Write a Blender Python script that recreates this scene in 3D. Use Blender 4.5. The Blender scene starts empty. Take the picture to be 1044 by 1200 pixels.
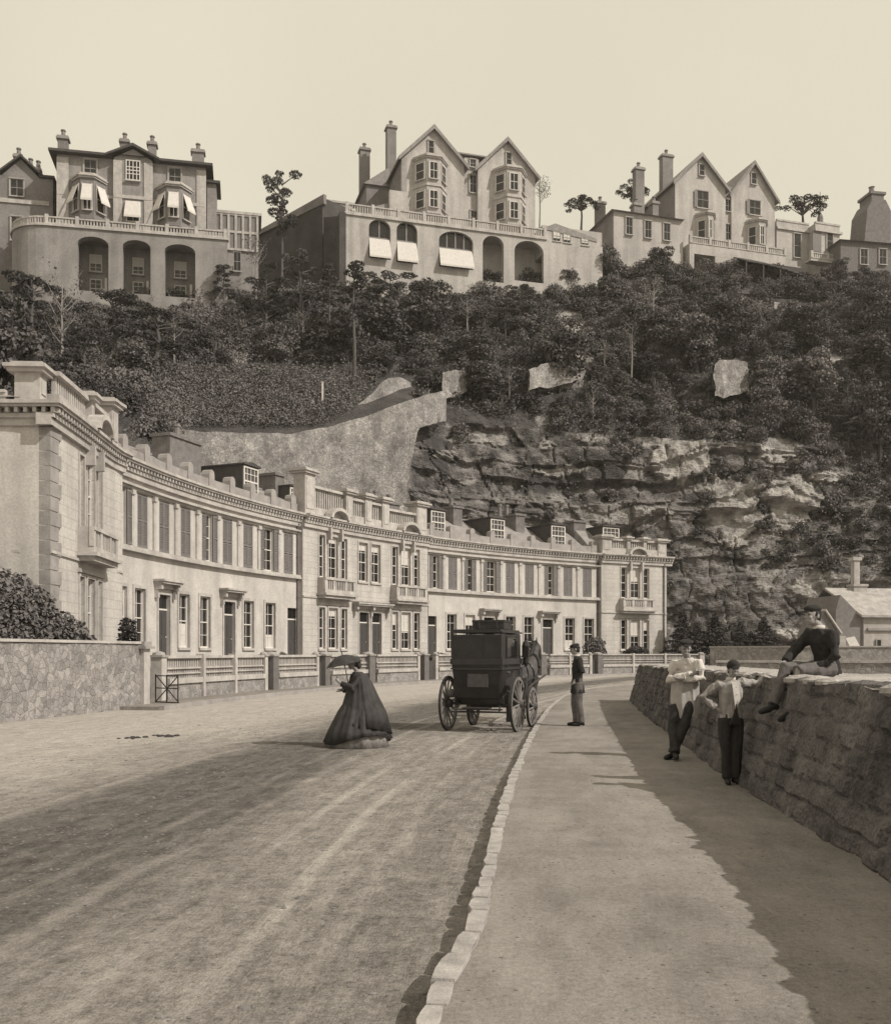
import bpy, bmesh, math, random
import numpy as np
from mathutils import Vector, Matrix, Euler
random.seed(7); RNG = np.random.default_rng(11)
F = 1150.0; EYE = 1.6; PX0 = 522.0; HY = 765.0
R = math.radians
S = bpy.context.scene
COL = S.collection

# ------------------------------------------------------------ camera, sky, sun
cd = bpy.data.cameras.new('camera'); cam = bpy.data.objects.new('camera', cd); COL.objects.link(cam)
cam.location = (0, 0, EYE); cam.rotation_euler = (R(90), 0, 0)
cd.sensor_fit = 'HORIZONTAL'; cd.sensor_width = 36; cd.lens = 36*F/1044
cd.shift_y = 165/1044; cd.clip_start = .1; cd.clip_end = 5000
S.camera = cam
SUN_AZ = R(-27); SUN_EL = R(40.5)          # azimuth measured from +X towards +Y
sd = Vector((math.cos(SUN_AZ)*math.cos(SUN_EL), math.sin(SUN_AZ)*math.cos(SUN_EL), math.sin(SUN_EL)))
W = bpy.data.worlds.new('World'); S.world = W; W.use_nodes = True
nt = W.node_tree; bg = nt.nodes['Background']
sky = nt.nodes.new('ShaderNodeTexSky'); sky.sky_type = 'NISHITA'; sky.sun_disc = False
sky.sun_elevation = SUN_EL; sky.sun_rotation = R(90)-SUN_AZ; sky.air_density = 1.0; sky.dust_density = 2.5; sky.ozone_density = 1
bw = nt.nodes.new('ShaderNodeRGBToBW'); nt.links.new(sky.outputs[0], bw.inputs[0])
# a plate of the 1860s records a blue or hazy sky as one pale tone: compress the range, then tint it like the print
mr = nt.nodes.new('ShaderNodeMapRange'); nt.links.new(bw.outputs[0], mr.inputs['Value'])
mr.inputs['From Min'].default_value = 0; mr.inputs['From Max'].default_value = 12
mr.inputs['To Min'].default_value = 8.3; mr.inputs['To Max'].default_value = 10.0
tc = nt.nodes.new('ShaderNodeTexCoord')
ns = nt.nodes.new('ShaderNodeTexNoise'); ns.inputs['Scale'].default_value = 2.2; ns.inputs['Detail'].default_value = 5
nt.links.new(tc.outputs['Generated'], ns.inputs['Vector'])
m2 = nt.nodes.new('ShaderNodeMapRange'); nt.links.new(ns.outputs[0], m2.inputs['Value'])
m2.inputs['From Min'].default_value = .3; m2.inputs['From Max'].default_value = .7; m2.inputs['To Min'].default_value = .94; m2.inputs['To Max'].default_value = 1.05
mm = nt.nodes.new('ShaderNodeMath'); mm.operation = 'MULTIPLY'
nt.links.new(mr.outputs[0], mm.inputs[0]); nt.links.new(m2.outputs[0], mm.inputs[1])
vm = nt.nodes.new('ShaderNodeVectorMath'); vm.operation = 'SCALE'; vm.inputs[0].default_value = (1.0, .925, .735)
nt.links.new(mm.outputs[0], vm.inputs['Scale']); nt.links.new(vm.outputs[0], bg.inputs['Color'])
bg.inputs['Strength'].default_value = 0.088
sl = bpy.data.lights.new('sun', 'SUN'); sl.energy = 3.9; sl.angle = R(.5); sl.color = (1, .955, .86)
so = bpy.data.objects.new('sun', sl); COL.objects.link(so)
so.rotation_euler = sd.to_track_quat('Z', 'Y').to_euler(); so.location = (60, -20, 60)
S.view_settings.view_transform = 'Standard'; S.view_settings.look = 'None'
S.view_settings.exposure = 0.0; S.view_settings.gamma = 1
S.cycles.max_bounces = 5; S.cycles.diffuse_bounces = 3; S.cycles.transparent_max_bounces = 4

# ------------------------------------------------------------ noise (numpy)
def _h(ix, iy, iz, seed):
    n = (ix.astype(np.int64)*374761393 + iy.astype(np.int64)*668265263 + iz.astype(np.int64)*2147483647 + seed*1274126177) & 0xffffffff
    n = ((n ^ (n >> 13))*1274126177) & 0xffffffff
    n = (n ^ (n >> 16)) & 0xffffffff
    return n/4294967295.0
def vn(x, y, z=None, seed=0):
    x = np.asarray(x, float); y = np.asarray(y, float); z = np.zeros_like(x) if z is None else np.asarray(z, float)
    ix, iy, iz = np.floor(x), np.floor(y), np.floor(z); fx, fy, fz = x-ix, y-iy, z-iz
    fx, fy, fz = [t*t*(3-2*t) for t in (fx, fy, fz)]
    r = 0
    for a in (0, 1):
        for b in (0, 1):
            for c in (0, 1):
                w = (fx if a else 1-fx)*(fy if b else 1-fy)*(fz if c else 1-fz)
                r = r + w*_h(ix+a, iy+b, iz+c, seed)
    return r*2-1
def fbm(x, y, z=None, seed=0, o=4):
    r = 0; a = 1; t = 0
    z = np.zeros_like(np.asarray(x, float)) if z is None else z
    for k in range(o):
        r = r + a*vn(np.asarray(x)*2**k, np.asarray(y)*2**k, np.asarray(z)*2**k, seed+k); t += a; a *= .5
    return r/t

# ------------------------------------------------------------ materials
def tint(L):
    t = min(1, max(0, L/.5)); a = (1, .915, .93); b = (1, .935, .89)
    k = [a[i]*(1-t)+b[i]*t for i in range(3)]
    return tuple(L*1.04*c for c in k)+(1,)
MATS = {}
def mat(name, L, L2=None, scale=3.0, rough=.9, bump=.2, fine=0, spec=.2, coords='Object', stretch=(1, 1, 1), dist=.02, detail=6, kind='noise', contrast=.5, metal=0, joint=.78):
    """procedural material: noise between two tones, optional fine speckle and bump"""
    if name in MATS: return MATS[name]
    m = bpy.data.materials.new(name); m.use_nodes = True; n = m.node_tree.nodes; l = m.node_tree.links
    b = n['Principled BSDF']; b.inputs['Roughness'].default_value = rough
    b.inputs['Specular IOR Level'].default_value = spec; b.inputs['Metallic'].default_value = metal
    L2 = L*.75 if L2 is None else L2
    tcn = n.new('ShaderNodeTexCoord'); mp = n.new('ShaderNodeMapping'); mp.inputs['Scale'].default_value = stretch
    l.new(tcn.outputs[coords], mp.inputs[0]); vec = mp.outputs[0]
    nz = n.new('ShaderNodeTexNoise'); nz.inputs['Scale'].default_value = scale; nz.inputs['Detail'].default_value = detail; nz.inputs['Roughness'].default_value = .62
    l.new(vec, nz.inputs['Vector'])
    r = n.new('ShaderNodeValToRGB'); r.color_ramp.elements[0].position = .5-contrast*.35; r.color_ramp.elements[1].position = .5+contrast*.35
    r.color_ramp.elements[0].color = tint(L2); r.color_ramp.elements[1].color = tint(L)
    l.new(nz.outputs[0], r.inputs[0]); col = r.outputs[0]; h = nz.outputs[0]
    if fine:
        f = n.new('ShaderNodeTexNoise'); f.inputs['Scale'].default_value = scale*14; f.inputs['Detail'].default_value = 3; l.new(vec, f.inputs['Vector'])
        mx = n.new('ShaderNodeMix'); mx.data_type = 'RGBA'; mx.blend_type = 'OVERLAY'; mx.inputs[0].default_value = fine
        l.new(col, mx.inputs[6]); l.new(f.outputs[0], mx.inputs[7]); col = mx.outputs[2]
        ad = n.new('ShaderNodeMath'); ad.operation = 'ADD'; l.new(h, ad.inputs[0]); l.new(f.outputs[0], ad.inputs[1]); h = ad.outputs[0]
    if kind in ('rubble', 'ashlar'):
        if kind == 'rubble':
            v = n.new('ShaderNodeTexVoronoi'); v.feature = 'DISTANCE_TO_EDGE'; v.inputs['Scale'].default_value = contrast*6
            v2 = n.new('ShaderNodeTexVoronoi'); v2.inputs['Scale'].default_value = contrast*6
            ds = n.new('ShaderNodeVectorMath'); ds.operation = 'ADD'; sc = n.new('ShaderNodeVectorMath'); sc.operation = 'SCALE'; sc.inputs['Scale'].default_value = .12
            nn = n.new('ShaderNodeTexNoise'); nn.inputs['Scale'].default_value = 3; l.new(vec, nn.inputs['Vector']); l.new(nn.outputs['Color'], sc.inputs[0])
            l.new(vec, ds.inputs[0]); l.new(sc.outputs[0], ds.inputs[1]); l.new(ds.outputs[0], v.inputs['Vector']); l.new(ds.outputs[0], v2.inputs['Vector'])
            er = n.new('ShaderNodeMapRange'); er.inputs['From Max'].default_value = .09; l.new(v.outputs[0], er.inputs['Value'])
            er.inputs['To Min'].default_value = joint
            g = n.new('ShaderNodeRGBToBW'); l.new(v2.outputs['Color'], g.inputs[0])
            gr = n.new('ShaderNodeMapRange'); gr.inputs['To Min'].default_value = .7; gr.inputs['To Max'].default_value = 1.22; l.new(g.outputs[0], gr.inputs['Value'])
            ml = n.new('ShaderNodeMath'); ml.operation = 'MULTIPLY'; l.new(er.outputs[0], ml.inputs[0]); l.new(gr.outputs[0], ml.inputs[1]); fac = ml.outputs[0]; eh = er.outputs[0]
        else:
            br = n.new('ShaderNodeTexBrick'); br.inputs['Scale'].default_value = 1; br.inputs['Brick Width'].default_value = .9; br.inputs['Row Height'].default_value = .38
            br.inputs['Mortar Size'].default_value = .016; br.inputs['Color1'].default_value = (1, 1, 1, 1); br.inputs['Color2'].default_value = (.93, .93, .93, 1); br.inputs['Mortar'].default_value = (.74, .74, .74, 1)
            uvn = n.new('ShaderNodeTexCoord'); l.new(uvn.outputs['UV'], br.inputs['Vector'])
            g = n.new('ShaderNodeRGBToBW'); l.new(br.outputs[0], g.inputs[0]); fac = g.outputs[0]; eh = g.outputs[0]
        sc2 = n.new('ShaderNodeVectorMath'); sc2.operation = 'SCALE'; l.new(col, sc2.inputs[0]); l.new(fac, sc2.inputs['Scale']); col = sc2.outputs[0]
        ad = n.new('ShaderNodeMath'); ad.operation = 'MULTIPLY_ADD'; ad.inputs[1].default_value = 1.5; l.new(eh, ad.inputs[0]); l.new(h, ad.inputs[2]); h = ad.outputs[0]
    l.new(col, b.inputs['Base Color'])
    if bump:
        bp = n.new('ShaderNodeBump'); bp.inputs['Strength'].default_value = bump; bp.inputs['Distance'].default_value = dist
        l.new(h, bp.inputs['Height']); l.new(bp.outputs[0], b.inputs['Normal'])
    MATS[name] = m; return m

M_stucco = mat('stucco_cream', .52, .41, scale=.9, fine=.3, bump=.2, detail=8)
M_ashlar = mat('ashlar_cream', .52, .42, scale=.7, fine=.3, bump=.12, kind='ashlar')
M_trim = mat('stone_trim', .48, .34, scale=2.5, fine=.25, bump=.2)
M_quoin = mat('quoin_stone', .34, .23, scale=1.5, fine=.3)
M_white = mat('white_paint', .60, .62, scale=4, bump=.05, rough=.6)
M_shut = mat('shutter_paint', .20, .16, scale=4, bump=.1, rough=.7)
M_shutl = mat('shutter_pale', .50, .42, scale=4, bump=.1, rough=.7)
M_glass = mat('window_glass', .025, .012, scale=.8, bump=.03, rough=.08, spec=.5)
M_blind = mat('window_blind', .60, .5, scale=3, bump=.05)
M_door = mat('door_paint', .075, .06, scale=3, bump=.1, rough=.45, spec=.4)
M_slate = mat('slate_roof', .30, .2, scale=1.6, fine=.4, bump=.25, kind='noise')
M_lead = mat('dark_slate', .085, .06, scale=2, fine=.3)
M_brick = mat('chimney_brick', .20, .13, scale=3, fine=.4, bump=.4)
M_pot = mat('chimney_pot', .22, .15, scale=4)
M_pierd = mat('gate_pier_stone', .17, .12, scale=3, fine=.3, bump=.3)
M_rub = mat('rubble_wall', .37, .2, scale=2.2, fine=.6, bump=.6, dist=.04, kind='rubble', contrast=.8, joint=.72)
M_rubbig = mat('rubble_retaining', .38, .16, scale=.5, fine=.7, bump=.6, dist=.1, kind='rubble', contrast=.6, joint=.74)
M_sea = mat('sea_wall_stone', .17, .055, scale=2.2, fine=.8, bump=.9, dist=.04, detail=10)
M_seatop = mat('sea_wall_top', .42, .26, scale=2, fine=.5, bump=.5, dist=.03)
M_gray = mat('grey_render', .30, .2, scale=.35, fine=.3, bump=.2)
M_villa = mat('villa_stucco', .46, .34, scale=.25, fine=.25, bump=.15)
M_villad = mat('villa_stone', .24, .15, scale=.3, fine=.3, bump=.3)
M_shadestone = mat('shade_toned_stone', .085, .05, scale=.4, fine=.5, bump=.4)  # stone tone darkened to carry the shadow on walls turned from the sun
M_leaf = mat('leaves', .15, .06, scale=.16, fine=.5, bump=0, rough=.8, spec=.15, coords='Object')
M_leafd = mat('leaves_dark', .085, .04, scale=.8, fine=.5, bump=0, rough=.7, spec=.2)
M_hedge = mat('hedge_leaves', .18, .10, scale=.5, fine=.3, bump=0, rough=.75)
M_bark = mat('bark', .12, .07, scale=4, bump=.5)
M_barkl = mat('pale_bark', .30, .2, scale=4, bump=.3)
M_iron = mat('iron', .05, .035, scale=5, rough=.5)
M_coach = mat('coach_varnish', .03, .017, scale=3, rough=.4, spec=.4, bump=.08, fine=.4)
M_coach2 = mat('coach_panel', .05, .035, scale=4, rough=.5, bump=.1)
M_wheel = mat('wheel_wood', .20, .13, scale=6, rough=.6)
M_wheeld = mat('wheel_dark', .06, .04, scale=6, rough=.6)
M_horse = mat('horse_coat', .09, .05, scale=5, rough=.6)
M_silk = mat('black_silk', .055, .03, scale=7, rough=.7, spec=.2, bump=.4)
M_petti = mat('petticoat', .30, .18, scale=8, bump=.2)
M_coat = mat('dark_coat', .035, .024, scale=12, rough=.85, bump=.3)
M_trous = mat('grey_trousers', .15, .10, scale=10, bump=.3)
M_trousd = mat('dark_trousers', .045, .03, scale=10, bump=.3)
M_shirt = mat('white_shirt', .62, .48, scale=8, bump=.3)
M_smock = mat('light_smock', .40, .30, scale=7, bump=.3)
M_vest = mat('pale_jacket', .36, .26, scale=10, bump=.3)
M_skin = mat('skin', .30, .24, scale=10, rough=.6, bump=.05)
M_hair = mat('hair', .03, .02, scale=30, rough=.6, bump=.3)
M_shoe = mat('shoe_leather', .03, .02, scale=10, rough=.5)
M_cap = mat('cap_cloth', .035, .025, scale=15, bump=.3)

# ------------------------------------------------------------ mesh builder
class MB:
    def __init__(s): s.v = []; s.f = []; s.uv = None
    def add(s, vs, fs):
        o = len(s.v); s.v += [tuple(v) for v in vs]; s.f += [tuple(i+o for i in f) for f in fs]; return s
    def box(s, x0, x1, y0, y1, z0, z1, M=None):
        vs = [Vector((x, y, z)) for z in (z0, z1) for y in (y0, y1) for x in (x0, x1)]
        if M is not None: vs = [M @ v for v in vs]
        return s.add(vs, [(0, 2, 3, 1), (4, 5, 7, 6), (0, 1, 5, 4), (2, 6, 7, 3), (0, 4, 6, 2), (1, 3, 7, 5)])
    def lbox(s, s0, s1, d0, d1, z0, z1, step=1.2):       # long box cut along its length so it can be bent
        n = max(1, int(math.ceil((s1-s0)/step))); vs = []; fs = []
        for i in range(n+1):
            x = s0+(s1-s0)*i/n; vs += [(x, d0, z0), (x, d1, z0), (x, d1, z1), (x, d0, z1)]
        for i in range(n):
            a = 4*i; b = a+4
            for j in range(4): fs.append((a+j, b+j, b+(j+1) % 4, a+(j+1) % 4))
        fs += [(0, 1, 2, 3), (4*n+3, 4*n+2, 4*n+1, 4*n)]
        return s.add(vs, fs)
    def prism(s, poly, z0, z1, M=None):                    # poly in xy, extruded along z
        n = len(poly); vs = [Vector((x, y, z)) for z in (z0, z1) for x, y in poly]
        if M is not None: vs = [M @ v for v in vs]
        return s.add(vs, [tuple(range(n-1, -1, -1)), tuple(range(n, 2*n))]+[(i, (i+1) % n, n+(i+1) % n, n+i) for i in range(n)])
    def xprism(s, poly, y0, y1):                           # poly in xz (front view), extruded in depth y
        n = len(poly); vs = [(x, y0, z) for x, z in poly]+[(x, y1, z) for x, z in poly]
        return s.add(vs, [tuple(range(n)), tuple(range(2*n-1, n-1, -1))]+[(i, n+i, n+(i+1) % n, (i+1) % n) for i in range(n)])
    def tube(s, pts, rad, n=8, cap=True):
        pts = [Vector(p) for p in pts]; rad = rad if isinstance(rad, (list, tuple)) else [rad]*len(pts)
        vs = []; fs = []
        up = Vector((.13, .31, .94))
        for i, p in enumerate(pts):
            t = (pts[min(i+1, len(pts)-1)]-pts[max(i-1, 0)])
            t = t.normalized() if t.length > 1e-9 else Vector((0, 0, 1))
            a = t.cross(up); a = t.cross(Vector((1, 0, 0))) if a.length < .05 else a; a.normalize(); b = t.cross(a)
            for k in range(n):
                q = 2*math.pi*k/n; vs.append(p+(a*math.cos(q)+b*math.sin(q))*rad[i])
        for i in range(len(pts)-1):
            for k in range(n): fs.append((i*n+k, i*n+(k+1) % n, (i+1)*n+(k+1) % n, (i+1)*n+k))
        if cap: fs += [tuple(range(n-1, -1, -1)), tuple(range((len(pts)-1)*n, len(pts)*n))]
        return s.add(vs, fs)
    def lathe(s, prof, c=(0, 0, 0), n=12):
        c = Vector(c); vs = []; fs = []
        for r, z in prof:
            for k in range(n):
                q = 2*math.pi*k/n; vs.append(c+Vector((r*math.cos(q), r*math.sin(q), z)))
        for i in range(len(prof)-1):
            for k in range(n): fs.append((i*n+k, i*n+(k+1) % n, (i+1)*n+(k+1) % n, (i+1)*n+k))
        fs += [tuple(range(n-1, -1, -1)), tuple(range((len(prof)-1)*n, len(prof)*n))]
        return s.add(vs, fs)
    def ell(s, c, r, n=10, m=7, M=None):
        c = Vector(c); r = (r, r, r) if isinstance(r, (int, float)) else r; vs = []; fs = []
        for i in range(m+1):
            a = -math.pi/2+math.pi*i/m; a = max(min(a, math.pi/2-.02), -math.pi/2+.02)
            for k in range(n):
                q = 2*math.pi*k/n; v = Vector((r[0]*math.cos(a)*math.cos(q), r[1]*math.cos(a)*math.sin(q), r[2]*math.sin(a)))
                vs.append(c+(M @ v if M is not None else v))
        for i in range(m):
            for k in range(n): fs.append((i*n+k, i*n+(k+1) % n, (i+1)*n+(k+1) % n, (i+1)*n+k))
        fs += [tuple(range(n-1, -1, -1)), tuple(range(m*n, m*n+n))]
        return s.add(vs, fs)
    def build(s, name, m, parent=None, warp=None, uv=False, smooth=False, loc=None, rot=None, fix=True):
        if not s.v: return None
        base = s.v
        vs = [warp(*v) for v in s.v] if warp else s.v
        me = bpy.data.meshes.new(name); me.from_pydata([tuple(v) for v in vs], [], s.f)
        if fix:
            bm = bmesh.new(); bm.from_mesh(me); bmesh.ops.recalc_face_normals(bm, faces=bm.faces); bm.to_mesh(me); bm.free()
        if uv:
            ul = me.uv_layers.new(name='UVMap'); co = np.array([(v[0], v[2]) for v in base])
            li = np.zeros(len(me.loops), int); me.loops.foreach_get('vertex_index', li); ul.data.foreach_set('uv', co[li].ravel())
        me.materials.append(m)
        if smooth: me.polygons.foreach_set('use_smooth', [True]*len(me.polygons))
        o = bpy.data.objects.new(name, me); COL.objects.link(o)
        if parent: o.parent = parent
        if loc is not None: o.location = loc
        if rot is not None: o.rotation_euler = rot
        return o

def npmesh(name, V, Q, m, parent=None, smooth=False):
    me = bpy.data.meshes.new(name); V = np.asarray(V, np.float32); Q = np.asarray(Q, np.int32)
    me.vertices.add(len(V)); me.vertices.foreach_set('co', V.ravel())
    k = Q.shape[1]; me.loops.add(Q.size); me.loops.foreach_set('vertex_index', Q.ravel())
    me.polygons.add(len(Q)); me.polygons.foreach_set('loop_start', np.arange(len(Q), dtype=np.int32)*k)
    me.polygons.foreach_set('loop_total', np.full(len(Q), k, np.int32))
    me.polygons.foreach_set('use_smooth', np.full(len(Q), smooth)); me.update(); me.validate(); me.materials.append(m)
    o = bpy.data.objects.new(name, me); COL.objects.link(o)
    if parent: o.parent = parent
    return o
def grid_faces(nr, nc):
    i = np.arange(nr-1)[:, None]*nc+np.arange(nc-1)[None, :]; i = i.ravel()
    return np.stack([i, i+1, i+nc+1, i+nc], 1)
def tag(o, label=None, cat=None, group=None, kind=None):
    if label: o['label'] = label
    if cat: o['category'] = cat
    if group: o['group'] = group
    if kind: o['kind'] = kind
    return o
def empty(name, loc=(0, 0, 0), rz=0, label=None, cat=None, group=None):
    o = bpy.data.objects.new(name, None); COL.objects.link(o); o.location = loc; o.rotation_euler = (0, 0, rz); o.empty_display_size = .3
    return tag(o, label, cat, group)
def copy_tree(o, parent=None):
    c = o.copy(); COL.objects.link(c); c.parent = parent
    for ch in list(o.children): copy_tree(ch, c)
    return c
def P(px, y, D): return Vector(((px-PX0)/F*D, D, EYE+(HY-y)/F*D))
def G(px, y, z=0.0):
    D = F*(EYE-z)/(y-HY); return Vector(((px-PX0)/F*D, D, z))
def lerp(a, b, t): return a+(b-a)*t
M_vframe = mat('villa_window_frame', .34, .26, scale=3)
M_vtrim = mat('villa_trim', .38, .28, scale=.8, fine=.2)

def streaks(m, amt=.15):
    """rain streaks and grime running down a painted wall"""
    n = m.node_tree.nodes; l = m.node_tree.links; b = n['Principled BSDF']; src = b.inputs['Base Color'].links[0].from_socket; g = n.new('ShaderNodeNewGeometry'); mp = n.new('ShaderNodeMapping'); mp.inputs['Scale'].default_value = (1.1, 1.1, .12); l.new(g.outputs['Position'], mp.inputs[0])
    z = n.new('ShaderNodeTexNoise'); z.inputs['Scale'].default_value = 1; z.inputs['Detail'].default_value = 6; l.new(mp.outputs[0], z.inputs['Vector']); r = n.new('ShaderNodeMapRange'); r.inputs['From Min'].default_value = .42; r.inputs['From Max'].default_value = .66; r.inputs['To Min'].default_value = 1.04; r.inputs['To Max'].default_value = 1-amt; l.new(z.outputs[0], r.inputs['Value'])
    s = n.new('ShaderNodeVectorMath'); s.operation = 'SCALE'; l.new(src, s.inputs[0]); l.new(r.outputs[0], s.inputs['Scale']); l.new(s.outputs[0], b.inputs['Base Color'])
for m_ in (M_stucco, M_ashlar, M_trim, M_gray): streaks(m_)
streaks(M_villa, .15); streaks(M_rubbig, .22)
def vary(m, lo=.62, hi=1.45):
    """each plant its own shade"""
    n = m.node_tree.nodes; l = m.node_tree.links; b = n['Principled BSDF']; src = b.inputs['Base Color'].links[0].from_socket; o = n.new('ShaderNodeObjectInfo'); r = n.new('ShaderNodeMapRange'); r.inputs['To Min'].default_value = lo; r.inputs['To Max'].default_value = hi; l.new(o.outputs['Random'], r.inputs['Value'])
    g = n.new('ShaderNodeNewGeometry'); z = n.new('ShaderNodeTexNoise'); z.inputs['Scale'].default_value = .12; z.inputs['Detail'].default_value = 3; l.new(g.outputs['Position'], z.inputs['Vector']); r2 = n.new('ShaderNodeMapRange'); r2.inputs['From Min'].default_value = .35; r2.inputs['From Max'].default_value = .65; r2.inputs['To Min'].default_value = .7; r2.inputs['To Max'].default_value = 1.35; l.new(z.outputs[0], r2.inputs['Value'])
    k = n.new('ShaderNodeMath'); k.operation = 'MULTIPLY'; l.new(r.outputs[0], k.inputs[0]); l.new(r2.outputs[0], k.inputs[1]); s = n.new('ShaderNodeVectorMath'); s.operation = 'SCALE'; l.new(src, s.inputs[0]); l.new(k.outputs[0], s.inputs['Scale']); l.new(s.outputs[0], b.inputs['Base Color'])
vary(M_leaf); vary(M_leafd, .7, 1.3)
# ------------------------------------------------------------ paths
class Path:
    def __init__(s, pts, smooth=True, step=.25):
        p = [Vector((a, b)) for a, b in pts]; q = []
        for i in range(len(p)-1):
            p0 = p[max(i-1, 0)]; p1 = p[i]; p2 = p[i+1]; p3 = p[min(i+2, len(p)-1)]
            n = max(2, int((p2-p1).length/step))
            for k in range(n):
                t = k/n
                if smooth: q.append(.5*((2*p1)+(p2-p0)*t+(2*p0-5*p1+4*p2-p3)*t*t+(-p0+3*p1-3*p2+p3)*t**3))
                else: q.append(p1.lerp(p2, t))
        q.append(p[-1]); s.q = q; s.s = [0]
        for a, b in zip(q, q[1:]): s.s.append(s.s[-1]+(b-a).length)
        s.L = s.s[-1]; s.sa = np.array(s.s); s.xa = np.array([v.x for v in q]); s.ya = np.array([v.y for v in q])
    def pos(s, t):
        if t < 0: d = (s.q[1]-s.q[0]).normalized(); return s.q[0]+d*t
        if t > s.L: d = (s.q[-1]-s.q[-2]).normalized(); return s.q[-1]+d*(t-s.L)
        return Vector((float(np.interp(t, s.sa, s.xa)), float(np.interp(t, s.sa, s.ya))))
    def tan(s, t): return (s.pos(t+.3)-s.pos(t-.3)).normalized()
    def nrm(s, t): v = s.tan(t); return Vector((v.y, -v.x))            # towards the right of travel
    def warp(s, a, d, z): p = s.pos(a)+s.nrm(a)*d; return Vector((p.x, p.y, z))
    def at_px(s, px):
        u = (px-PX0)/F; f = s.xa-u*s.ya; k = np.where(f[:-1]*f[1:] <= 0)[0]
        if len(k) == 0: return 0 if abs(f[0]) < abs(f[-1]) else s.L
        k = k[-1]; t = f[k]/(f[k]-f[k+1]); return s.s[k]+t*(s.s[k+1]-s.s[k])
    def ang(s, t): v = s.tan(t); return math.atan2(v.y, v.x)

# ------------------------------------------------------------ ground, road, pavement
RZ = -.13
def sheet(name, poly, z, m, kind='structure'):
    me = bpy.data.meshes.new(name); me.from_pydata([(x, y, z) for x, y in poly], [], [tuple(range(len(poly)))])
    bm = bmesh.new(); bm.from_mesh(me); bmesh.ops.triangulate(bm, faces=bm.faces)
    for f in bm.faces:
        if f.normal.z < 0: f.normal_flip()
    bm.to_mesh(me); bm.free(); me.materials.append(m)
    o = bpy.data.objects.new(name, me); COL.objects.link(o); o['kind'] = kind; return o

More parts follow.
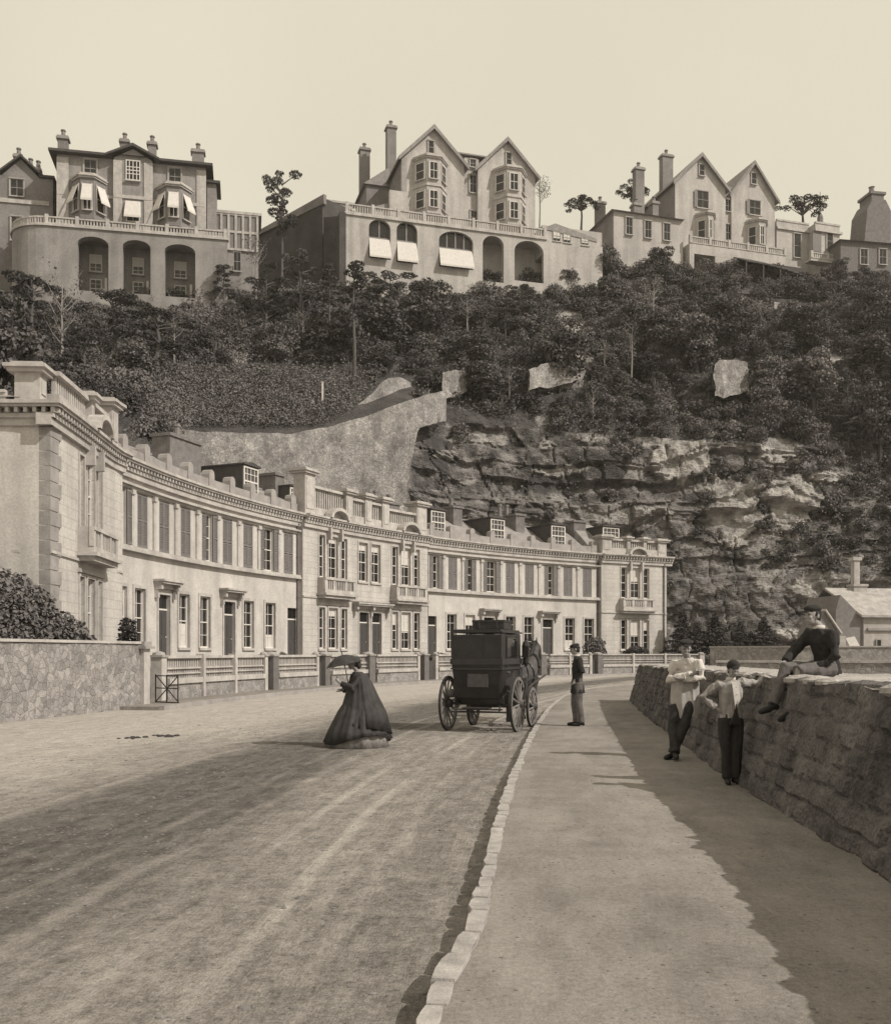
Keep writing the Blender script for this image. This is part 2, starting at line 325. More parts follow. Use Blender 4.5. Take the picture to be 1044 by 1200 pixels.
def ground_material(name, road):
    m = bpy.data.materials.new(name); m.use_nodes = True; n = m.node_tree.nodes; l = m.node_tree.links; b = n['Principled BSDF']
    b.inputs['Roughness'].default_value = .95; b.inputs['Specular IOR Level'].default_value = .1
    def mth(op, a, c=None, d=None, clamp=False):
        q = n.new('ShaderNodeMath'); q.operation = op; q.use_clamp = clamp
        for i, v in enumerate((a, c, d)):
            if v is None: continue
            if isinstance(v, (int, float)): q.inputs[i].default_value = v
            else: l.new(v, q.inputs[i])
        return q.outputs[0]
    def noise(vec, sc, det=4, ro=.6):
        q = n.new('ShaderNodeTexNoise'); q.inputs['Scale'].default_value = sc; q.inputs['Detail'].default_value = det; q.inputs['Roughness'].default_value = ro
        l.new(vec, q.inputs['Vector']); return q.outputs[0]
    def sstep(v, a, c):
        q = n.new('ShaderNodeMapRange'); q.interpolation_type = 'SMOOTHSTEP'; l.new(v, q.inputs['Value']); q.inputs['From Min'].default_value = a; q.inputs['From Max'].default_value = c; return q.outputs[0]
    g = n.new('ShaderNodeNewGeometry'); sp = n.new('ShaderNodeSeparateXYZ'); l.new(g.outputs['Position'], sp.inputs[0]); x, y = sp.outputs[0], sp.outputs[1]
    w = mth('SUBTRACT', mth('SUBTRACT', x, mth('MULTIPLY', mth('MULTIPLY', y, y), .0035)), mth('MULTIPLY', y, .02))
    cb = n.new('ShaderNodeCombineXYZ'); l.new(w, cb.inputs[0]); l.new(mth('MULTIPLY', y, .33), cb.inputs[1]); along = cb.outputs[0]
    pos = g.outputs['Position']
    big = noise(along, .9, 8, .66); med = noise(along, 4.5, 5, .7); fin = noise(pos, 26, 4, .7); spk = noise(pos, 90, 2)
    if road: base = mth('MULTIPLY_ADD', big, .18, .185)
    else: base = mth('MULTIPLY_ADD', big, .26, .10); base = mth('ADD', base, mth('MULTIPLY', mth('SUBTRACT', noise(pos, 2.3, 6, .75), .5), .12))
    base = mth('ADD', base, mth('MULTIPLY', mth('SUBTRACT', med, .5), .34 if road else .12))
    base = mth('ADD', base, mth('MULTIPLY', mth('SUBTRACT', fin, .5), .34 if road else .22))
    base = mth('ADD', base, mth('MULTIPLY', mth('SUBTRACT', spk, .5), .28 if road else .2))
    h = mth('ADD', mth('MULTIPLY', med, 1.4), mth('MULTIPLY', fin, .6))
    c2 = n.new('ShaderNodeCombineXYZ'); l.new(w, c2.inputs[0]); l.new(mth('MULTIPLY', y, .07), c2.inputs[1]); rut = noise(c2.outputs[0], 9, 6, .72); pit = noise(pos, 9, 6, .8)
    if road: base = mth('ADD', base, mth('MULTIPLY', mth('SUBTRACT', noise(pos, 5, 9, .78), .5), .40)); h = mth('ADD', h, noise(pos, 5, 9, .78))
    if road: base = mth('ADD', base, mth('MULTIPLY', mth('SUBTRACT', rut, .5), .15)); h = mth('ADD', h, mth('MULTIPLY', rut, .8))
    base = mth('MULTIPLY', base, mth('MULTIPLY_ADD', sstep(pit, .36, .47), .3 if road else .15, .7 if road else .85)); h = mth('ADD', h, mth('MULTIPLY', pit, .8))
    if road:
        wd = mth('ADD', w, mth('MULTIPLY', mth('SUBTRACT', noise(along, .6, 5), .5), 2.6))
        d = mth('ABSOLUTE', mth('ADD', wd, 3.9)); band = mth('SUBTRACT', 1, sstep(d, .75, 1.9))
        churn = noise(along, 7, 6, .75); band = mth('MULTIPLY', band, mth('MULTIPLY_ADD', churn, 1.5, .05), clamp=True)
        base = mth('MULTIPLY', base, mth('SUBTRACT', 1, mth('MULTIPLY', band, .62)))
        # a darker strip beside the gutter and the pale dust left of the track
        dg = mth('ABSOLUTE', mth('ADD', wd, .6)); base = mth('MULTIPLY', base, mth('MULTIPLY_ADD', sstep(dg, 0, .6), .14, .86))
        w2 = mth('ADD', w, mth('MULTIPLY', mth('SUBTRACT', noise(along, .35, 2), .5), .5))
        for c, wid, a in ((1.42, .06, .22), (1.95, .06, .16), (2.75, .08, .18), (.9, .05, .12), (3.3, .07, .15), (5.2, .08, .12)):
            t = mth('SUBTRACT', 1, sstep(mth('ABSOLUTE', mth('ADD', w2, c)), wid*.3, wid*1.6))
            base = mth('ADD', base, mth('MULTIPLY', mth('MULTIPLY', t, a*.5), sstep(big, .35, .6)))
        base = mth('ADD', base, mth('MULTIPLY', mth('SUBTRACT', 1, sstep(wd, -8, -5.2)), .13))
    else:
        # damp, weed-grown foot of the wall
        base = mth('MULTIPLY', base, mth('MULTIPLY_ADD', sstep(noise(pos, 1.2, 4), .3, .55), .16, .84))
    cr = n.new('ShaderNodeCombineColor')
    l.new(mth('MULTIPLY', base, 1.04), cr.inputs[0]); l.new(mth('MULTIPLY', base, .945), cr.inputs[1]); l.new(mth('MULTIPLY', base, .88), cr.inputs[2])
    l.new(cr.outputs[0], b.inputs['Base Color'])
    bp = n.new('ShaderNodeBump'); bp.inputs['Strength'].default_value = .8 if road else .5; bp.inputs['Distance'].default_value = .05 if road else .02
    l.new(h, bp.inputs['Height']); l.new(bp.outputs[0], b.inputs['Normal'])
    return m
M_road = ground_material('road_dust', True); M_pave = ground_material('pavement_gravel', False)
M_ground = mat('bare_ground', .30, .2, scale=.3, fine=.4, bump=.3)

sheet('ground', [(-900, -60), (900, -60), (900, 1500), (-900, 1500)], -.16, M_ground)
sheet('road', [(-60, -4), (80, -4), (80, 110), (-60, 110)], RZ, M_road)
KP = Path([(-.42, -3), (-.27, .8), (-.11, 4.28), (.13, 5.8), (.42, 8.7), (.95, 13.6), (1.98, 21.6), (3.35, 30.7), (5.0, 39), (7.6, 46.5), (12, 51.5), (20, 54.5), (32, 56.5), (70, 60)])
kpts = [KP.pos(t) for t in np.arange(0, KP.L, .5)]
sheet('pavement', [(p.x+.03, p.y) for p in kpts]+[(70, 60), (70, -4), (0, -4)], 0, M_pave)
# kerb: a line of rough stones of uneven length
kb = MB(); t = 0.0; rk = random.Random(3)
while t < KP.L-1:
    ln = rk.uniform(.22, .55); wd = rk.uniform(.075, .11); a = KP.nrm(t+ln/2); tn = KP.tan(t+ln/2); p = KP.pos(t+ln/2)
    Mx = Matrix(((tn.x, a.x, 0, p.x), (tn.y, a.y, 0, p.y), (0, 0, 1, 0), (0, 0, 0, 1)))
    h = rk.uniform(.010, .020); l2 = ln/2-.008; j = lambda: rk.uniform(-.009, .009)
    o0 = rk.uniform(-.014, .008)
    poly = [(-l2, o0+j()), (-l2*.3, o0-.012+j()), (l2*.5, o0-.01+j()), (l2, o0+j()), (l2+j()*.3, wd+j()), (0, wd+.01+j()), (-l2+j()*.3, wd+j())]
    n = len(poly); top = [(x*.975, (y-wd/2)*.95+wd/2) for x, y in poly]
    vs = [Mx @ Vector((x, y, -.2)) for x, y in poly]+[Mx @ Vector((x, y, h-.018)) for x, y in poly]+[Mx @ Vector((x, y, h+rk.uniform(-.004, .004))) for x, y in top]
    kb.add(vs, [(i, (i+1) % n, n+(i+1) % n, n+i) for i in range(n)]+[(n+i, n+(i+1) % n, 2*n+(i+1) % n, 2*n+i) for i in range(n)]+[tuple(range(2*n, 3*n))])
    t += ln
M_kerb = mat('kerb_stone', .42, .24, scale=5, fine=.3, bump=.5, dist=.01)
tag(kb.build('kerb', M_kerb), kind='structure')
# loose stones and clods on the road
def stones(name, spots, m, label, cat):
    V = []; Q = []; c = 0
    for (x, y, z, r) in spots:
        n = 6; ph = rk.uniform(0, 6)
        for lev, (rr, hh) in enumerate(((1, 0), (.85, .5), (.35, .8))):
            for k in range(n):
                q = ph+2*math.pi*k/n; f = rk.uniform(.75, 1.2); V.append((x+r*rr*f*math.cos(q)*1.3, y+r*rr*f*math.sin(q), z+r*hh*.8))
        for lv in range(2):
            for k in range(n): Q.append((c+lv*n+k, c+lv*n+(k+1) % n, c+(lv+1)*n+(k+1) % n, c+(lv+1)*n+k))
        Q += [(c+12, c+13, c+14, c+15), (c+12, c+15, c+16, c+17)]; c += 18
    o = npmesh(name, V, Q, m); tag(o, label, cat, kind='stuff'); return o
sp = []
for i in range(2600):
    D = 3.8*math.exp(rk.uniform(0, 2.3)); w = -rk.uniform(.2, 9) if rk.random() < .6 else -3.9+rk.gauss(0, .9)
    sp.append((w+.0035*D*D+.02*D, D, RZ-.003, rk.uniform(.006, .017)*(1 if rk.random() < .93 else 1.8)))
sp += [(x_+rk.uniform(-.4, .4), y_, z_, r_*.8) for x_, y_, z_, r_ in sp]
stones('gravel', sp, mat('road_stones', .22, .12, scale=8), 'loose stones and clods scattered over the dusty carriageway', 'gravel')
sp = []
for i in range(900):
    D = 3.9*math.exp(rk.uniform(0, 1.9)); k_ = KP.pos(3+D); sp.append((k_.x+rk.uniform(.2, 3.0)*(.5+D*.05), D, -.002, rk.uniform(.004, .011)))
stones('grit', sp, mat('grit_stones', .2, .1, scale=8), 'small grit and pebbles lying on the gravel pavement', 'gravel')
sp = []
for (px, y) in ((150, 866), (160, 865), (185, 863), (192, 864), (200, 863)):
    g0 = G(px, y, RZ)
    for k in range(5): sp.append((g0.x+rk.uniform(-.2, .2), g0.y+rk.uniform(-.12, .12), RZ, rk.uniform(.03, .06)))
stones('dung', sp, mat('dung', .06, .04, scale=9), 'dark droppings lying on the pale left side of the road', 'droppings')

# ------------------------------------------------------------ sea wall on the right
SW = Path([(1.2, -4), (1.9, 0), (2.5, 3.2), (3.04, 6.7), (3.45, 11.5), (3.86, 15.3), (4.9, 24), (6.05, 32.6)], step=.15)
def rough_wall(path, prof, rows, step, amp, seed, nfreq=2.2, topz=None, s0=0, s1=None):
    """grid skin following a profile [(offset to the left of travel..., z)], roughened with noise"""
    s1 = path.L if s1 is None else s1
    pts = []
    for (a, b), r in zip(zip(prof, prof[1:]), rows):
        for k in range(r): pts.append((lerp(a[0], b[0], k/r), lerp(a[1], b[1], k/r)))
    pts.append(prof[-1]); ss = np.arange(s0, s1+step*.5, step); nr = len(pts); V = np.zeros((len(ss), nr, 3))
    for i, t in enumerate(ss):
        p = path.pos(t); a = path.nrm(t); zs = topz(t) if topz else 1
        for j, (o, z) in enumerate(pts): V[i, j] = (p.x+a.x*o, p.y+a.y*o, z*zs)
    f = lambda q, s_: fbm(V[..., 0]*q, V[..., 1]*q, V[..., 2]*q, s_, 4)
    V[..., 0] += amp*f(nfreq, seed); V[..., 1] += amp*f(nfreq, seed+9); V[..., 2] += amp*.8*f(nfreq, seed+19)*np.clip(V[..., 2]*4, 0, 1)
    return V, nr, len(ss)
wz = lambda t: 1.31 if t < 15 else (1.31-(t-15)*.0055 if t < 38 else 1.18)
V, nr, nl = rough_wall(SW, [(0, -.12), (.38, 1.0), (.47, 1.02)], (34, 3), .045, .045, 5, topz=wz)
ssw = np.arange(0, nl)*.045; zz_ = V[..., 2]; S2 = np.broadcast_to(ssw[:, None], zz_.shape)+.05*vn(V[..., 0]*4, V[..., 1]*4, zz_*4, 41)
cz = zz_/.19+.35*fbm(S2*.5, zz_*1.5, None, 42, 3)+.12*vn(S2*3, zz_*3, None, 43); row = np.floor(cz); fz = cz-row      # squared rubble in uneven courses
bl = .26+.26*_h(row, row*0, row*0, 46); cs2 = S2/bl+_h(row, row*0+3, row*0, 47)*3; fs = cs2-np.floor(cs2); hb = _h(np.floor(cs2), row, row*0, 48)
edge = np.minimum(np.minimum(fz, 1-fz)*.19, np.minimum(fs, 1-fs)*bl); gp_ = np.clip(1-edge/.028, 0, 1)
V[..., 0] += -(hb-.5)*.055+gp_*.04
sw = empty('sea_wall', (0, 0, 0), 0, 'thick battered stone sea wall in its own shade along the right of the pavement', 'wall')
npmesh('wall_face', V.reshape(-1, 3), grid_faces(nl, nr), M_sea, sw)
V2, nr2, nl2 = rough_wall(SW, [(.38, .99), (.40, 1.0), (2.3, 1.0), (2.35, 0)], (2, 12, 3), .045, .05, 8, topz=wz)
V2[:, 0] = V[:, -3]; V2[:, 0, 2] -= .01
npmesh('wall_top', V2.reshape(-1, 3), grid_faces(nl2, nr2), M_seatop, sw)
# far end of the wall, closed by a rough end face
e0 = V[-1]; eb = V2[-1]; cap = MB(); pts = [tuple(p) for p in e0[::3]]+[tuple(p) for p in eb[2:]]
cap.add(pts, [tuple(range(len(pts)))]); cap.build('wall_end', M_sea, sw)
# loose coping stones standing up on the front edge give the shadow its broken outline
tp = MB(); rw = random.Random(5); t = 1.0
while t < SW.L-1:
    if rw.random() < .75:
        p = SW.pos(t); a = SW.nrm(t); z = wz(t)
        tp.ell((p.x+a.x*.5, p.y+a.y*.5, z-.01), (rw.uniform(.08, .16), rw.uniform(.12, .26), rw.uniform(.03, .075)), 7, 5, Matrix.Rotation(rw.uniform(0, 3), 3, 'Z'))
    t += rw.uniform(.25, .6)
tp.build('coping_stone', M_seatop, sw)

# ------------------------------------------------------------ rubble wall on the left
LW = Path([(-14.2, 12), (-12.6, 17.5), (-10.85, 24.4), (-9.55, 30.9)], step=.2)
lz = lambda t: 1.86
V, nr, nl = rough_wall(LW, [(0, -.15), (.0, 1.0), (-.5, 1.0), (-.5, 0)], (20, 5, 3), .14, .035, 25, 3.2, topz=lz)
lw = empty('rubble_wall', (0, 0, 0), 0, 'rough rubble stone garden wall with a pale flat coping at the left edge', 'wall')
npmesh('wall_face', V.reshape(-1, 3), grid_faces(nl, nr), M_rub, lw)
c = MB(); c.lbox(0, LW.L-.05, -.53, .05, 1.875, 1.95, .6); c.build('coping', M_trim, lw, LW.warp)
c = MB(); c.lbox(LW.L-.1, LW.L+.28, -.42, .12, -.14, 1.72); c.build('end_pier', M_trim, lw, LW.warp)
c = MB(); c.lbox(LW.L-.22, LW.L+.4, -.54, .24, 1.722, 1.80); c.lbox(LW.L-.14, LW.L+.32, -.46, .16, 1.80, 1.95); c.build('pier_cap', M_quoin, lw, LW.warp)

# ------------------------------------------------------------ garden fence of the crescent
FP = Path([(-9.85, 32.6), (-9.3, 36), (-8.2, 41), (-6.4, 47.3), (-4.2, 52.8), (-1.4, 58.2), (2.9, 65), (7.5, 71), (12.4, 76.3), (18, 80.2), (22.8, 82.4)], step=.4)
fence_lab = 'pale baluster fence section '
def pier(px, cap=True, dark=False, w=.3, h=1.58):
    t = FP.at_px(px); b = MB(); b.box(-w/2, w/2, -w/2, w/2, -.14, h-.14)
    p = FP.pos(t); r = empty('gate_pier', (p.x, p.y, 0), FP.ang(t))
    b.build('shaft', M_pierd if dark else M_trim, r)
    c = MB(); c.box(-w/2-.05, w/2+.05, -w/2-.05, w/2+.05, h-.138, h-.06); c.lathe([(w/2+.04, h-.06), (w/2+.01, h+.02), (.05, h+.07)], n=8); c.build('cap', M_quoin if dark or cap else M_trim, r)
    return r
def panel(px0, px1):
    a = FP.at_px(px0)+.2; e = FP.at_px(px1)-.2
    root = empty('fence_section', (0, 0, 0), 0)
    m = MB(); m.lbox(a, e, -.2, .12, -.14, .50); m.build('plinth', M_rub, root, FP.warp)
    m = MB(); m.lbox(a, e, -.14, .2, .505, .70); m.lbox(a, e, -.08, .1, .84, .89); m.lbox(a, e, -.08, .1, 1.02, 1.08); m.lbox(a, e, -.12, .14, 1.40, 1.50)
    n = max(1, round((e-a)/3.2))
    for k in range(1, n):
        q = a+(e-a)*k/n; m.lbox(q-.09, q+.09, -.1, .22, -.14, 1.56)
    m.build('rail', M_trim, root, FP.warp)
    b = MB(); k = a+.08
    while k < e: b.lbox(k-.028, k+.028, -.03, .03, .70, .84); b.lbox(k-.034, k+.034, -.035, .035, 1.08, 1.40); b.lbox(k-.028, k+.028, -.03, .03, .89, 1.02); k += .15
    b.build('balusters', M_trim, root, FP.warp)
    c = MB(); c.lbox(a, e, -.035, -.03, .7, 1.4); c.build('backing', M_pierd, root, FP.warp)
    return root
desc = {}
secs = [(190, 309, 'first from the rubble wall at the left end'), (321, 372, 'short one ending just left of the parasol'), (384, 430, 'passing behind the lady in black'), (438, 489, 'between the lady and the carriage'), (510, 632, 'behind the black carriage'), (641, 690, 'behind the man in the dark coat'), (703, 820, 'last towards the right, before the end pavilion')]
for a, e, d in secs:
    tag(panel(a, e), fence_lab+d.replace('’s', ''), 'fence', 'balustrade fence sections in front of the crescent')
piers = [(186, False, .4, 'stout pale pier beside the open iron gate'), (309, False, .28, 'slim pale pier left of the cypress-side gateway'), (317, True, .55, 'wide dark pier right of the first slim pale pier'), (370, False, .26, 'slim pale pier just left of the parasol'), (379, True, .5, 'dark pier directly under the parasol'),
  (431, True, .6, 'wide dark pier right behind the bonnet of the lady'), (489, False, .26, 'slim pale pier left of the carriage gateway'), (496, True, .5, 'dark pier of the gateway just left of the carriage'), (510, False, .26, 'pale pier touching the left edge of the carriage'),
  (633, True, .7, 'dark wide pier just right of the horse'), (691, False, .28, 'pale pier right of the standing man'), (700, True, .6, 'dark pier by the round bush at the right pavilion'), (821, False, .45, 'pale end post of the fence beside the bushes')]
for px, dk, w, d in piers: tag(pier(px, dark=dk, w=w), d, 'gate pier', 'piers of the garden fence')
for px, lab in ((313, 'dark plank gate between the first pair of piers'), (374.5, 'dark plank gate beneath the parasol edge'), (503, 'dark plank gate left of the carriage'), (695.5, 'dark plank gate right of the standing man')):
    t = FP.at_px(px); p = FP.pos(t); m = MB(); r = empty('garden_gate', (p.x, p.y, 0), FP.ang(t), lab, 'gate', 'garden gates of the crescent')
    for k in range(6): m.box(-.55+k*.185, -.375+k*.185, -.03, .0, -.1, 1.12)
    m.build('boards', M_door, r); m = MB(); m.box(-.56, .56, .002, .04, .15, .27); m.build('cross_rail', M_door, r); m = MB(); m.box(-.56, .56, .002, .04, .85, .97); m.build('cross_rail', M_door, r)
# open iron gate at the left
g = G(186, 820, 0); ig = empty('iron_gate', (-9.45, 32.0, -.1), R(-35), 'open black iron gate with crossed braces at the left wall end', 'gate')
m = MB()
for x in (0, .55, 1.1): m.tube([(x, 0, .02), (x, 0, 1.0 if x != .55 else .98)], .022, 6)
for z in (.1, .55, .95): m.tube([(0, 0, z), (1.1, 0, z)], .018, 6)
m.build('gate_frame', M_iron, ig); m = MB(); m.tube([(0, 0, .1), (1.1, 0, .95)], .02, 6); m.tube([(0, .03, .95), (1.1, .03, .1)], .02, 6); m.build('brace', M_iron, ig)
# strip of footway in front of the fence, and raised gardens behind it
m = MB(); m.lbox(-3, FP.L+18, -.5, 1.75, -.13, -.02, 1); tag(m.build('footway', M_pave, None, FP.warp), kind='structure')
m = MB(); m.lbox(-3, FP.L+18, 1.755, 1.92, -.14, .01, .6); tag(m.build('footway_kerb', M_quoin, None, FP.warp), kind='structure')

# ------------------------------------------------------------ far walls at the right, beyond the sea wall
def plainwall(name, pts, z0, z1, th, m, mc, label, cap=.1, over=.06):
    pa = Path(pts, smooth=False, step=1); r = empty(name, (0, 0, 0), 0, label, 'wall')
    a = MB(); a.lbox(0, pa.L, -th, 0, z0, z1, 1.5); a.build('wall_face', m, r, pa.warp, uv=True)
    if mc: a = MB(); a.lbox(-over, pa.L+over, -th-over, over, z1+.003, z1+cap, 1.5); a.build('coping', mc, r, pa.warp)
    return r
plainwall('boundary_wall', [(18.6, 69), (22.0, 66.5), (24.2, 65.5), (36, 64.5), (60, 62)], -.2, 1.95, .5, M_rub, M_seatop, 'long pale boundary wall in front of the small conifers, right of the crescent')
plainwall('slipway_wall', [(11.9, 43), (17, 41.5), (24, 40), (45, 38)], -.2, 1.16, .6, M_rub, M_seatop, 'low pale stone wall seen just above the top of the sea wall')
# ------------------------------------------------------------ windows and doors (front faces local -Y)
WC = {}
def win_meshes(w, h, cols=2, rows=4, arch=False, blind=0, bar=.028, fr=.06):
    k = (round(w, 2), round(h, 2), cols, rows, arch, blind, bar, fr)
    if k in WC: return WC[k]
    f = MB(); f.box(-w/2, -w/2+fr, .12, .2, 0, h); f.box(w/2-fr, w/2, .12, .2, 0, h); f.box(-w/2+fr, w/2-fr, .12, .2, h-fr, h); f.box(-w/2+fr, w/2-fr, .12, .2, 0, fr*1.3)
    f.box(-w/2+fr, w/2-fr, .125, .19, h*.5-fr*.45, h*.5+fr*.45)
    for i in range(1, cols): x = -w/2+w*i/cols; f.box(x-bar/2, x+bar/2, .14, .185, fr*1.3, h-fr)
    for j in range(1, rows):
        if abs(j/rows-.5) > .01: z = h*j/rows; f.box(-w/2+fr, w/2-fr, .142, .183, z-bar/2, z+bar/2)
    g = MB(); g.box(-w/2+fr*.5, w/2-fr*.5, .187, .21, .02, h-.02)
    s = MB(); s.box(-w/2-.12, w/2+.12, -.1, .11, -.13, -.003)
    b = MB()
    if blind > 0: b.box(-w/2+fr, w/2-fr, .165, .185, h*(1-blind), h-fr)
    elif blind < 0: b.box(-w/2+fr, w/2-fr, .165, .185, fr*1.3, h*(-blind))
    objs = []
    def mk(mb, nm, m):
        o = mb.build(nm, m); me = o.data; bpy.data.objects.remove(o); return me
    WC[k] = (mk(f, 'window', M_white), mk(g, 'pane', M_glass), mk(s, 'sill', M_trim), mk(b, 'blind', M_blind) if blind else None); return WC[k]
def ob(nm, me, par, loc=(0, 0, 0), rz=0):
    o = bpy.data.objects.new(nm, me); COL.objects.link(o); o.parent = par; o.location = loc; o.rotation_euler = (0, 0, rz); return o
def window(par, loc, rz, w, h, sill=True, **k):
    f, g, s, b = win_meshes(w, h, **k); o = ob('window', f, par, loc, rz); ob('pane', g, o)
    if sill: ob('sill', s, o)
    if b: ob('blind', b, o)
    return o
def door(par, loc, rz, w, h, m=None):
    k = ('door', round(w, 2), round(h, 2))
    if k not in WC:
        a = MB(); t = h*.76; a.box(-w/2, w/2, .16, .22, 0, t)
        for x0 in (-w/2+.1, .05):
            for z0, z1 in ((.15, t*.42), (t*.5, t-.15)): a.box(x0, x0+w/2-.15, .14, .161, z0, z1)
        o = a.build('door', M_door); me = o.data; bpy.data.objects.remove(o)
        a = MB(); a.box(-w/2, w/2, .17, .2, t+.08, h); o = a.build('fanlight', M_glass); me2 = o.data; bpy.data.objects.remove(o)
        a = MB(); a.box(-w/2, w/2, .13, .21, t, t+.08); o = a.build('transom', M_white); me3 = o.data; bpy.data.objects.remove(o)
        a = MB(); a.ell((w/2-.13, .12, t*.45), .035, 6, 4); o = a.build('handle', M_white); me4 = o.data; bpy.data.objects.remove(o)
        a = MB(); a.box(-w/2-.35, w/2+.35, -.9, .1, -.16, -.003); a.box(-w/2-.35, w/2+.35, -1.25, -.9, -.32, -.165); a.box(-w/2-.35, w/2+.35, -.899, .1, -.4, -.162); o = a.build('step', M_trim); me5 = o.data; bpy.data.objects.remove(o)
        WC[k] = (me, me2, me3, me4, me5)
    q = WC[k]; d = ob('door', q[0], par, loc, rz); ob('fanlight', q[1], d); ob('transom', q[2], d); ob('handle', q[3], d); ob('step', q[4], d); return d

# ------------------------------------------------------------ the crescent: five buildings along one curve
cx_, cy_, cr_ = 42.43, 35.38, 56.44
def cpt(px):
    u = (px-PX0)/F; a = u*u+1; b = -2*(u*cx_+cy_); c = cx_**2+cy_**2-cr_**2; t = (-b+math.sqrt(b*b-4*a*c))/(2*a); return (u*t, t)
arc = [cpt(p) for p in np.linspace(136, 702, 60)]
CP_ = Path([(-13.25, 33.4), (-13.4, 36)]+[(-13.75, 40.9)]+arc[1:-1]+[arc[-1], (16.4, 85.35), (19.75, 87.1)], smooth=True, step=.5)
CP = Path([tuple(CP_.warp(t, -.5, 0))[:2] for t in np.arange(0, CP_.L-.6, .9)]+[tuple(CP_.warp(CP_.L, -.5, 0))[:2]], smooth=True, step=.5)
sA = 0.0; sA2 = CP.at_px(136); sB = CP.at_px(350); sC = CP.at_px(497.5); sE = CP.at_px(702); sF = CP.L
FZ = 1.3; CZ = 9.55; TZ = 10.1         # floor, underside of cornice, top of cornice
def nearest_s(px): return CP.at_px(px)
class Bld:
    def __init__(s, label, s0, s1, d0, group='houses of the crescent'):
        m = CP.pos((s0+s1)/2); s.root = empty('terrace_house', (0, 0, 0), 0, label, 'house', group)
        s.s0, s.s1, s.d0 = s0, s1, d0; s.op = []; s.surr = MB(); s.n = 0
    def opening(s, c, w, z0, z1, kind, **k): s.op.append((c, w, z0, z1, kind, k))
    def loc(s, c, d, z): p = CP.warp(c, d, z); return p
    def finish(s, back=10.0, mwall=None, depth=.32):
        w = MB(); d0 = s.d0
        sb = {s.s0, s.s1}; zb = {-.2, CZ+.3}
        for c, wd, z0, z1, k, kk in s.op: sb |= {c-wd/2, c+wd/2}; zb |= {z0, z1}
        ss = sorted(sb); out = [ss[0]]
        for a in ss[1:]:
            n = max(1, int((a-out[-1])/1.3)); b0 = out[-1]
            for i in range(1, n+1): out.append(b0+(a-b0)*i/n)
        zz = sorted(zb)
        for a, b in zip(out, out[1:]):
            if b-a < 1e-4: continue
            for z0, z1 in zip(zz, zz[1:]):
                cs, cz = (a+b)/2, (z0+z1)/2
                if any(abs(cs-c) < wd/2 and q0 < cz < q1 for c, wd, q0, q1, k, kk in s.op): continue
                w.add([(a, d0, z0), (b, d0, z0), (b, d0, z1), (a, d0, z1)], [(0, 1, 2, 3)])
        for c, wd, z0, z1, k, kk in s.op:
            a, b = c-wd/2, c+wd/2; e = d0-depth
            w.add([(a, d0, z0), (a, e, z0), (a, e, z1), (a, d0, z1)], [(0, 1, 2, 3)]); w.add([(b, d0, z0), (b, e, z0), (b, e, z1), (b, d0, z1)], [(3, 2, 1, 0)])
            w.add([(a, d0, z1), (a, e, z1), (b, e, z1), (b, d0, z1)], [(0, 1, 2, 3)]); w.add([(a, d0, z0), (a, e, z0), (b, e, z0), (b, d0, z0)], [(3, 2, 1, 0)])
        z1 = CZ+.3
        for q in (s.s0, s.s1): e_ = MB(); e_.add([(q, d0, -.2), (q, -back, -.2), (q, -back, z1), (q, d0, z1)], [(0, 1, 2, 3)]); e_.build('end_wall', M_stucco, s.root, CP.warp, fix=False)
        n = max(2, int((s.s1-s.s0)/1.3))
        for i in range(n):
            a, b = lerp(s.s0, s.s1, i/n), lerp(s.s0, s.s1, (i+1)/n)
            w.add([(a, -back, -.2), (b, -back, -.2), (b, -back, z1), (a, -back, z1)], [(0, 1, 2, 3)])
            w.add([(a, d0-.4, z1), (b, d0-.4, z1), (b, -back, z1), (a, -back, z1)], [(0, 1, 2, 3)])
        w.build('wall', mwall or M_stucco, s.root, CP.warp, uv=True, fix=False)
        # cornice with modillions, string courses, base
        c = MB(); A, B = s.s0-(.02), s.s1+(.02)
        ov = s.over
        A -= ov[0]; B += ov[1]
        c.lbox(A, B, d0-.35, d0+.16, CZ-.25, CZ); c.lbox(A, B, d0-.35, d0+.24, CZ+.002, CZ+.16); c.lbox(A, B, d0-.35, d0+.46, CZ+.34, CZ+.43); c.lbox(A, B, d0-.35, d0+.54, CZ+.432, TZ)
        k = A+.1
        while k < B-.15: c.lbox(k, k+.12, d0+.1, d0+.40, CZ+.165, CZ+.337); k += .31
        c.build('cornice', M_trim, s.root, CP.warp)
        if s.surr.v: s.surr.build('window_surround', M_trim, s.root, CP.warp)
        for i, (cc, wd, z0, z1, k, kk) in enumerate(s.op):
            rz = CP.ang(cc); l = s.loc(cc, d0, z0)
            if k == 'w': window(s.root, l, rz, wd, z1-z0, **kk)
            elif k == 'd': door(s.root, l, rz, wd, z1-z0)
    def surround(s, c, w, z0, z1, t=.14, p=.05):
        d = s.d0
        s.surr.lbox(c-w/2-t, c-w/2, d-.02, d+p, z0, z1+t); s.surr.lbox(c+w/2, c+w/2+t, d-.02, d+p, z0, z1+t); s.surr.lbox(c-w/2, c+w/2, d-.02, d+p, z1, z1+t)
    def hood(s, c, w, z, brackets=2):
        d = s.d0; h = MB(); h.lbox(c-w/2, c+w/2, d-.02, d+.5, z+.22, z+.32); h.lbox(c-w/2-.07, c+w/2+.07, d-.02, d+.58, z+.322, z+.42); h.lbox(c-w/2+.05, c+w/2-.05, d-.02, d+.12, z, z+.22)
        for i in range(brackets):
            x = c-w/2+.14+(w-.28)*i/(brackets-1)
            h.lbox(x-.1, x+.1, d-.01, d+.38, z-.05, z+.22); h.lbox(x-.08, x+.08, d-.01, d+.2, z-.45, z-.05)
        h.build('door_hood', M_trim, s.root, CP.warp)
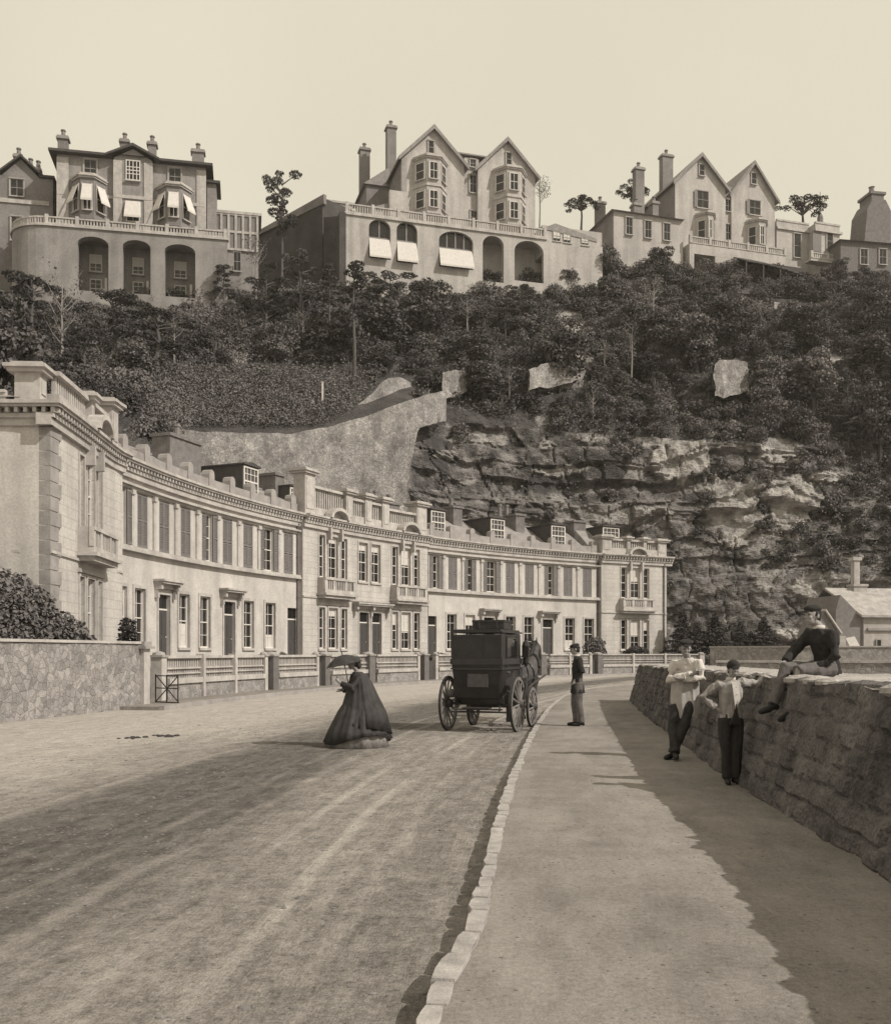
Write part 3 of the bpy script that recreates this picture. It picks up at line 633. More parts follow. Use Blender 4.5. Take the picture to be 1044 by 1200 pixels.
    def balcony(s, c, w, z0, z1):
        d = s.d0; h = MB(); h.lbox(c-w/2-.12, c+w/2+.12, d-.02, d+.75, z0, z0+.14); h.lbox(c-w/2, c+w/2, d-.02, d+.6, z0-.18, z0-.003); h.lbox(c-w/2, c+w/2, d+.42, d+.6, z0+.143, z0+.36)
        h.lbox(c-w/2, c+w/2, d+.38, d+.64, z1-.14, z1)
        for x in (c-w/2+.1, c-w/2+w*.31, c+w/2-w*.31, c+w/2-.1): h.lbox(x-.13, x+.13, d+.42, d+.6, z0+.363, z1-.143)
        x = c-w/2+.35
        while x < c+w/2-.3: h.lbox(x-.045, x+.045, d+.46, d+.56, z0+.363, z1-.143); x += .2
        for q in (c-w/2, c+w/2-.16): h.lbox(q, q+.16, d-.02, d+.42, z0+.143, z1)
        h.build('balcony', M_trim, s.root, CP.warp)
    def pier(s, c, w, z1, d=None, m=None):
        d = s.d0 if d is None else d; h = MB(); h.lbox(c-w/2, c+w/2, d-.75, d+.1, TZ, z1-.35); h.lbox(c-w/2+.12, c+w/2-.12, d+.1, d+.14, TZ+.35, z1-.6)
        h.lbox(c-w/2-.16, c+w/2+.16, d-.95, d+.26, z1-.348, z1-.22); h.lbox(c-w/2-.28, c+w/2+.28, d-1.05, d+.36, z1-.218, z1-.1)
        h.lbox(c-w/2-.1, c+w/2+.1, d-.85, d+.2, z1-.098, z1); h.build('parapet_pier', M_trim, s.root, CP.warp)
    def balus(s, a, b, z0=TZ, z1=11.55):
        d = s.d0; h = MB(); h.lbox(a, b, d-.45, d, z0, z0+.55); h.lbox(a, b, d-.48, d+.03, z1-.16, z1); x = a+.1
        while x < b-.05: h.lbox(x, x+.11, d-.3, d-.15, z0+.553, z1-.163); x += .24
        h.build('balustrade', M_trim, s.root, CP.warp)
    def arch(s, c, w, z=TZ):
        d = s.d0; h = MB(); pts = []
        n = 9; hh = w*.27
        out = [(c-w/2*math.cos(math.pi*i/n), z+hh*math.sin(math.pi*i/n)*1.25) for i in range(n+1)]; inn = [(c-(w/2-.22)*math.cos(math.pi*i/n), z+(hh*1.25-.2)*math.sin(math.pi*i/n)) for i in range(n+1)]
        for i in range(n):
            q = [out[i], out[i+1], inn[i+1], inn[i]]; h.add([(x, d+.1, zz) for x, zz in q]+[(x, d+.66, zz) for x, zz in q], [(0, 1, 2, 3), (7, 6, 5, 4), (0, 4, 5, 1), (2, 6, 7, 3)])
        pl = [(c-w/2+.1, z)]+inn+[(c+w/2-.1, z)]; h.add([(x, d+.14, zz) for x, zz in inn], [tuple(range(len(inn)))])
        h.build('pediment_arch', M_trim, s.root, CP.warp)
    def trip(s, c, lower=True, w=3.3, bal=True, curt=0):
        u = w/3.3
        for k, (o, ww) in enumerate(((-1.22*u, .62), (0, 1.0), (1.22*u, .62))):
            s.opening(c+o, ww, 6.35, 9.0, 'w', cols=2 if ww > .8 else 1, rows=4, sill=False, blind=(.45 if k == 1 and curt else random.choice([0, 0, .25, .15]))); s.surround(c+o, ww, 6.35, 9.0, .1)
            s.opening(c+o, ww, 1.85, 4.45, 'w', cols=2 if ww > .8 else 1, rows=4, sill=True, blind=(.55 if k == 1 and curt else random.choice([0, .2, .35]))); s.surround(c+o, ww, 1.85, 4.45, .1)
        s.surr.lbox(c-w/2-.05, c+w/2+.05, s.d0-.02, s.d0+.1, 4.6, 4.75)
        for q in (-.62, .62): s.surr.lbox(c+q*u-.09, c+q*u+.09, s.d0-.02, s.d0+.36, 8.75, 9.5)
        s.balcony(c, w+.1, 5.2, 6.3)
    def roof(s, ridge_d=-5.2, rz=12.7, e0=-1.0, z0=10.15, hip=(0, 0), back=-10.0, m=None):
        r = MB(); A, B = s.s0, s.s1; n = max(2, int((B-A)/1.5)); h0, h1 = hip
        for i in range(n):
            a, b = i/n, (i+1)/n
            ea, eb = lerp(A, B, a), lerp(A, B, b); ra, rb = lerp(A+h0, B-h1, a), lerp(A+h0, B-h1, b)
            r.add([(ea, e0+s.d0, z0), (eb, e0+s.d0, z0), (rb, ridge_d, rz), (ra, ridge_d, rz)], [(0, 1, 2, 3)]); r.add([(ea, back, z0), (eb, back, z0), (rb, ridge_d, rz), (ra, ridge_d, rz)], [(3, 2, 1, 0)])
        for e, rr in ((A, A+h0), (B, B-h1)): r.add([(e, e0+s.d0, z0), (rr, ridge_d, rz), (e, back, z0)], [(0, 1, 2)])
        r.lbox(A+h0, B-h1, ridge_d-.12, ridge_d+.12, rz-.03, rz+.08)
        # low courses of lead at the verges between houses
        o = r.build('roof', m or M_slate, s.root, CP.warp); s.roofo = o
    def dormer(s, c, d=-1.7, w=1.5, z0=10.7, h=1.75, back=-5):
        p = CP.warp(c, d, 0); r = MB(); rz = CP.ang(c); L = d-back
        r.box(-w/2, w/2, 0.05, L, z0, z0+h-.02)
        ro = r.build('dormer', M_lead, s.root, None, loc=(p.x, p.y, 0), rot=(0, 0, rz))
        q = MB(); q.xprism([(-w/2-.1, z0+h-.02), (w/2+.1, z0+h-.02), (w/2+.1, z0+h+.06), (0, z0+h+.22), (-w/2-.1, z0+h+.06)], -.12, L)
        q.build('dormer_roof', M_lead, ro)
        window(ro, (0, -.13, z0+.12), 0, w-.1, h-.2, sill=True, cols=4, rows=4, bar=.04, fr=.10)
    def chimney(s, c, d, w, dp, z0, z1, pots=2, m=None, ph=.7):
        p = CP.warp(c, d, 0); r = MB(); r.box(-w/2, w/2, -dp/2, dp/2, z0, z1); r.box(-w/2-.1, w/2+.1, -dp/2-.1, dp/2+.1, z1+.002, z1+.18)
        o = r.build('chimney', m or M_brick, s.root, None, loc=(p.x, p.y, 0), rot=(0, 0, CP.ang(c)))
        for k in range(pots):
            q = MB(); y = 0; x = (k-(pots-1)/2)*w/max(pots, 1) if w > dp else 0; y = (k-(pots-1)/2)*dp/max(pots, 1) if dp >= w else 0
            q.lathe([(.2, z1+.18), (.16, z1+.18+ph*.8), (.21, z1+.18+ph*.82), (.2, z1+.18+ph)], (x, y, 0), 8); q.build('chimney_pot', M_pot, o)

# --- curved ranges
def rng(label, s0, s1, g, doors, plain, skipg, nwin, openw, fp0, fp1):
    b = Bld(label, s0, s1, 0.0); b.over = (-.0, -.0)
    for px in g:
        c = nearest_s(px)
        if px in doors: b.opening(c, 1.15, FZ, 4.35, 'd'); b.surround(c, 1.15, FZ, 4.35, .13); b.hood(c, 2.0, 4.62)
        elif px in plain: b.opening(c, 1.1, FZ, 4.3, 'd')
        else: b.opening(c, 1.05, 1.85, 4.5, 'w', rows=4, blind=random.choice([0, 0, .3, -.45, -.3])); b.surround(c, 1.05, 1.85, 4.5, .16)
    a, e = nearest_s(fp0), nearest_s(fp1); cs = [a+(e-a)*i/(nwin-1) for i in range(nwin)]; pitch = cs[1]-cs[0]
    sh = MB(); shl = MB(); pil = MB()
    for i, c in enumerate(cs):
        b.opening(c, 1.0, 6.35, 8.8, 'w', rows=4, sill=False)
        def leaf(x0, x1, dd, mb):
            mb.lbox(x0, x0+.07, dd, dd+.05, 6.38, 8.78); mb.lbox(x1-.07, x1, dd, dd+.05, 6.38, 8.78)
            for z in (6.38, 7.55, 8.68): mb.lbox(x0+.07, x1-.07, dd, dd+.05, z, z+.1)
            z = 6.5
            while z < 8.66:
                if not 7.5 < z < 7.66: mb.add([(x0+.07, dd+.045, z), (x1-.07, dd+.045, z), (x1-.07, dd+.005, z+.075), (x0+.07, dd+.005, z+.075)], [(0, 1, 2, 3)])
                z += .085
        nm = 'shutter'
        st = openw.get(i, 'closed')
        if st == 'open': leafs = [(-1.02, -.52, .03), (.52, 1.02, .03)]
        elif st == 'half': leafs = [(0.01, .5, -.06), (-1.02, -.52, .03)]
        elif st == 'right': leafs = [(-.5, -.01, -.06), (.52, 1.02, .03)]
        else: leafs = [(-.5, -.01, -.06), (.01, .5, -.06)]
        for x0, x1, dd in leafs:
            m_ = MB(); leaf(c+x0, c+x1, dd, m_); m_.build('shutter', M_shut, b.root, CP.warp)
    # pilasters and pale panels between the windows
    for i in range(nwin-1):
        x = (cs[i]+cs[i+1])/2; pil.lbox(x-.11, x+.11, 0, .09, 6.35, 8.62); pil.lbox(x-.16, x+.16, 0, .16, 8.62, 8.83)
    pil.lbox(s0+.05, s1-.05, 0, .26, 6.08, 6.2); pil.lbox(s0+.05, s1-.05, 0, .2, 6.203, 6.32); pil.lbox(s0+.05, s1-.05, 0, .1, 8.84, 8.96); pil.lbox(s0+.05, s1-.05, 0, .24, 8.963, 9.06)
    pil.build('window_band', M_trim, b.root, CP.warp)
    par = MB(); par.lbox(s0, s1, -.45, -.08, TZ, TZ+.6); x = s0+.9
    while x < s1-.5: stub = MB(); stub.lbox(x-.26, x+.26, -.5, -.02, TZ, TZ+.85); stub.xprism([(x-.26, TZ+.85), (x+.26, TZ+.85), (x+.2, TZ+1.02), (x, TZ+1.1), (x-.2, TZ+1.02)], -.5, -.02); stub.build('parapet_block', M_quoin, b.root, CP.warp); x += (s1-s0-1.4)/8
    par.build('parapet', M_quoin, b.root, CP.warp)
    b.finish(); b.roof(); return b
g1 = [141.6, 163.5, 192, 215.4, 240, 268.5, 291, 316.5, 343]
b1 = rng('long curved house range with closed shutters between the left and centre pavilions', sA2, sB, g1, (192, 268.5), (343,), (), 9, {0: 'right', 4: 'right', 7: 'open'}, 141, 338)
g2 = [505.7, 529, 550.6, 572.7, 598, 619.5, 641.6, 667.5, 690]
b2 = rng('long curved house range with several open shutters right of the centre pavilion, behind the carriage', sC, sE, g2, (572.7, 641.6), (505.7,), (), 9, {0: 'right', 2: 'half', 3: 'open', 6: 'right'}, 508, 688)
def cs_(px, d=-2): # parameter whose point at offset d shows at px
    best = min(np.arange(0, CP.L, .1), key=lambda t: abs(PX0+F*CP.warp(t, d, 0).x/CP.warp(t, d, 0).y-px)); return float(best)
b1.dormer(cs_(294, -1.7), w=1.6, z0=10.75, h=1.95); b1.chimney(cs_(208, -4.5), -4.5, 3.0, 1.2, 10.5, 13.7, 1, ph=.8); b1.chimney(cs_(322, -4.5), -4.8, .9, 1.4, 10.5, 13.3, 0)
b1.dormer(cs_(347, -3.2), d=-3.2, w=1.4, z0=11.0, h=1.6)
for px in (513, 583, 654): b2.dormer(cs_(px, -1.7), w=1.65, z0=10.6, h=1.95)
for px, w_, z_, pots in ((529, 1.0, 13.4, 1), (603, 1.0, 13.4, 0), (673, 1.3, 13.3, 0)): b2.chimney(cs_(px, -4.8), -4.8, w_, 1.6, 10.5, z_, pots)
b2.chimney(cs_(590, -7), -7, 1.6, .9, 10.5, 13.6, 2, ph=1.0)
# low party walls standing above the slates
def pav(label, s0, s1, trips, d0=.3, over=(.0, .0)):
    b = Bld(label, s0, s1, d0); b.over = over
    for c, cu in trips: b.trip(c, curt=cu); b.arch(c, 2.1)
    b.surr.lbox(s0, s1, d0-.02, d0+.07, 5.0, 5.1)
    return b
# centre pavilion
c1, c2 = nearest_s(385.5), nearest_s(471.5)
bc = pav('centre pavilion with paired doors, two balconies and a balustraded roofline', sB, sC, ((c1, 0), (c2, 1)))
for px in (421, 436): c = nearest_s(px); bc.opening(c, .98, 6.35, 8.95, 'w', rows=4, blind=.2); bc.surround(c, .98, 6.35, 8.95, .12)
for px in (422, 437): c = nearest_s(px); bc.opening(c, 1.05, FZ, 4.3, 'd'); bc.surround(c, 1.05, FZ, 4.3, .1)
bc.hood(nearest_s(429.5), 3.9, 4.5, 3)
bc.finish(mwall=M_ashlar)
for px, w_, z_ in ((357, 1.1, 12.95), (404, .75, 12.3), (426.5, .75, 12.3), (447, .75, 12.3), (489.5, 1.1, 12.5)): bc.pier(nearest_s(px), w_, z_)
bc.balus(nearest_s(361), nearest_s(401), z1=12.0); bc.balus(nearest_s(406.5), nearest_s(423), z1=11.8); bc.balus(nearest_s(429), nearest_s(444), z1=11.8); bc.balus(nearest_s(450), nearest_s(485), z1=11.6)
bc.roof(z0=10.3, rz=12.4, hip=(2, 2)); bc.chimney(cs_(456, -6), -6, 1.2, 1.2, 10.5, 13.2, 1); bc.chimney(cs_(444, -6), -6.4, 1.0, 1.2, 10.5, 13.4, 1); bc.dormer(cs_(373, -3), d=-2.6, w=1.3, z0=11.2, h=1.3)
# right pavilion
bR = pav('right end pavilion with one balcony, last house before the cliff', sE, sF, ((nearest_s(741.5), 1),), over=(0, .5)); bR.finish(mwall=M_ashlar)
bR.pier(sE+.55, 1.0, 11.75); bR.pier(sF-.55, .9, 11.7); m3 = nearest_s(741.5)
bR.balus(sE+1.05, m3-.9, z1=11.45); bR.balus(m3-.6, m3+.9, z1=11.45); bR.balus(m3+1.2, sF-1.0, z1=11.45); bR.pier(m3-.75, .3, 11.75); bR.pier(m3+1.05, .3, 11.75)
bR.roof(z0=10.3, rz=13.4, hip=(.5, 4.5)); bR.dormer(nearest_s(722)+.9, d=-1.9, w=1.9, z0=10.9, h=1.9)
for b_, s_, dd in ((b1, sB-.22, .0), (b2, sC+.25, 0), (b2, sE-.2, 0), (bR, sF-.35, .3), (b1, sA2+.25, 0)):
    m = MB(); q = CP.warp(s_, dd+.09, 0); m.tube([(q.x, q.y, .2), (q.x, q.y, 9.3)], .055, 8); m.tube([(q.x, q.y, 9.2), (q.x, q.y, 9.45)], [.07, .13], 8)
    for z in (2.5, 4.9, 7.4): m.tube([(q.x, q.y, z), (q.x, q.y, z+.1)], .075, 8)
    m.build('drainpipe', M_iron if s_ > sE-1 and s_ < sE else M_pierd, b_.root)
# left pavilion: wide return front facing the camera, rusticated corner
bL = pav('left end pavilion with quoined corner, behind the large clipped bush', sA, sA2, ((CP.at_px(97), 0),), over=(.35, 0))
bL.finish(mwall=M_ashlar, back=24)
bL.pier(sA+.35, .65, 11.5, d=-.15); bL.pier(sA2-1.0, .8, 12.2); m3 = CP.at_px(97)
bL.balus(sA+.9, m3-.2, z1=11.45); bL.balus(m3+.2, sA2-1.5, z1=11.45); bL.pier(m3, .3, 11.7)
bL.roof(z0=10.3, rz=12.0, hip=(3, 0), back=-12)
xq = CP.warp(sA, .3, 0).x; yq = CP.warp(sA, .3, 0).y
t0 = CP.tan(0); ang0 = math.atan2(-t0.y, -t0.x)+R(90)
m = MB()     # quoins wrap the corner
for k in range(19):
    z = -.1+k*.505; L_ = .95 if k % 2 else .7
    if z+.49 > CZ: break
    m.box(xq-L_-.02, xq+.02, yq-.02, yq+(.7 if k % 2 else .95), z, z+.475)
m.build('quoin', M_quoin, bL.root)
m = MB(); X0 = xq-24   # cornice and string course of the return front
m.box(X0, xq+.16, yq-.16, yq-.005, CZ-.25, CZ); m.box(X0, xq+.24, yq-.24, yq-.005, CZ+.002, CZ+.16); m.box(X0, xq+.46, yq-.46, yq-.005, CZ+.34, CZ+.428); m.box(X0, xq+.54, yq-.54, yq-.005, CZ+.43, TZ-.002)
k = X0
while k < xq+.3: m.box(k, k+.12, yq-.40, yq-.1, CZ+.165, CZ+.337); k += .31
m.box(X0, xq-1.0, yq-.07, yq-.003, 5.0, 5.1)
m.build('return_cornice', M_trim, bL.root)
m = MB(); m.box(X0, xq-1.5, yq-.05, yq+.35, TZ, TZ+.35); m.box(X0, xq-1.5, yq-.1, yq+.4, TZ+.353, TZ+.45); m.build('return_parapet', M_trim, bL.root)
# raised front gardens between fence and houses
m = MB(); n = 60; vs = []
for i in range(n+1):
    t = FP.L*i/n; a = FP.warp(t, -.5, -.05); c = CP.warp(lerp(sA-1, sF+2, i/n), .3, .93); vs += [(a.x, a.y, -.05), (lerp(a.x, c.x, .35), lerp(a.y, c.y, .35), .6), (c.x, c.y, .93)]
V = np.array(vs); tag(npmesh('garden_ground', V, grid_faces(n+1, 3), mat('garden_earth', .2, .12, scale=1.5, fine=.5)), kind='structure')
# ------------------------------------------------------------ hillside and cliff
cpx = [-420, 0, 200, 225, 340, 430, 480, 530, 640, 780, 900, 1044, 1200, 1500]
def li(v): return lambda p: np.interp(p, cpx, v)
LD = [[60, 60, 80, 88, 92, 97, 100, 102, 106, 108, 106, 104, 100, 95],
      [62, 62.5, 82.5, 90, 94.5, 99, 102, 104, 109, 111, 109, 107, 103, 98],
      [64, 66, 85, 92, 96, 101, 105, 110, 115, 119, 119, 119, 115, 110],
      [78, 90, 103, 106, 110, 115, 118, 121, 124, 128, 130, 130, 126, 120],
      [110, 121, 124, 125, 130, 135, 139, 142, 146, 153, 156, 157, 152, 147]]
LY = [[787, 787, 784, 782, 781, 780, 780, 778, 777, 777, 777, 777, 777, 778],
      [515, 515, 540, 545, 545, 540, 580, 640, 665, 680, 680, 680, 680, 680],
      [480, 470, 500, 508, 508, 492, 478, 492, 500, 512, 525, 545, 560, 560],
      [420, 425, 436, 436, 438, 436, 432, 430, 428, 430, 432, 440, 440, 450],
      [370, 366, 366, 365, 358, 350, 346, 344, 338, 318, 330, 338, 342, 348]]
cols = np.arange(-420, 1500, 2.2); NC = len(cols)
XD = [np.interp(cols, cpx, d) for d in LD]; ZZ = [EYE+(HY-np.interp(cols, cpx, y))/F*d for d, y in zip(XD, LY)]
XD += [XD[4]+14, XD[4]+70, XD[4]+420]; ZZ += [ZZ[4]+.6, ZZ[4]+2.0, ZZ[4]-60]
rowsD = []; rowsZ = []; par = []
for k, n in enumerate((44, 74, 44, 34, 5, 6, 5)):
    for i in range(n+(k == 6)):
        t = i/n; rowsD.append(lerp(XD[k], XD[k+1], t)); rowsZ.append(lerp(ZZ[k], ZZ[k+1], t)); par.append(k+t)
TD = np.array(rowsD); TZ_ = np.array(rowsZ); par = np.array(par); TPX = np.broadcast_to(cols, TD.shape); TX = (TPX-PX0)/F*TD
TPY = HY-(TZ_-EYE)*F/TD
rockm = np.clip((TPX-470)/25, 0, 1)*np.clip((2.35-par[:, None])/.4, 0, 1)*np.clip(par[:, None]/.06, 0, 1)
q = TZ_*.36+2.6*fbm(TX*.04, TD*.03, TZ_*.06, 3, 4)-TX*.03
fr = q-np.floor(q); hs = _h(np.floor(q), np.floor(q)*0, np.floor(q)*0, 77); hs2 = _h(np.floor(q)+1, np.floor(q)*0, np.floor(q)*0, 77)
st = lerp(hs, hs2, np.clip((fr-.86)/.14, 0, 1))
q2 = q*3.7+fbm(TX*.15, TZ_*.2, None, 8, 3)*1.3; st2 = _h(np.floor(q2), np.floor(q2)*0, np.floor(q2)*0, 5)
blk = vn(TX*.35+3*np.floor(q), TZ_*.1, TD*0, 31)
fx_ = TX*.22+.8*fbm(TX*.12, TZ_*.12, None, 17, 3)+hs*5; bx_ = _h(np.floor(fx_), np.floor(q), TD*0, 19); fe = np.minimum(fx_-np.floor(fx_), 1-(fx_-np.floor(fx_)))
rd = -(1.15+1.1*vn(TX*.05, TZ_*.08, None, 50))*st-.5*st2-1.0*bx_-2.6*fbm(TX*.055+TZ_*.03, TZ_*.06, TD*.03, 14, 4)-1.3*np.abs(fbm(TX*.28+TZ_*.1, TZ_*.3, TD*.2, 21, 5))+.45*np.clip(1-fe/.05, 0, 1)-.35*fbm(TX*1.1, TZ_*1.1, None, 23, 3)+2.0
vd = 1.1*fbm(TX*.06, TD*.06, TZ_*.04, 44, 4)
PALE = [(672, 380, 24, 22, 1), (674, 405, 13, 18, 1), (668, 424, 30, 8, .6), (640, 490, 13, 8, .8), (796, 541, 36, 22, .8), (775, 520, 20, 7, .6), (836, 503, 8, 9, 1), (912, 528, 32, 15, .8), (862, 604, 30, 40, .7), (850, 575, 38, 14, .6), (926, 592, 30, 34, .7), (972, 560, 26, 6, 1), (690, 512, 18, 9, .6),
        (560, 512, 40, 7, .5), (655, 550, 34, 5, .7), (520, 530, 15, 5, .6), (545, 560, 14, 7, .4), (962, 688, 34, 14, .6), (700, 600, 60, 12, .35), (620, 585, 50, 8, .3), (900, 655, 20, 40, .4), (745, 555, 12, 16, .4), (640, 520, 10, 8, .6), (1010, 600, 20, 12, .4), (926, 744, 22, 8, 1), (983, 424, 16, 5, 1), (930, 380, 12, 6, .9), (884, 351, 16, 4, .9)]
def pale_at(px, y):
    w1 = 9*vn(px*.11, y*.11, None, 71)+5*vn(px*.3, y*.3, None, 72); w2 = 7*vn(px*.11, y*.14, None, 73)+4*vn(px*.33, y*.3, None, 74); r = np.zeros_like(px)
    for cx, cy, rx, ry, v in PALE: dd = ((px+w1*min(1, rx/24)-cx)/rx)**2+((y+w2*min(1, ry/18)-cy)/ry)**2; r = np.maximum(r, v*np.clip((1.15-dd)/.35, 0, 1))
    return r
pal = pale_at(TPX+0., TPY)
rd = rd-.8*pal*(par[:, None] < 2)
DY = rd*rockm-vd*.4*(1-rockm)*np.clip(par[:, None], 0, 1); TYY = TD+DY; TZZ = TZ_+vd*(1-rockm)*np.clip((4-par[:, None]), 0, 1)*np.clip(par[:, None]-1, 0, 1)+.5*rockm*fbm(TX*.2, TD*.1, TZ_*.3, 60, 3)
TV = np.stack([TX+DY*TX/TD*.0+rockm*.6*fbm(TX*.3, TZ_*.3, None, 90, 3), TYY, TZZ], -1)
M_hill = mat('hill_undergrowth', .11, .05, scale=.5, fine=.8, bump=1, dist=.4)
def rock_material():
    m = mat('cliff_rock', .27, .09, scale=.22, fine=.6, bump=.9, dist=.35, detail=9, stretch=(1, 1, 2.4)); n = m.node_tree.nodes; l = m.node_tree.links
    # bedding veins, following a warped vertical coordinate, and lichen / thin grass patches
    g = n.new('ShaderNodeNewGeometry'); w = n.new('ShaderNodeTexWave'); w.wave_type = 'BANDS'; w.bands_direction = 'Z'; w.inputs['Scale'].default_value = .22; w.inputs['Distortion'].default_value = 14; w.inputs['Detail'].default_value = 5; w.inputs['Detail Scale'].default_value = .35
    l.new(g.outputs['Position'], w.inputs['Vector']); b = n['Principled BSDF']; src = b.inputs['Base Color'].links[0].from_socket
    r = n.new('ShaderNodeMapRange'); r.inputs['To Min'].default_value = .72; r.inputs['To Max'].default_value = 1.1; l.new(w.outputs['Fac'], r.inputs['Value'])
    s1 = n.new('ShaderNodeVectorMath'); s1.operation = 'SCALE'; l.new(src, s1.inputs[0]); l.new(r.outputs[0], s1.inputs['Scale'])
    nz = n.new('ShaderNodeTexNoise'); nz.inputs['Scale'].default_value = .16; nz.inputs['Detail'].default_value = 8; nz.inputs['Roughness'].default_value = .7; l.new(g.outputs['Position'], nz.inputs['Vector'])
    cr = n.new('ShaderNodeMapRange'); cr.inputs['From Min'].default_value = .46; cr.inputs['From Max'].default_value = .56; l.new(nz.outputs[0], cr.inputs['Value'])
    mx = n.new('ShaderNodeMix'); mx.data_type = 'RGBA'; l.new(cr.outputs[0], mx.inputs[0]); l.new(s1.outputs[0], mx.inputs[6]); mx.inputs[7].default_value = tint(.055); l.new(mx.outputs[2], b.inputs['Base Color'])
    return m
M_rock = rock_material()
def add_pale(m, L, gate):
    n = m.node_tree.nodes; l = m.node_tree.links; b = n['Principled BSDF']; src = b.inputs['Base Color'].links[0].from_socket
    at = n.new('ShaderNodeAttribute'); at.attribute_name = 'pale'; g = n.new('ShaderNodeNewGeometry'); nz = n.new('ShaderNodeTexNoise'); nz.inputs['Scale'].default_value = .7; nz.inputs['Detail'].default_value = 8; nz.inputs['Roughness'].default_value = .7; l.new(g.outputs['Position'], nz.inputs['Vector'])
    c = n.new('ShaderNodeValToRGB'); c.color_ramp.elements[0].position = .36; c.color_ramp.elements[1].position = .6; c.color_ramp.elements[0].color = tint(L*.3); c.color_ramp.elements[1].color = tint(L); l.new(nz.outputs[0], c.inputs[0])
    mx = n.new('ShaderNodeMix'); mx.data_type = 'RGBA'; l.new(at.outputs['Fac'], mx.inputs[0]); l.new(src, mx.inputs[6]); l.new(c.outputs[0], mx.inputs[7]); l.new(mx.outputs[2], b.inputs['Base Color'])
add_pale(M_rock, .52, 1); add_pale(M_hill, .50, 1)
fa = grid_faces(len(par), NC); fr_ = fa[:, 0]//NC; fc = fa[:, 0] % NC
isrock = (par[fr_] < 2.0) & (cols[fc] > 474)
def sub(faces):
    u, inv = np.unique(faces, return_inverse=True); return TV.reshape(-1, 3)[u], inv.reshape(faces.shape), pal.ravel()[u]
def withpale(o, a):
    at = o.data.attributes.new('pale', 'FLOAT', 'POINT'); at.data.foreach_set('value', a.astype(np.float32)); return tag(o, kind='structure')
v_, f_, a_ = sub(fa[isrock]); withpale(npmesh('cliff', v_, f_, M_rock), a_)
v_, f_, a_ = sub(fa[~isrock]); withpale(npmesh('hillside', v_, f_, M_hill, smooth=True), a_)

# ------------------------------------------------------------ retaining walls of the zigzag road
def screenwall(name, pts, m, label, th=1.0, amp=.12, seed=1):
    """pts: (px, ytop, ybottom, D): a standing wall following a curve on the hill"""
    pts = np.array(pts, float); d = np.r_[0, np.cumsum(np.hypot(np.diff(pts[:, 0]), np.diff(pts[:, 1])))]; t = np.arange(0, d[-1]+.1, 3.0)
    pp = [np.interp(t, d, pts[:, i]) for i in range(4)]; k = np.ones(5)/5
    for i in (0, 1, 3): pp[i] = np.convolve(np.pad(pp[i], 2, mode='edge'), k, 'valid')
    X = (pp[0]-PX0)/F*pp[3]; zt = EYE+(HY-pp[1])/F*pp[3]; zb = EYE+(HY-pp[2])/F*pp[3]; nr = 16; V = np.zeros((len(t), nr+3, 3))
    for j in range(nr+1): q = j/nr; V[:, j, 0] = X; V[:, j, 1] = pp[3]+(1-q)*-.4; V[:, j, 2] = lerp(zb, zt, q)
    V[:, nr+1] = V[:, nr]+np.array([0, th, .0]); V[:, nr+2] = V[:, nr+1]+np.array([0, .1, -3])
    for a in range(3): V[..., a] += amp*fbm(V[..., 0]*.9, V[..., 1]*.9, V[..., 2]*.9, seed+a*7, 4)
    o = npmesh(name, V.reshape(-1, 3), grid_faces(len(t), nr+3), m); return tag(o, label, 'wall')
screenwall('retaining_wall', [(205, 503, 640, 84), (225, 505, 640, 86), (290, 507, 640, 89), (340, 508, 640, 92), (385, 500, 640, 95), (430, 487, 640, 97.5), (462, 474, 640, 99), (474, 471, 620, 99.7), (482, 468, 540, 100.3), (490, 465, 505, 101), (503, 461, 487, 102.3), (515, 459, 474, 104), (526, 457, 462, 106.5)], M_rubbig, 'high curved rubble retaining wall rising behind the crescent roofs')
screenwall('retaining_wall', [(352, 512, 530, 99), (385, 497, 520, 101), (410, 482, 510, 104), (432, 464, 500, 106), (452, 444, 490, 108.5), (468, 441, 480, 111), (486, 450, 470, 112.5)], M_rubbig, 'smaller pale triangular wall of the upper bend, above the high retaining wall')
screenwall('garden_wall', [(516, 437, 470, 112), (535, 433, 465, 114), (562, 431, 452, 117)], M_rubbig, 'short pale wall stub right above the bend of the retaining wall', amp=.3)
screenwall('garden_wall', [(618, 434, 458, 116), (632, 427, 455, 117), (645, 425, 455, 119), (668, 428, 450, 120), (690, 422, 440, 121)], M_rubbig, 'overgrown pale wall below the scree patch', amp=.3)
screenwall('ruined_wall', [(836, 428, 466, 121), (840, 421, 466, 121.3), (850, 424, 466, 122), (866, 420, 462, 123), (880, 426, 458, 124)], M_rubbig, 'ruined square rubble wall standing alone in the scrub on the right', amp=.3)
for pts, lab in (([(866, 346, 356, 148), (900, 350, 356, 148)], 'bright strip of garden wall below the awning of the right villa'), ([(904, 352, 364, 147), (946, 360, 366, 147)], 'bright garden wall running down from the dark roof on the right'), ([(915, 370, 378, 143), (938, 378, 390, 142)], 'small bright wall fragment beneath the garden walls on the right'), ([(966, 417, 424, 134), (998, 419, 434, 134)], 'bright wall fragment low in the scrub near the right edge'),
                 ([(262, 412, 432, 110), (292, 413, 434, 111)], 'pale wall fragment above the hedge field on the left'), ([(372, 468, 476, 106), (386, 466, 472, 107)], 'tiny pale wall fragment beside the marker post')):
    screenwall('garden_wall', pts, M_seatop, lab, amp=.35, th=.5)
# pale scree and rock outcrops
M_scree = mat('pale_scree', .42, .17, scale=1.6, fine=.7, bump=1, dist=.3)
M_rockl = mat('pale_rock', .36, .14, scale=.5, fine=.5, bump=1, dist=.4, detail=9)


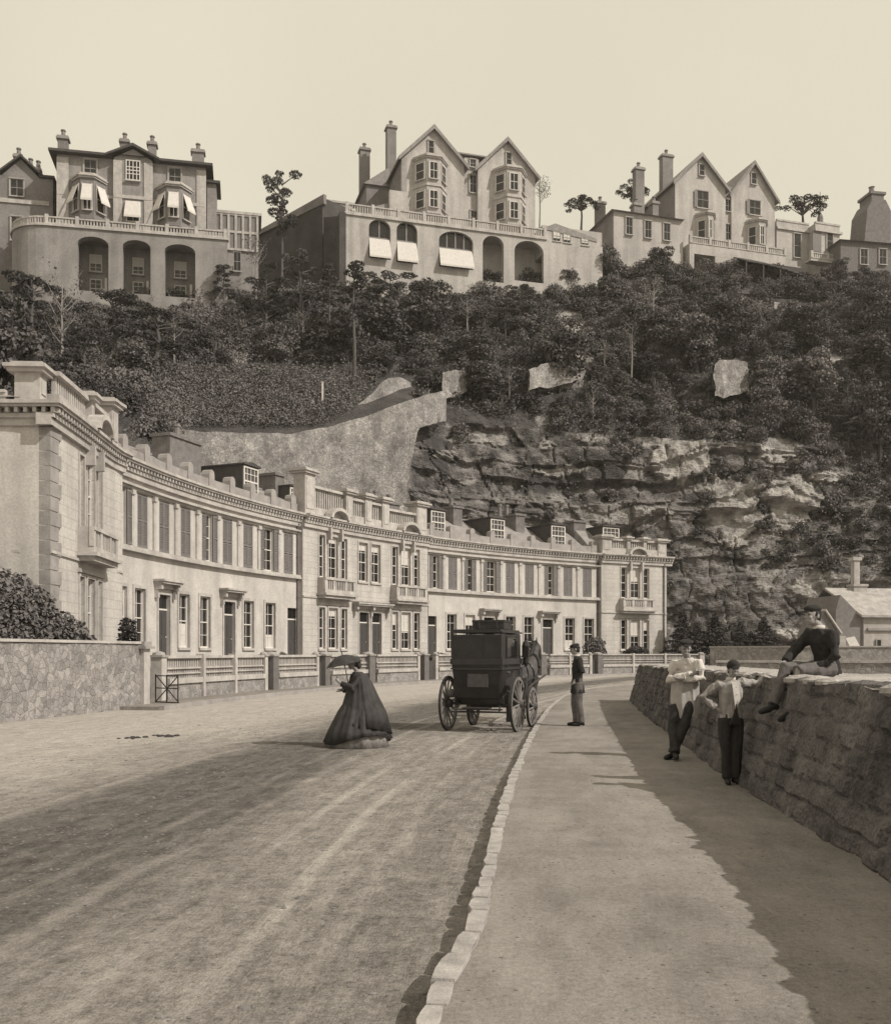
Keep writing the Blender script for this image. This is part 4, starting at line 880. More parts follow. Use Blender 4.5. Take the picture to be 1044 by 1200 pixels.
# ------------------------------------------------------------ vegetation
def leafcloud(C, N, size, rng, flat=.35):
    """quads at C facing roughly along N"""
    n = len(C); a = rng.normal(size=(n, 3)); d = N+a*flat*2; d /= np.linalg.norm(d, axis=1)[:, None]+1e-9
    t = np.cross(d, rng.normal(size=(n, 3))); t /= np.linalg.norm(t, axis=1)[:, None]+1e-9; b = np.cross(d, t)
    s = size*(.6+.8*rng.random((n, 1))); t = t*s; b = b*s*.75
    V = np.stack([C-t-b*.3, C+b, C+t-b*.2, C-b], 1).reshape(-1, 3); return V, np.arange(4*n).reshape(n, 4)
def crown_pts(rng, n, lobes):
    """points on the shells of overlapping lobes [(cx,cy,cz,rx,ry,rz)]"""
    out = []; nor = []; w = np.array([l[3]*l[5] for l in lobes]); w = w/w.sum()
    for l, k in zip(lobes, w):
        m = int(n*k)+3; d = rng.normal(size=(m, 3)); d /= np.linalg.norm(d, axis=1)[:, None]; d[:, 2] = np.where(rng.random(m) < .6, np.abs(d[:, 2]), d[:, 2])
        r = (.55+.5*rng.random((m, 1))**.6); out.append(np.array(l[:3])+d*r*np.array(l[3:])); nor.append(d)
    return np.vstack(out), np.vstack(nor)
def bushy_lobes(rng, R_, H, n=9, z0=.25):
    L_ = []
    for i in range(n):
        a = rng.random()*6.28; rr = R_*.62*rng.random()**.5; z = H*(z0+(1-z0)*.85*rng.random()); sc = (1-.45*abs(z/H-.5)*2)
        s = R_*(.3+.25*rng.random()); L_.append((rr*math.cos(a)*sc, rr*math.sin(a)*sc, z, s, s, s*.75))
    L_.append((0, 0, H*.5, R_*.6, R_*.6, H*.4)); return L_
PROTO = {}
def tree_proto(kind, seed):
    rng = np.random.default_rng(seed); r_ = random.Random(seed); tr = MB(); mt = M_bark; ml = M_leaf
    if kind == 'bushy':
        R_, H = 2.6, 5.2; L_ = bushy_lobes(rng, R_, H, 20, .25); L_ = [l[:3]+tuple(q*.82 for q in l[3:]) for l in L_]; C, N = crown_pts(rng, 5200, L_); sz = .12
        tr.tube([(0, 0, -1), (.05, 0, 1.2), (.2, .1, 3.4)], [.2, .15, .05], 6)
        for l in L_[:5]: tr.tube([(.05, 0, 1.1), (l[0]*.5, l[1]*.5, lerp(1.2, l[2], .6)), l[:3]], [.1, .06, .02], 5)
    elif kind == 'pine':      # leaning stem, few flat clumps
        H = 9; ml = M_leafd; L_ = []; tr.tube([(0, 0, -1), (.1, 0, 2.5), (-.1, 0, 5), (.25, 0, 7.6)], [.24, .2, .15, .06], 7)
        for i in range(24):
            z = H*(.42+.56*rng.random()); a = rng.random()*6.28; rr = 2.7*(1-.45*abs(z/H-.75))*rng.random()**.5; s = .4+.45*rng.random(); c = (rr*math.cos(a)+.1, rr*math.sin(a), z)
            L_.append(c+(s*1.25, s*1.25, s*.42)); tr.tube([(0, 0, z-1.0), (c[0]*.6, c[1]*.6, z-.4), c], [.09, .05, .02], 5)
        C, N = crown_pts(rng, 4200, L_); sz = .11
    elif kind == 'tallpine':  # bare pole and a layered top
        ml = M_leafd; L_ = []; tr.tube([(0, 0, -1), (.05, 0, 4), (-.1, 0, 8), (.05, 0, 12.5)], [.2, .17, .12, .04], 7)
        for i in range(22):
            z = 6.6+6*i/21; a = rng.random()*6.28; rr = 2.0*(1-(z-7)/7.5)*(.4+.6*rng.random()); c = (rr*math.cos(a), rr*math.sin(a), z); L_.append(c+(.7, .7, .2)); tr.tube([(0, 0, z-.3), c], [.05, .02], 5)
        C, N = crown_pts(rng, 2600, L_); sz = .12
    elif kind == 'umbrella':  # round head on slender stems
        ml = M_leafd; tr.tube([(0, 0, -1), (.1, 0, 2), (0, 0, 4.5)], [.2, .16, .1], 6); L_ = []
        for i in range(22): a = rng.random()*6.28; rr = 3.1*rng.random()**.6; c = (rr*math.cos(a), rr*math.sin(a), 4.0+2.6*rng.random()*(1-rr/4.4)); L_.append(c+(.6, .6, .38)); tr.tube([(0, 0, 3.2), (c[0]*.5, c[1]*.5, 4.6), c], [.08, .05, .02], 5)
        C, N = crown_pts(rng, 2600, L_); sz = .11
    elif kind == 'conifer':   # feathery dark conifer with drooping tiers
        ml = M_leafd; tr.tube([(0, 0, -.3), (0, 0, 4.2)], [.12, .03], 6); L_ = []
        for i in range(34): z = .5+3.7*i/33; a = i*2.4; rr = (1.75*(1-z/4.5))*(.55+.5*rng.random()); c = (rr*math.cos(a)*.75, rr*math.sin(a)*.75, z); L_.append(c+(rr*.45+.1, rr*.45+.1, .2)); tr.tube([(0, 0, z-.1), (c[0]*1.3, c[1]*1.3, z+.12)], [.03, .012], 4)
        C, N = crown_pts(rng, 2600, L_); sz = .085
    elif kind == 'bare':      # leafless or thin-leaved
        mt = M_barkl; C = []; tr.tube([(0, 0, -1), (.1, 0, 2.5), (.0, 0, 5.2), (.2, 0, 7)], [.13, .1, .06, .02], 5)
        for i in range(16):
            z = 2.5+4*rng.random(); a = rng.random()*6.28; l = 1.1+1.2*rng.random(); e = (l*math.cos(a)*.7, l*math.sin(a)*.7, z+l*.9); tr.tube([(.05, 0, z), (e[0]*.5, e[1]*.5, z+l*.35), e], [.045, .03, .012], 4)
            for k in range(22): C.append((e[0]*(.3+.9*rng.random())+rng.normal()*.25, e[1]*(.3+.9*rng.random())+rng.normal()*.25, lerp(z, e[2], .3+.8*rng.random())))
        C = np.array(C); N = rng.normal(size=C.shape); sz = .09
    elif kind == 'cypress':
        ml = M_leafd; tr.tube([(0, 0, -.2), (0, 0, 2.2)], [.06, .02], 6); L_ = [(0, 0, .45+z*.28, .34*(1-z/11)+.12, .34*(1-z/11)+.12, .3) for z in range(9)]; C, N = crown_pts(rng, 2400, L_); sz = .05
    elif kind == 'shrub':
        L_ = bushy_lobes(rng, .9, 1.5, 8, .2); C, N = crown_pts(rng, 2200, L_); sz = .055; tr.tube([(0, 0, -.2), (0, 0, .7)], [.05, .02], 5)
    V, Q = leafcloud(C, N, sz, rng, .5); o = npmesh('crown', V, Q, ml); me = o.data; bpy.data.objects.remove(o)
    o = tr.build('trunk', mt); mt_ = o.data; bpy.data.objects.remove(o); return me, mt_
def tree(kind, variant, loc, sc, rz, label, cat='tree', group=None, nm='tree'):
    k = (kind, variant)
    if k not in PROTO: PROTO[k] = tree_proto(kind, 100*variant+sum(map(ord, kind)))
    r = empty(nm, loc, rz, label, cat, group); r.scale = sc if isinstance(sc, tuple) else (sc, sc, sc)
    ob('crown', PROTO[k][0], r); ob('trunk', PROTO[k][1], r); return r

ex = [(672, 380, 17, 14), (672, 408, 8, 12), (538, 439, 11, 4), (277, 423, 9, 5), (854, 432, 8, 5), (982, 425, 18, 8), (796, 538, 34, 22), (912, 530, 32, 16), (862, 604, 30, 36), (926, 594, 28, 30), (972, 560, 26, 7), (884, 351, 20, 6), (925, 358, 24, 7), (926, 381, 13, 8), (838, 503, 8, 9), (640, 490, 12, 9), (378, 470, 8, 5), (960, 690, 30, 15)]
bx = [(900, 620, 13, 60, .9), (868, 552, 32, 16, .9), (1000, 640, 60, 60, .8), (950, 655, 40, 32, .7), (720, 525, 30, 18, .8), (1010, 575, 50, 20, .8), (600, 560, 30, 16, .4), (690, 580, 30, 12, .3), (1000, 700, 60, 20, .25)]
def vmask(px, y):
    top = np.interp(px, [-200, 225, 240, 430, 455, 480, 530, 600, 700, 750, 850, 900, 1044, 1200], [520, 520, 503, 482, 470, 462, 484, 500, 520, 508, 530, 545, 600, 680])
    d = np.where(y < top, 1.0, .085)
    for cx, cy, rx, ry, v in bx: d = np.where(((px-cx)/rx)**2+((y-cy)/ry)**2 < 1, v, d)
    for cx, cy, rx, ry in ex: d = np.where(((px-cx)/rx)**2+((y-cy)/ry)**2 < 1, 0, d)
    # the walls of the zigzag road stay clear
    w = np.interp(px, [340, 385, 410, 432, 455, 485, 525], [512, 495, 480, 462, 440, 448, 455]); d = np.where((px > 345) & (px < 488) & (y > w-2), 0, d)
    d = np.where((px > 205) & (px < 480) & (y > 500), 0, d)
    return d
TP = TV.reshape(-1, 3); tpx = PX0+F*TP[:, 0]/TP[:, 1]; tpy = HY-F*(TP[:, 2]-EYE)/TP[:, 1]
okr = np.repeat((par < 5.3) & (par > .25), NC); dens = vmask(tpx, tpy)*okr*(tpx > -160)*(tpx < 1230)
dpar = np.gradient(np.arange(len(par)).astype(float)); seg = np.linalg.norm(np.diff(TV, axis=0, append=TV[-1:]+1), axis=2); colw = 2.2/F*TD
area = (seg*colw).ravel(); wgt = dens*area; wgt = wgt/wgt.sum()
NB = 3600; idx = RNG.choice(len(wgt), NB, p=wgt); field = (tpx > 165) & (tpx < 435) & (tpy > 431) & (tpy < 512)
Vs = []; Qs = []; c0 = 0
for i in idx:
    p = TP[i]; fld = field[i]; rock = tpy[i] > 520 and tpx[i] > 490
    r0 = (RNG.uniform(.3, .55) if fld else RNG.uniform(.7, 1.5) if rock else RNG.uniform(1.0, 2.2)*(1.1 if tpy[i] < 420 else .9))
    L_ = bushy_lobes(RNG, r0, r0*1.35, 6, .1); n = int(340*r0**1.3*(1.2 if fld else 1)); C, N = crown_pts(RNG, n, L_)
    V, Q = leafcloud(C+p-np.array([0, 0, .2]), N, .115 if not fld else .09, RNG, .45); Vs.append(V); Qs.append(Q+c0); c0 += len(V)
o = npmesh('hillside_scrub', np.vstack(Vs), np.vstack(Qs), M_leaf); tag(o, 'dense dark scrub and low bushes covering the steep hillside below the villas', 'shrubbery', kind='stuff')
cov = RNG.choice(len(wgt), 150000, p=wgt); C = TP[cov]+RNG.normal(size=(150000, 3))*np.array([.6, .6, .22])+np.array([0, -.1, .25]); V, Q = leafcloud(C, np.tile([0, -.5, .7], (150000, 1)), .12, RNG, .6)
o = npmesh('ground_cover', V, Q, M_hedge); tag(o, 'low ivy and brambles filling the gaps between the hillside bushes', 'undergrowth', kind='stuff')
# extra low cover for the hedge field
fi = np.where(field & okr & (dens > 0))[0]
if len(fi):
    ii = RNG.choice(fi, 60000); C = TP[ii]+RNG.normal(size=(60000, 3))*np.array([.5, .5, .14])+np.array([0, 0, .25]); V, Q = leafcloud(C, np.tile([0, -.4, .8], (60000, 1)), .10, RNG, .5)
    o = npmesh('hedge_rows', V, Q, M_hedge); tag(o, 'even low clipped growth on the field above the high retaining wall', 'hedge', kind='stuff')
def ground_at(px, y):
    i = np.argmin(((tpx-px)**2+(tpy-y)**2)+1e6*~okr); return TP[i]
rt = random.Random(21); cnt = 0; placed = []
tries = 0
while cnt < 130 and tries < 4000:
    tries += 1; px = rt.uniform(-60, 1120); yt = float(np.interp(px, cpx, LY[4])); y = rt.uniform(yt+16, np.interp(px, [0, 225, 430, 530, 700, 900, 1044], [500, 430, 430, 470, 500, 520, 560]))
    if vmask(np.array(px), np.array(y)) < .5 or any((px-a)**2+(y-b)**2 < 20**2 for a, b in placed): continue
    if 852 < px < 955 and y < 352: continue
    if 540 < px < 650 and y < 356: continue
    # keep the crowns off the pale patches that show
    if any(abs(px-cx) < rx+16 and cy-6 < y < cy+ry+26 for cx, cy, rx, ry in ex): continue
    p = ground_at(px, y); placed.append((px, y)); cnt += 1
    s = rt.choice([.55, .7, .85, 1.0, 1.2, 1.5])*rt.uniform(.9, 1.1)*(.65 if y < yt+34 else 1); u = rt.random(); kd, lb, gr, ks = ('bushy', 'bushy dark evergreen tree in the wood on the slope below the villas', 'bushy trees of the wooded slope', 1) if u < .62 else (('pine', 'layered dark pine among the bushy trees of the hillside wood', 'pines of the wooded slope', .62) if u < .86 else ('bare', 'thin-leaved pale-stemmed tree showing between dark trees of the slope', 'pale-stemmed trees of the slope', .75))
    tree(kd, rt.randint(0, 4 if kd == 'bushy' else 2), (p[0], p[1], p[2]-.3), (s*ks*rt.uniform(.9, 1.3), s*ks, s*ks*rt.uniform(.8, 1.2)), rt.uniform(0, 6.3), lb, group=gr, nm='pine_tree' if kd == 'pine' else 'tree')
# ------------------------------------------------------------ the villas on the hill
VF = {}
def vf(me):
    if me.name not in VF: c = me.copy(); c.materials[0] = M_vframe; VF[me.name] = c; VF[c.name] = c
    return VF[me.name]
class Villa:
    def __init__(s, name, px, D, ang, label, cat='house'):
        s.O = Vector(((px-PX0)/F*D, D)); s.a = ang; s.e = Vector((math.cos(ang), math.sin(ang))); s.n = Vector((-math.sin(ang), math.cos(ang)))
        s.root = empty(name, (s.O.x, s.O.y, 0), ang, label, cat)
    def x(s, px, off=0.0):
        u = (px-PX0)/F; ox, oy = s.O.x+off*s.n.x, s.O.y+off*s.n.y; return (u*oy-ox)/(s.e.x-u*s.e.y)
    def z(s, x, y, off=0.0): D = s.O.y+x*s.e.y+off*s.n.y; return EYE+(HY-y)/F*D
    def b(s, mb, name, m, par=None, **k): return mb.build(name, m, par or s.root, **k)
    def win(s, px, y0, y1, wpx, off=0.0, par=None, cols=2, rows=4, awn=False, surround=True, blind=0, w=None, sh=False):
        """window standing on a wall plane at depth off; y0 top, y1 bottom in photo pixels"""
        x = s.x(px, off); z1 = s.z(x, y0, off); z0 = s.z(x, y1, off); D = s.O.y+x*s.e.y; w = w or wpx/F*D/math.cos(s.a)
        o = window(par or s.root, (x, off-.24, z0), 0, w, z1-z0, cols=min(cols, 2), rows=2 if z1-z0 > 1.2 else 1, fr=.07, bar=.045, blind=blind); o.data = vf(o.data)
        if surround:
            m = MB(); t = .15; yy = off-.12
            m.box(x-w/2-t, x-w/2, yy-.04, off+.02, z0, z1); m.box(x+w/2, x+w/2+t, yy-.04, off+.02, z0, z1); m.box(x-w/2-t, x+w/2+t, yy-.1, off+.02, z1+.002, z1+t); m.build('window_surround', M_vtrim, par or s.root)
        if sh:
            for q in (-1, 1): m = MB(); m.box(x+q*(w/2+.28)-.27, x+q*(w/2+.28)+.27, off-.2, off-.165, z0, z1); m.build('shutter', M_shut if q < 0 else M_trim, par or s.root)
        if awn: s.awning(x, w, z1, z0, off)
        return o
    def awning(s, x, w, z1, z0, off, out=.9, cover=.62, rz=0, par=None):
        """striped canvas blind pushed out from the window on side arms"""
        m = MB(); zb = lerp(z1, z0, cover); n = 5; pts = []
        a = [(-w/2-.06, -.16, z1), (w/2+.06, -.16, z1), (w/2+.16, -out, zb), (-w/2-.16, -out, zb)]
        b2 = [(p[0], p[1]+.03, p[2]-.03) for p in a]; m.add(a+b2, [(0, 1, 2, 3), (7, 6, 5, 4), (0, 4, 5, 1), (2, 6, 7, 3), (0, 3, 7, 4), (1, 5, 6, 2)])
        m.box(-w/2-.16, w/2+.16, -out-.02, -out+.02, zb-.25, zb)
        m.build('awning', M_blind, par or s.root, loc=(x, off, 0), rot=(0, 0, rz))
    def chimney(s, x, y, z0, z1, w=1.3, d=1.0, pots=1, m=None, cap=.25):
        c = MB(); c.box(x-w/2, x+w/2, y-d/2, y+d/2, z0, z1); o = c.build('chimney', m or M_villad, s.root)
        c = MB(); c.box(x-w/2-.18, x+w/2+.18, y-d/2-.18, y+d/2+.18, z1+.003, z1+cap); c.box(x-w/2-.08, x+w/2+.08, y-d/2-.08, y+d/2+.08, z1+cap+.003, z1+cap+.2); c.build('cap', M_gray, o)
        for k in range(pots): q = x+(k-(pots-1)/2)*.6; c = MB(); c.lathe([(.3, z1+cap+.2), (.22, z1+cap+.9), (.33, z1+cap+.95), (.3, z1+cap+1.1)], (q, y, 0), 8); c.build('chimney_pot', M_pot, o)
    def arcade(s, x0, x1, z0, z1, ops, th=.7, y=0.0, m=None, deep=2.6):
        """wall with arched openings [(x, w, zb, zt, rise)]"""
        w = MB(); ops = sorted(ops); xs = x0
        for xc, ww, zb, zt, rise in ops:
            a, b = xc-ww/2, xc+ww/2; w.box(xs, a, y, y+th, z0, z1); w.box(a, b, y, y+th, z0, zb); n = 10
            arcp = [(xc+ww/2*math.cos(math.pi*i/n), zt-rise+rise*math.sin(math.pi*i/n)) for i in range(n+1)]
            for i in range(n):
                p, q = arcp[i], arcp[i+1]; w.xprism([(p[0], p[1]), (p[0], z1), (q[0], z1), (q[0], q[1])], y, y+th)
            xs = b
        w.box(xs, x1, y, y+th, z0, z1); return w.build('arcade_wall', m or M_villa, s.root)
    def balustrade(s, x0, x1, z0, y=0.0, h=1.0, posts=6, name='balustrade', par=None):
        m = MB(); m.box(x0, x1, y-.05, y+.3, z0+h-.18, z0+h); m.box(x0, x1, y-.08, y+.35, z0, z0+.14); x = x0+.15
        while x < x1-.1: m.box(x, x+.16, y+.03, y+.2, z0+.14, z0+h-.18); x += .36
        for i in range(posts): x = lerp(x0, x1-.4, i/(posts-1)); m.box(x-.002, x+.4, y-.12, y+.36, z0+.001, z0+h+.2)
        m.build(name, M_trim, par or s.root)
    def gable(s, x0, x1, zb, ze, za, y, L, m=None, ov=.6, mroof=None):
        """gable-fronted block: walls, gable triangle, two roof slopes with overhang"""
        w = MB(); xm = (x0+x1)/2; w.xprism([(x0, zb), (x1, zb), (x1, ze), (xm, za), (x0, ze)], y, y+L); w.build('wall', m or M_villa, s.root)
        r = MB(); sl_ = (za-ze)/(xm-x0); t = .28
        for sg in (-1, 1):
            xe = xm+sg*((x1-x0)/2+ov); zz = za-sl_*((x1-x0)/2+ov)
            r.xprism([(xm, za+.02), (xe, zz+.02), (xe, zz+.02+t), (xm, za+.02+t*1.15)], y-ov, y+L+ov*.5)
        r.build('roof', mroof or M_slate, s.root)
        b = MB()
        for sg in (-1, 1):
            xe = xm+sg*((x1-x0)/2+ov); zz = za-sl_*((x1-x0)/2+ov)
            b.xprism([(xm, za-.35), (xe, zz-.35), (xe, zz+.015), (xm, za+.015)], y-ov-.08, y-ov+.06)
        b.build('bargeboard', M_gray, s.root)
    def bay(s, px, wpx, yt, yb, storeys, D=1.2, off=0.0, m=None, awn=False):
        x = s.x(px, off); w = wpx/F*(s.O.y+x*s.e.y)/math.cos(s.a); zt = s.z(x, yt, off); zb = s.z(x, yb, off); c = D*.8
        poly = [(x-w/2, off+.02), (x-w/2+c, off-D), (x+w/2-c, off-D), (x+w/2, off+.02)]
        k = MB(); k.prism(poly, zb, zt-.3); o = k.build('bay', m or M_villa, s.root)
        g = lambda q: [(x-w/2-q, off+.02), (x-w/2+c-q*.6, off-D-q), (x+w/2-c+q*.6, off-D-q), (x+w/2+q, off+.02)]
        k = MB(); k.prism(g(.2), zt-.298, zt-.1); k.prism(g(.35), zt-.098, zt+.05); k.prism(g(.1), zt+.052, zt+.35)
        for i in range(1, storeys): z = lerp(zb, zt, i/storeys); k.prism(g(.15), z-.2, z+.05)
        k.build('bay_cornice', M_trim, o)
        hs_ = (zt-zb)/storeys; fw = w-2*c; sl = math.hypot(c, D)
        for i in range(storeys):
            z0 = zb+hs_*i+hs_*.2; hh = hs_*.6
            for (cx, cy, ww, rz) in ((x, off-D, fw*.62, 0), (x-w/2+c/2, off-D/2, sl*.6, -math.atan2(D, c)), (x+w/2-c/2, off-D/2, sl*.6, math.atan2(D, c))):
                nx, ny = math.sin(rz), -math.cos(rz); window(o, (cx+nx*.23, cy+ny*.23, z0), rz, ww, hh, cols=2 if rz == 0 else 1, rows=2, fr=.08, bar=.05, sill=True)
                for q in (-1, 1): k = MB(); k.box(q*(ww/2+.09)-.08, q*(ww/2+.09)+.08, -.15, .3, 0, hh+.1); k.build('mullion', M_trim, o, loc=(cx, cy, z0), rot=(0, 0, rz))
                if awn: s.awning(cx, ww, z0+hh, z0, cy, .95, .66, rz, o)
        return o

# ---- middle villa: twin gables above a long arcaded terrace
V = Villa('villa', 405, 134, R(16.5), 'twin-gabled pale villa with canted bays above a long arcaded terrace', 'villa'); C_ = V
x1 = V.x(706); ztr = V.z(0, 248); zb = V.z(0, 356)-2
ops = []
def op(px, wpx, y0, y1, rise):
    x = V.x(px); D = V.O.y+x*V.e.y; return (x, wpx/F*D/math.cos(V.a), V.z(x, y1), V.z(x, y0), rise)
oo = [op(445, 25, 257, 303, 1.2), op(477, 24, 260, 308, 1.2), op(534.5, 40, 271, 314, 1.4), op(578, 25, 276, 330, 1.3), op(620, 35, 282, 330, 1.6)]
V.arcade(0, V.x(640), zb, ztr, oo); xe = V.x(640)
m = MB(); m.box(xe, x1, 0, .6, zb, V.z(x1, 289)); m.box(.02, x1, 3.4, 20, zb, ztr-.2); m.box(.05, xe, .7, 3.39, ztr-.5, ztr-.02); m.build('terrace_block', M_villa, V.root)
m = MB(); m.box(-.15, xe+.1, -.22, .5, ztr-.35, ztr-.02); m.build('string_course', M_trim, V.root)
m = MB(); m.box(-.9, -.003, -.3, 24, zb-5, ztr-.2); m.build('side_wall', M_shadestone, V.root)  # terrace return, its shadow painted in by the dark stone tone
for i, (xc, w, z0, z1, rise) in enumerate(oo[:3]):
    f = MB(); f.box(xc-w/2, xc+w/2, .5, .6, z0, z1); f.build('loggia_window', M_glass, V.root)
    f = MB(); n_ = 4 if i == 2 else 2
    for k in range(n_+1): q = xc-w/2+w*k/n_; f.box(q-.09, q+.09, .38, .49, z0, z1)
    f.box(xc-w/2, xc+w/2, .4, .49, z0+(z1-z0)*.52, z0+(z1-z0)*.57); f.build('loggia_frame', M_gray, V.root)
    V.awning(xc, w-.3, z0+(z1-z0)*.52, z0, .35, 1.1, .95)
V.balustrade(0, xe, ztr, 0, 1.25, 9)
m = MB(); m.box(xe-.5, x1, .2, 8, V.z(xe, 289)-1, V.z(xe+4, 267)); m.build('side_wing', M_villa, V.root)
V.win(652, 270, 283, 9, .2, cols=2, surround=False, blind=.7); V.win(664, 272, 285, 9, .2, cols=2, surround=False, blind=.7); V.win(685, 277, 288, 9, .2, cols=2, surround=False, blind=.7)
m = MB(); xa, xb_ = V.x(636), V.x(700); m.xprism([(xa, V.z(xa, 267)), (xb_, V.z(xb_, 283)), (xb_, V.z(xb_, 279)), (xa+2, V.z(xa, 259))], .1, 8); m.build('wing_roof', M_slate, V.root)
o0 = 5.5
def gx(px): return V.x(px, o0)
ze = V.z(gx(476), 183, o0); za = V.z(gx(509), 150, o0)
V.gable(gx(471), gx(544), ztr-.3, ze, za, o0, 17); V.gable(gx(560), gx(627), ztr-.3, ze, za-.1, o0, 17)
m = MB(); m.box(gx(546), gx(563), o0+.8, o0+16.5, ztr-.3, ze+1.6); m.build('link_wall', M_villa, V.root)
m = MB(); xm0, xm1 = (gx(475)+gx(546))/2, (gx(563)+gx(631))/2; m.xprism([(xm0, ze+1.9), (xm1, ze+1.9), (xm1, ze+2.1), (xm0, ze+2.1)], o0+.5, o0+9); m.xprism([(xm0+1, ze+2.11), (xm1-1, ze+2.11), (xm1-1.2, za-.6), (xm0+1.2, za-.6)], o0+5, o0+9); m.build('link_roof', M_slate, V.root)
m = MB(); m.box(gx(471)-.06, gx(471)+.7, o0-.06, o0+.5, ztr-.3, ze-.3); m.build('quoin', M_quoin, V.root)
m = MB(); m.box(gx(471)-.04, gx(471)-.003, o0, o0+17, ztr-.3, ze); m.build('side_wall_shade_tone', M_villad, V.root)  # thin skin over the pale wall, shade put into its darker colour
for px, wp, yt in ((504, 40, 190), (597, 40, 203)): V.bay(px, wp, yt, yt+66, 2, 1.9, o0)
V.win(554, 205, 226, 8, o0+.8); V.win(555, 247, 262, 8, o0+.8); V.win(554, 187, 196, 7, o0+.8)
for px, y in ((505, 172), (596, 186)): V.win(px, y-7, y+8, 6.5, o0, cols=1, rows=2)
# annex, chimneys and garden wall at the left
xr1 = V.x(423, o0+12); xr2 = gx(471)-.05; m = MB(); m.box(xr1, xr2, o0+8, o0+16, ztr-.3, ze-.9); m.build('rear_wing', M_villad, V.root); m = MB(); m.xprism([(xr1-.5, ze-1.0), (xr2, ze-1.0), (xr2, ze+2.0)], o0+7.6, o0+16.4); m.build('rear_roof', M_slate, V.root)
V.chimney(V.x(458, o0+9), o0+9, ze-3, V.z(V.x(458, o0+9), 152, o0+9), 1.4, 1.3, 1); V.chimney(V.x(427, o0+13), o0+13, ze-4, V.z(V.x(427, o0+13), 178, o0+13), 1.5, 1.3, 1); V.chimney(gx(629), o0+9, ze+1, za+.2, 1.0, 1.0, 1)
m = MB(); x_ = gx(475); m.box(x_-5.2, x_-.1, 5.2, 12, ztr-.3, ztr+3.3); m.box(x_-2.6, x_-.12, 4.4, 5.19, ztr-.3, ztr+6); m.build('annex', M_villa, V.root); m = MB(); m.xprism([(x_-5.5, ztr+3.31), (x_-.1, ztr+3.31), (x_-.1, ztr+5.3)], 5.0, 12.3); m.build('annex_roof', M_slate, V.root)
m = MB(); m.box(-1.2, 2.6, 9, 11, ztr-.3, ztr+5.2); m.box(-1.5, 2.9, 8.8, 11.2, ztr+5.203, ztr+5.5); m.build('annex_tower', M_villa, V.root)
# wing to the left of the terrace, its shadow put into the stone tone
V = Villa('stone_wing', 378, 136, R(-52), 'dark windowless stone block in shade left of the middle villa terrace', 'building')
a_ = V.O; zt = EYE+(765-232)/F*136
m = MB(); V.root.rotation_euler.z = 0; e0 = P(409, 248, 134.3); e1 = P(378, 231, 139); e2 = P(301, 262, 150); o_ = V.root.location
def slab(p, q, zl, zt0, zt1, th): 
    p = Vector((p.x, p.y)); q = Vector((q.x, q.y)); n = Vector((-(q-p).y, (q-p).x)).normalized(); n = n if n.y > 0 else -n
    c = [p, q, q+n*th, p+n*th]; vs = [(v.x-o_.x, v.y-o_.y, zl) for v in c]+[(c[0].x-o_.x, c[0].y-o_.y, zt0), (c[1].x-o_.x, c[1].y-o_.y, zt1), (c[2].x-o_.x, c[2].y-o_.y, zt1), (c[3].x-o_.x, c[3].y-o_.y, zt0)]
    m.add(vs, [(0, 1, 2, 3), (4, 5, 6, 7), (0, 1, 5, 4), (1, 2, 6, 5), (2, 3, 7, 6), (3, 0, 4, 7)])
slab(e1, e2, 40, e1.z, e1.z-.8, 9); m.build('wall', M_shadestone, V.root); m = MB(); slab(e1+Vector((.2, -.3, 0)), e2+Vector((-.3, -.3, 0)), e1.z-1, e1.z+.35, e1.z-.4, .5); m.build('coping', M_villad, V.root)
m = MB(); slab(e0+Vector((-.9, 0, 0)), e1+Vector((.4, -2, 0)), 45, C_.z(0, 248)-.4, C_.z(0, 248)+.6, 2); m.build('side_wall', M_shadestone, V.root)

# ---- left villa
V = Villa('villa', 40, 117.5, R(11.5), 'square villa with white window awnings above three tall arches, left on the hill', 'villa')
ztr = V.z(0, 263); zb = V.z(0, 366)-4; xe = V.x(266)
oo = []
for px, wp, y0, y1 in ((109, 34, 277, 341), (160, 31, 281, 344), (211, 34, 286, 348)):
    x = V.x(px); D = V.O.y+x*V.e.y; oo.append((x, wp/F*D/math.cos(V.a), V.z(x, y1), V.z(x, y0), .9))
V.arcade(1.2, xe, zb, ztr, oo, th=1.2, m=M_gray)
m = MB(); poly = [(1.2, 0)]+[(1.2-4.6*math.sin(math.pi/2*i/7), 4.6-4.6*math.cos(math.pi/2*i/7)) for i in range(8)]+[(-3.4, 14), (1.2, 14)]; m.prism(poly, zb, ztr-.01)
m.box(1.21, xe, 3.6, 16, zb, ztr-.15); m.box(1.21, xe, 1.21, 3.59, ztr-.6, ztr-.02); m.build('terrace_block', M_gray, V.root)
poly = [(x*1.02, y) for x, y in poly]; m = MB(); m.prism([(1.2, -.2)]+[(1.2-4.8*math.sin(math.pi/2*i/7), 4.6-4.8*math.cos(math.pi/2*i/7)) for i in range(8)]+[(-3.6, 14), (1.2, 14)], ztr+.002, ztr+.3); m.box(1.2, xe+.2, -.2, .6, ztr+.002, ztr+.3); m.build('string_course', M_trim, V.root)
V.balustrade(1.2, xe, ztr+.3, 0, .9, 7)
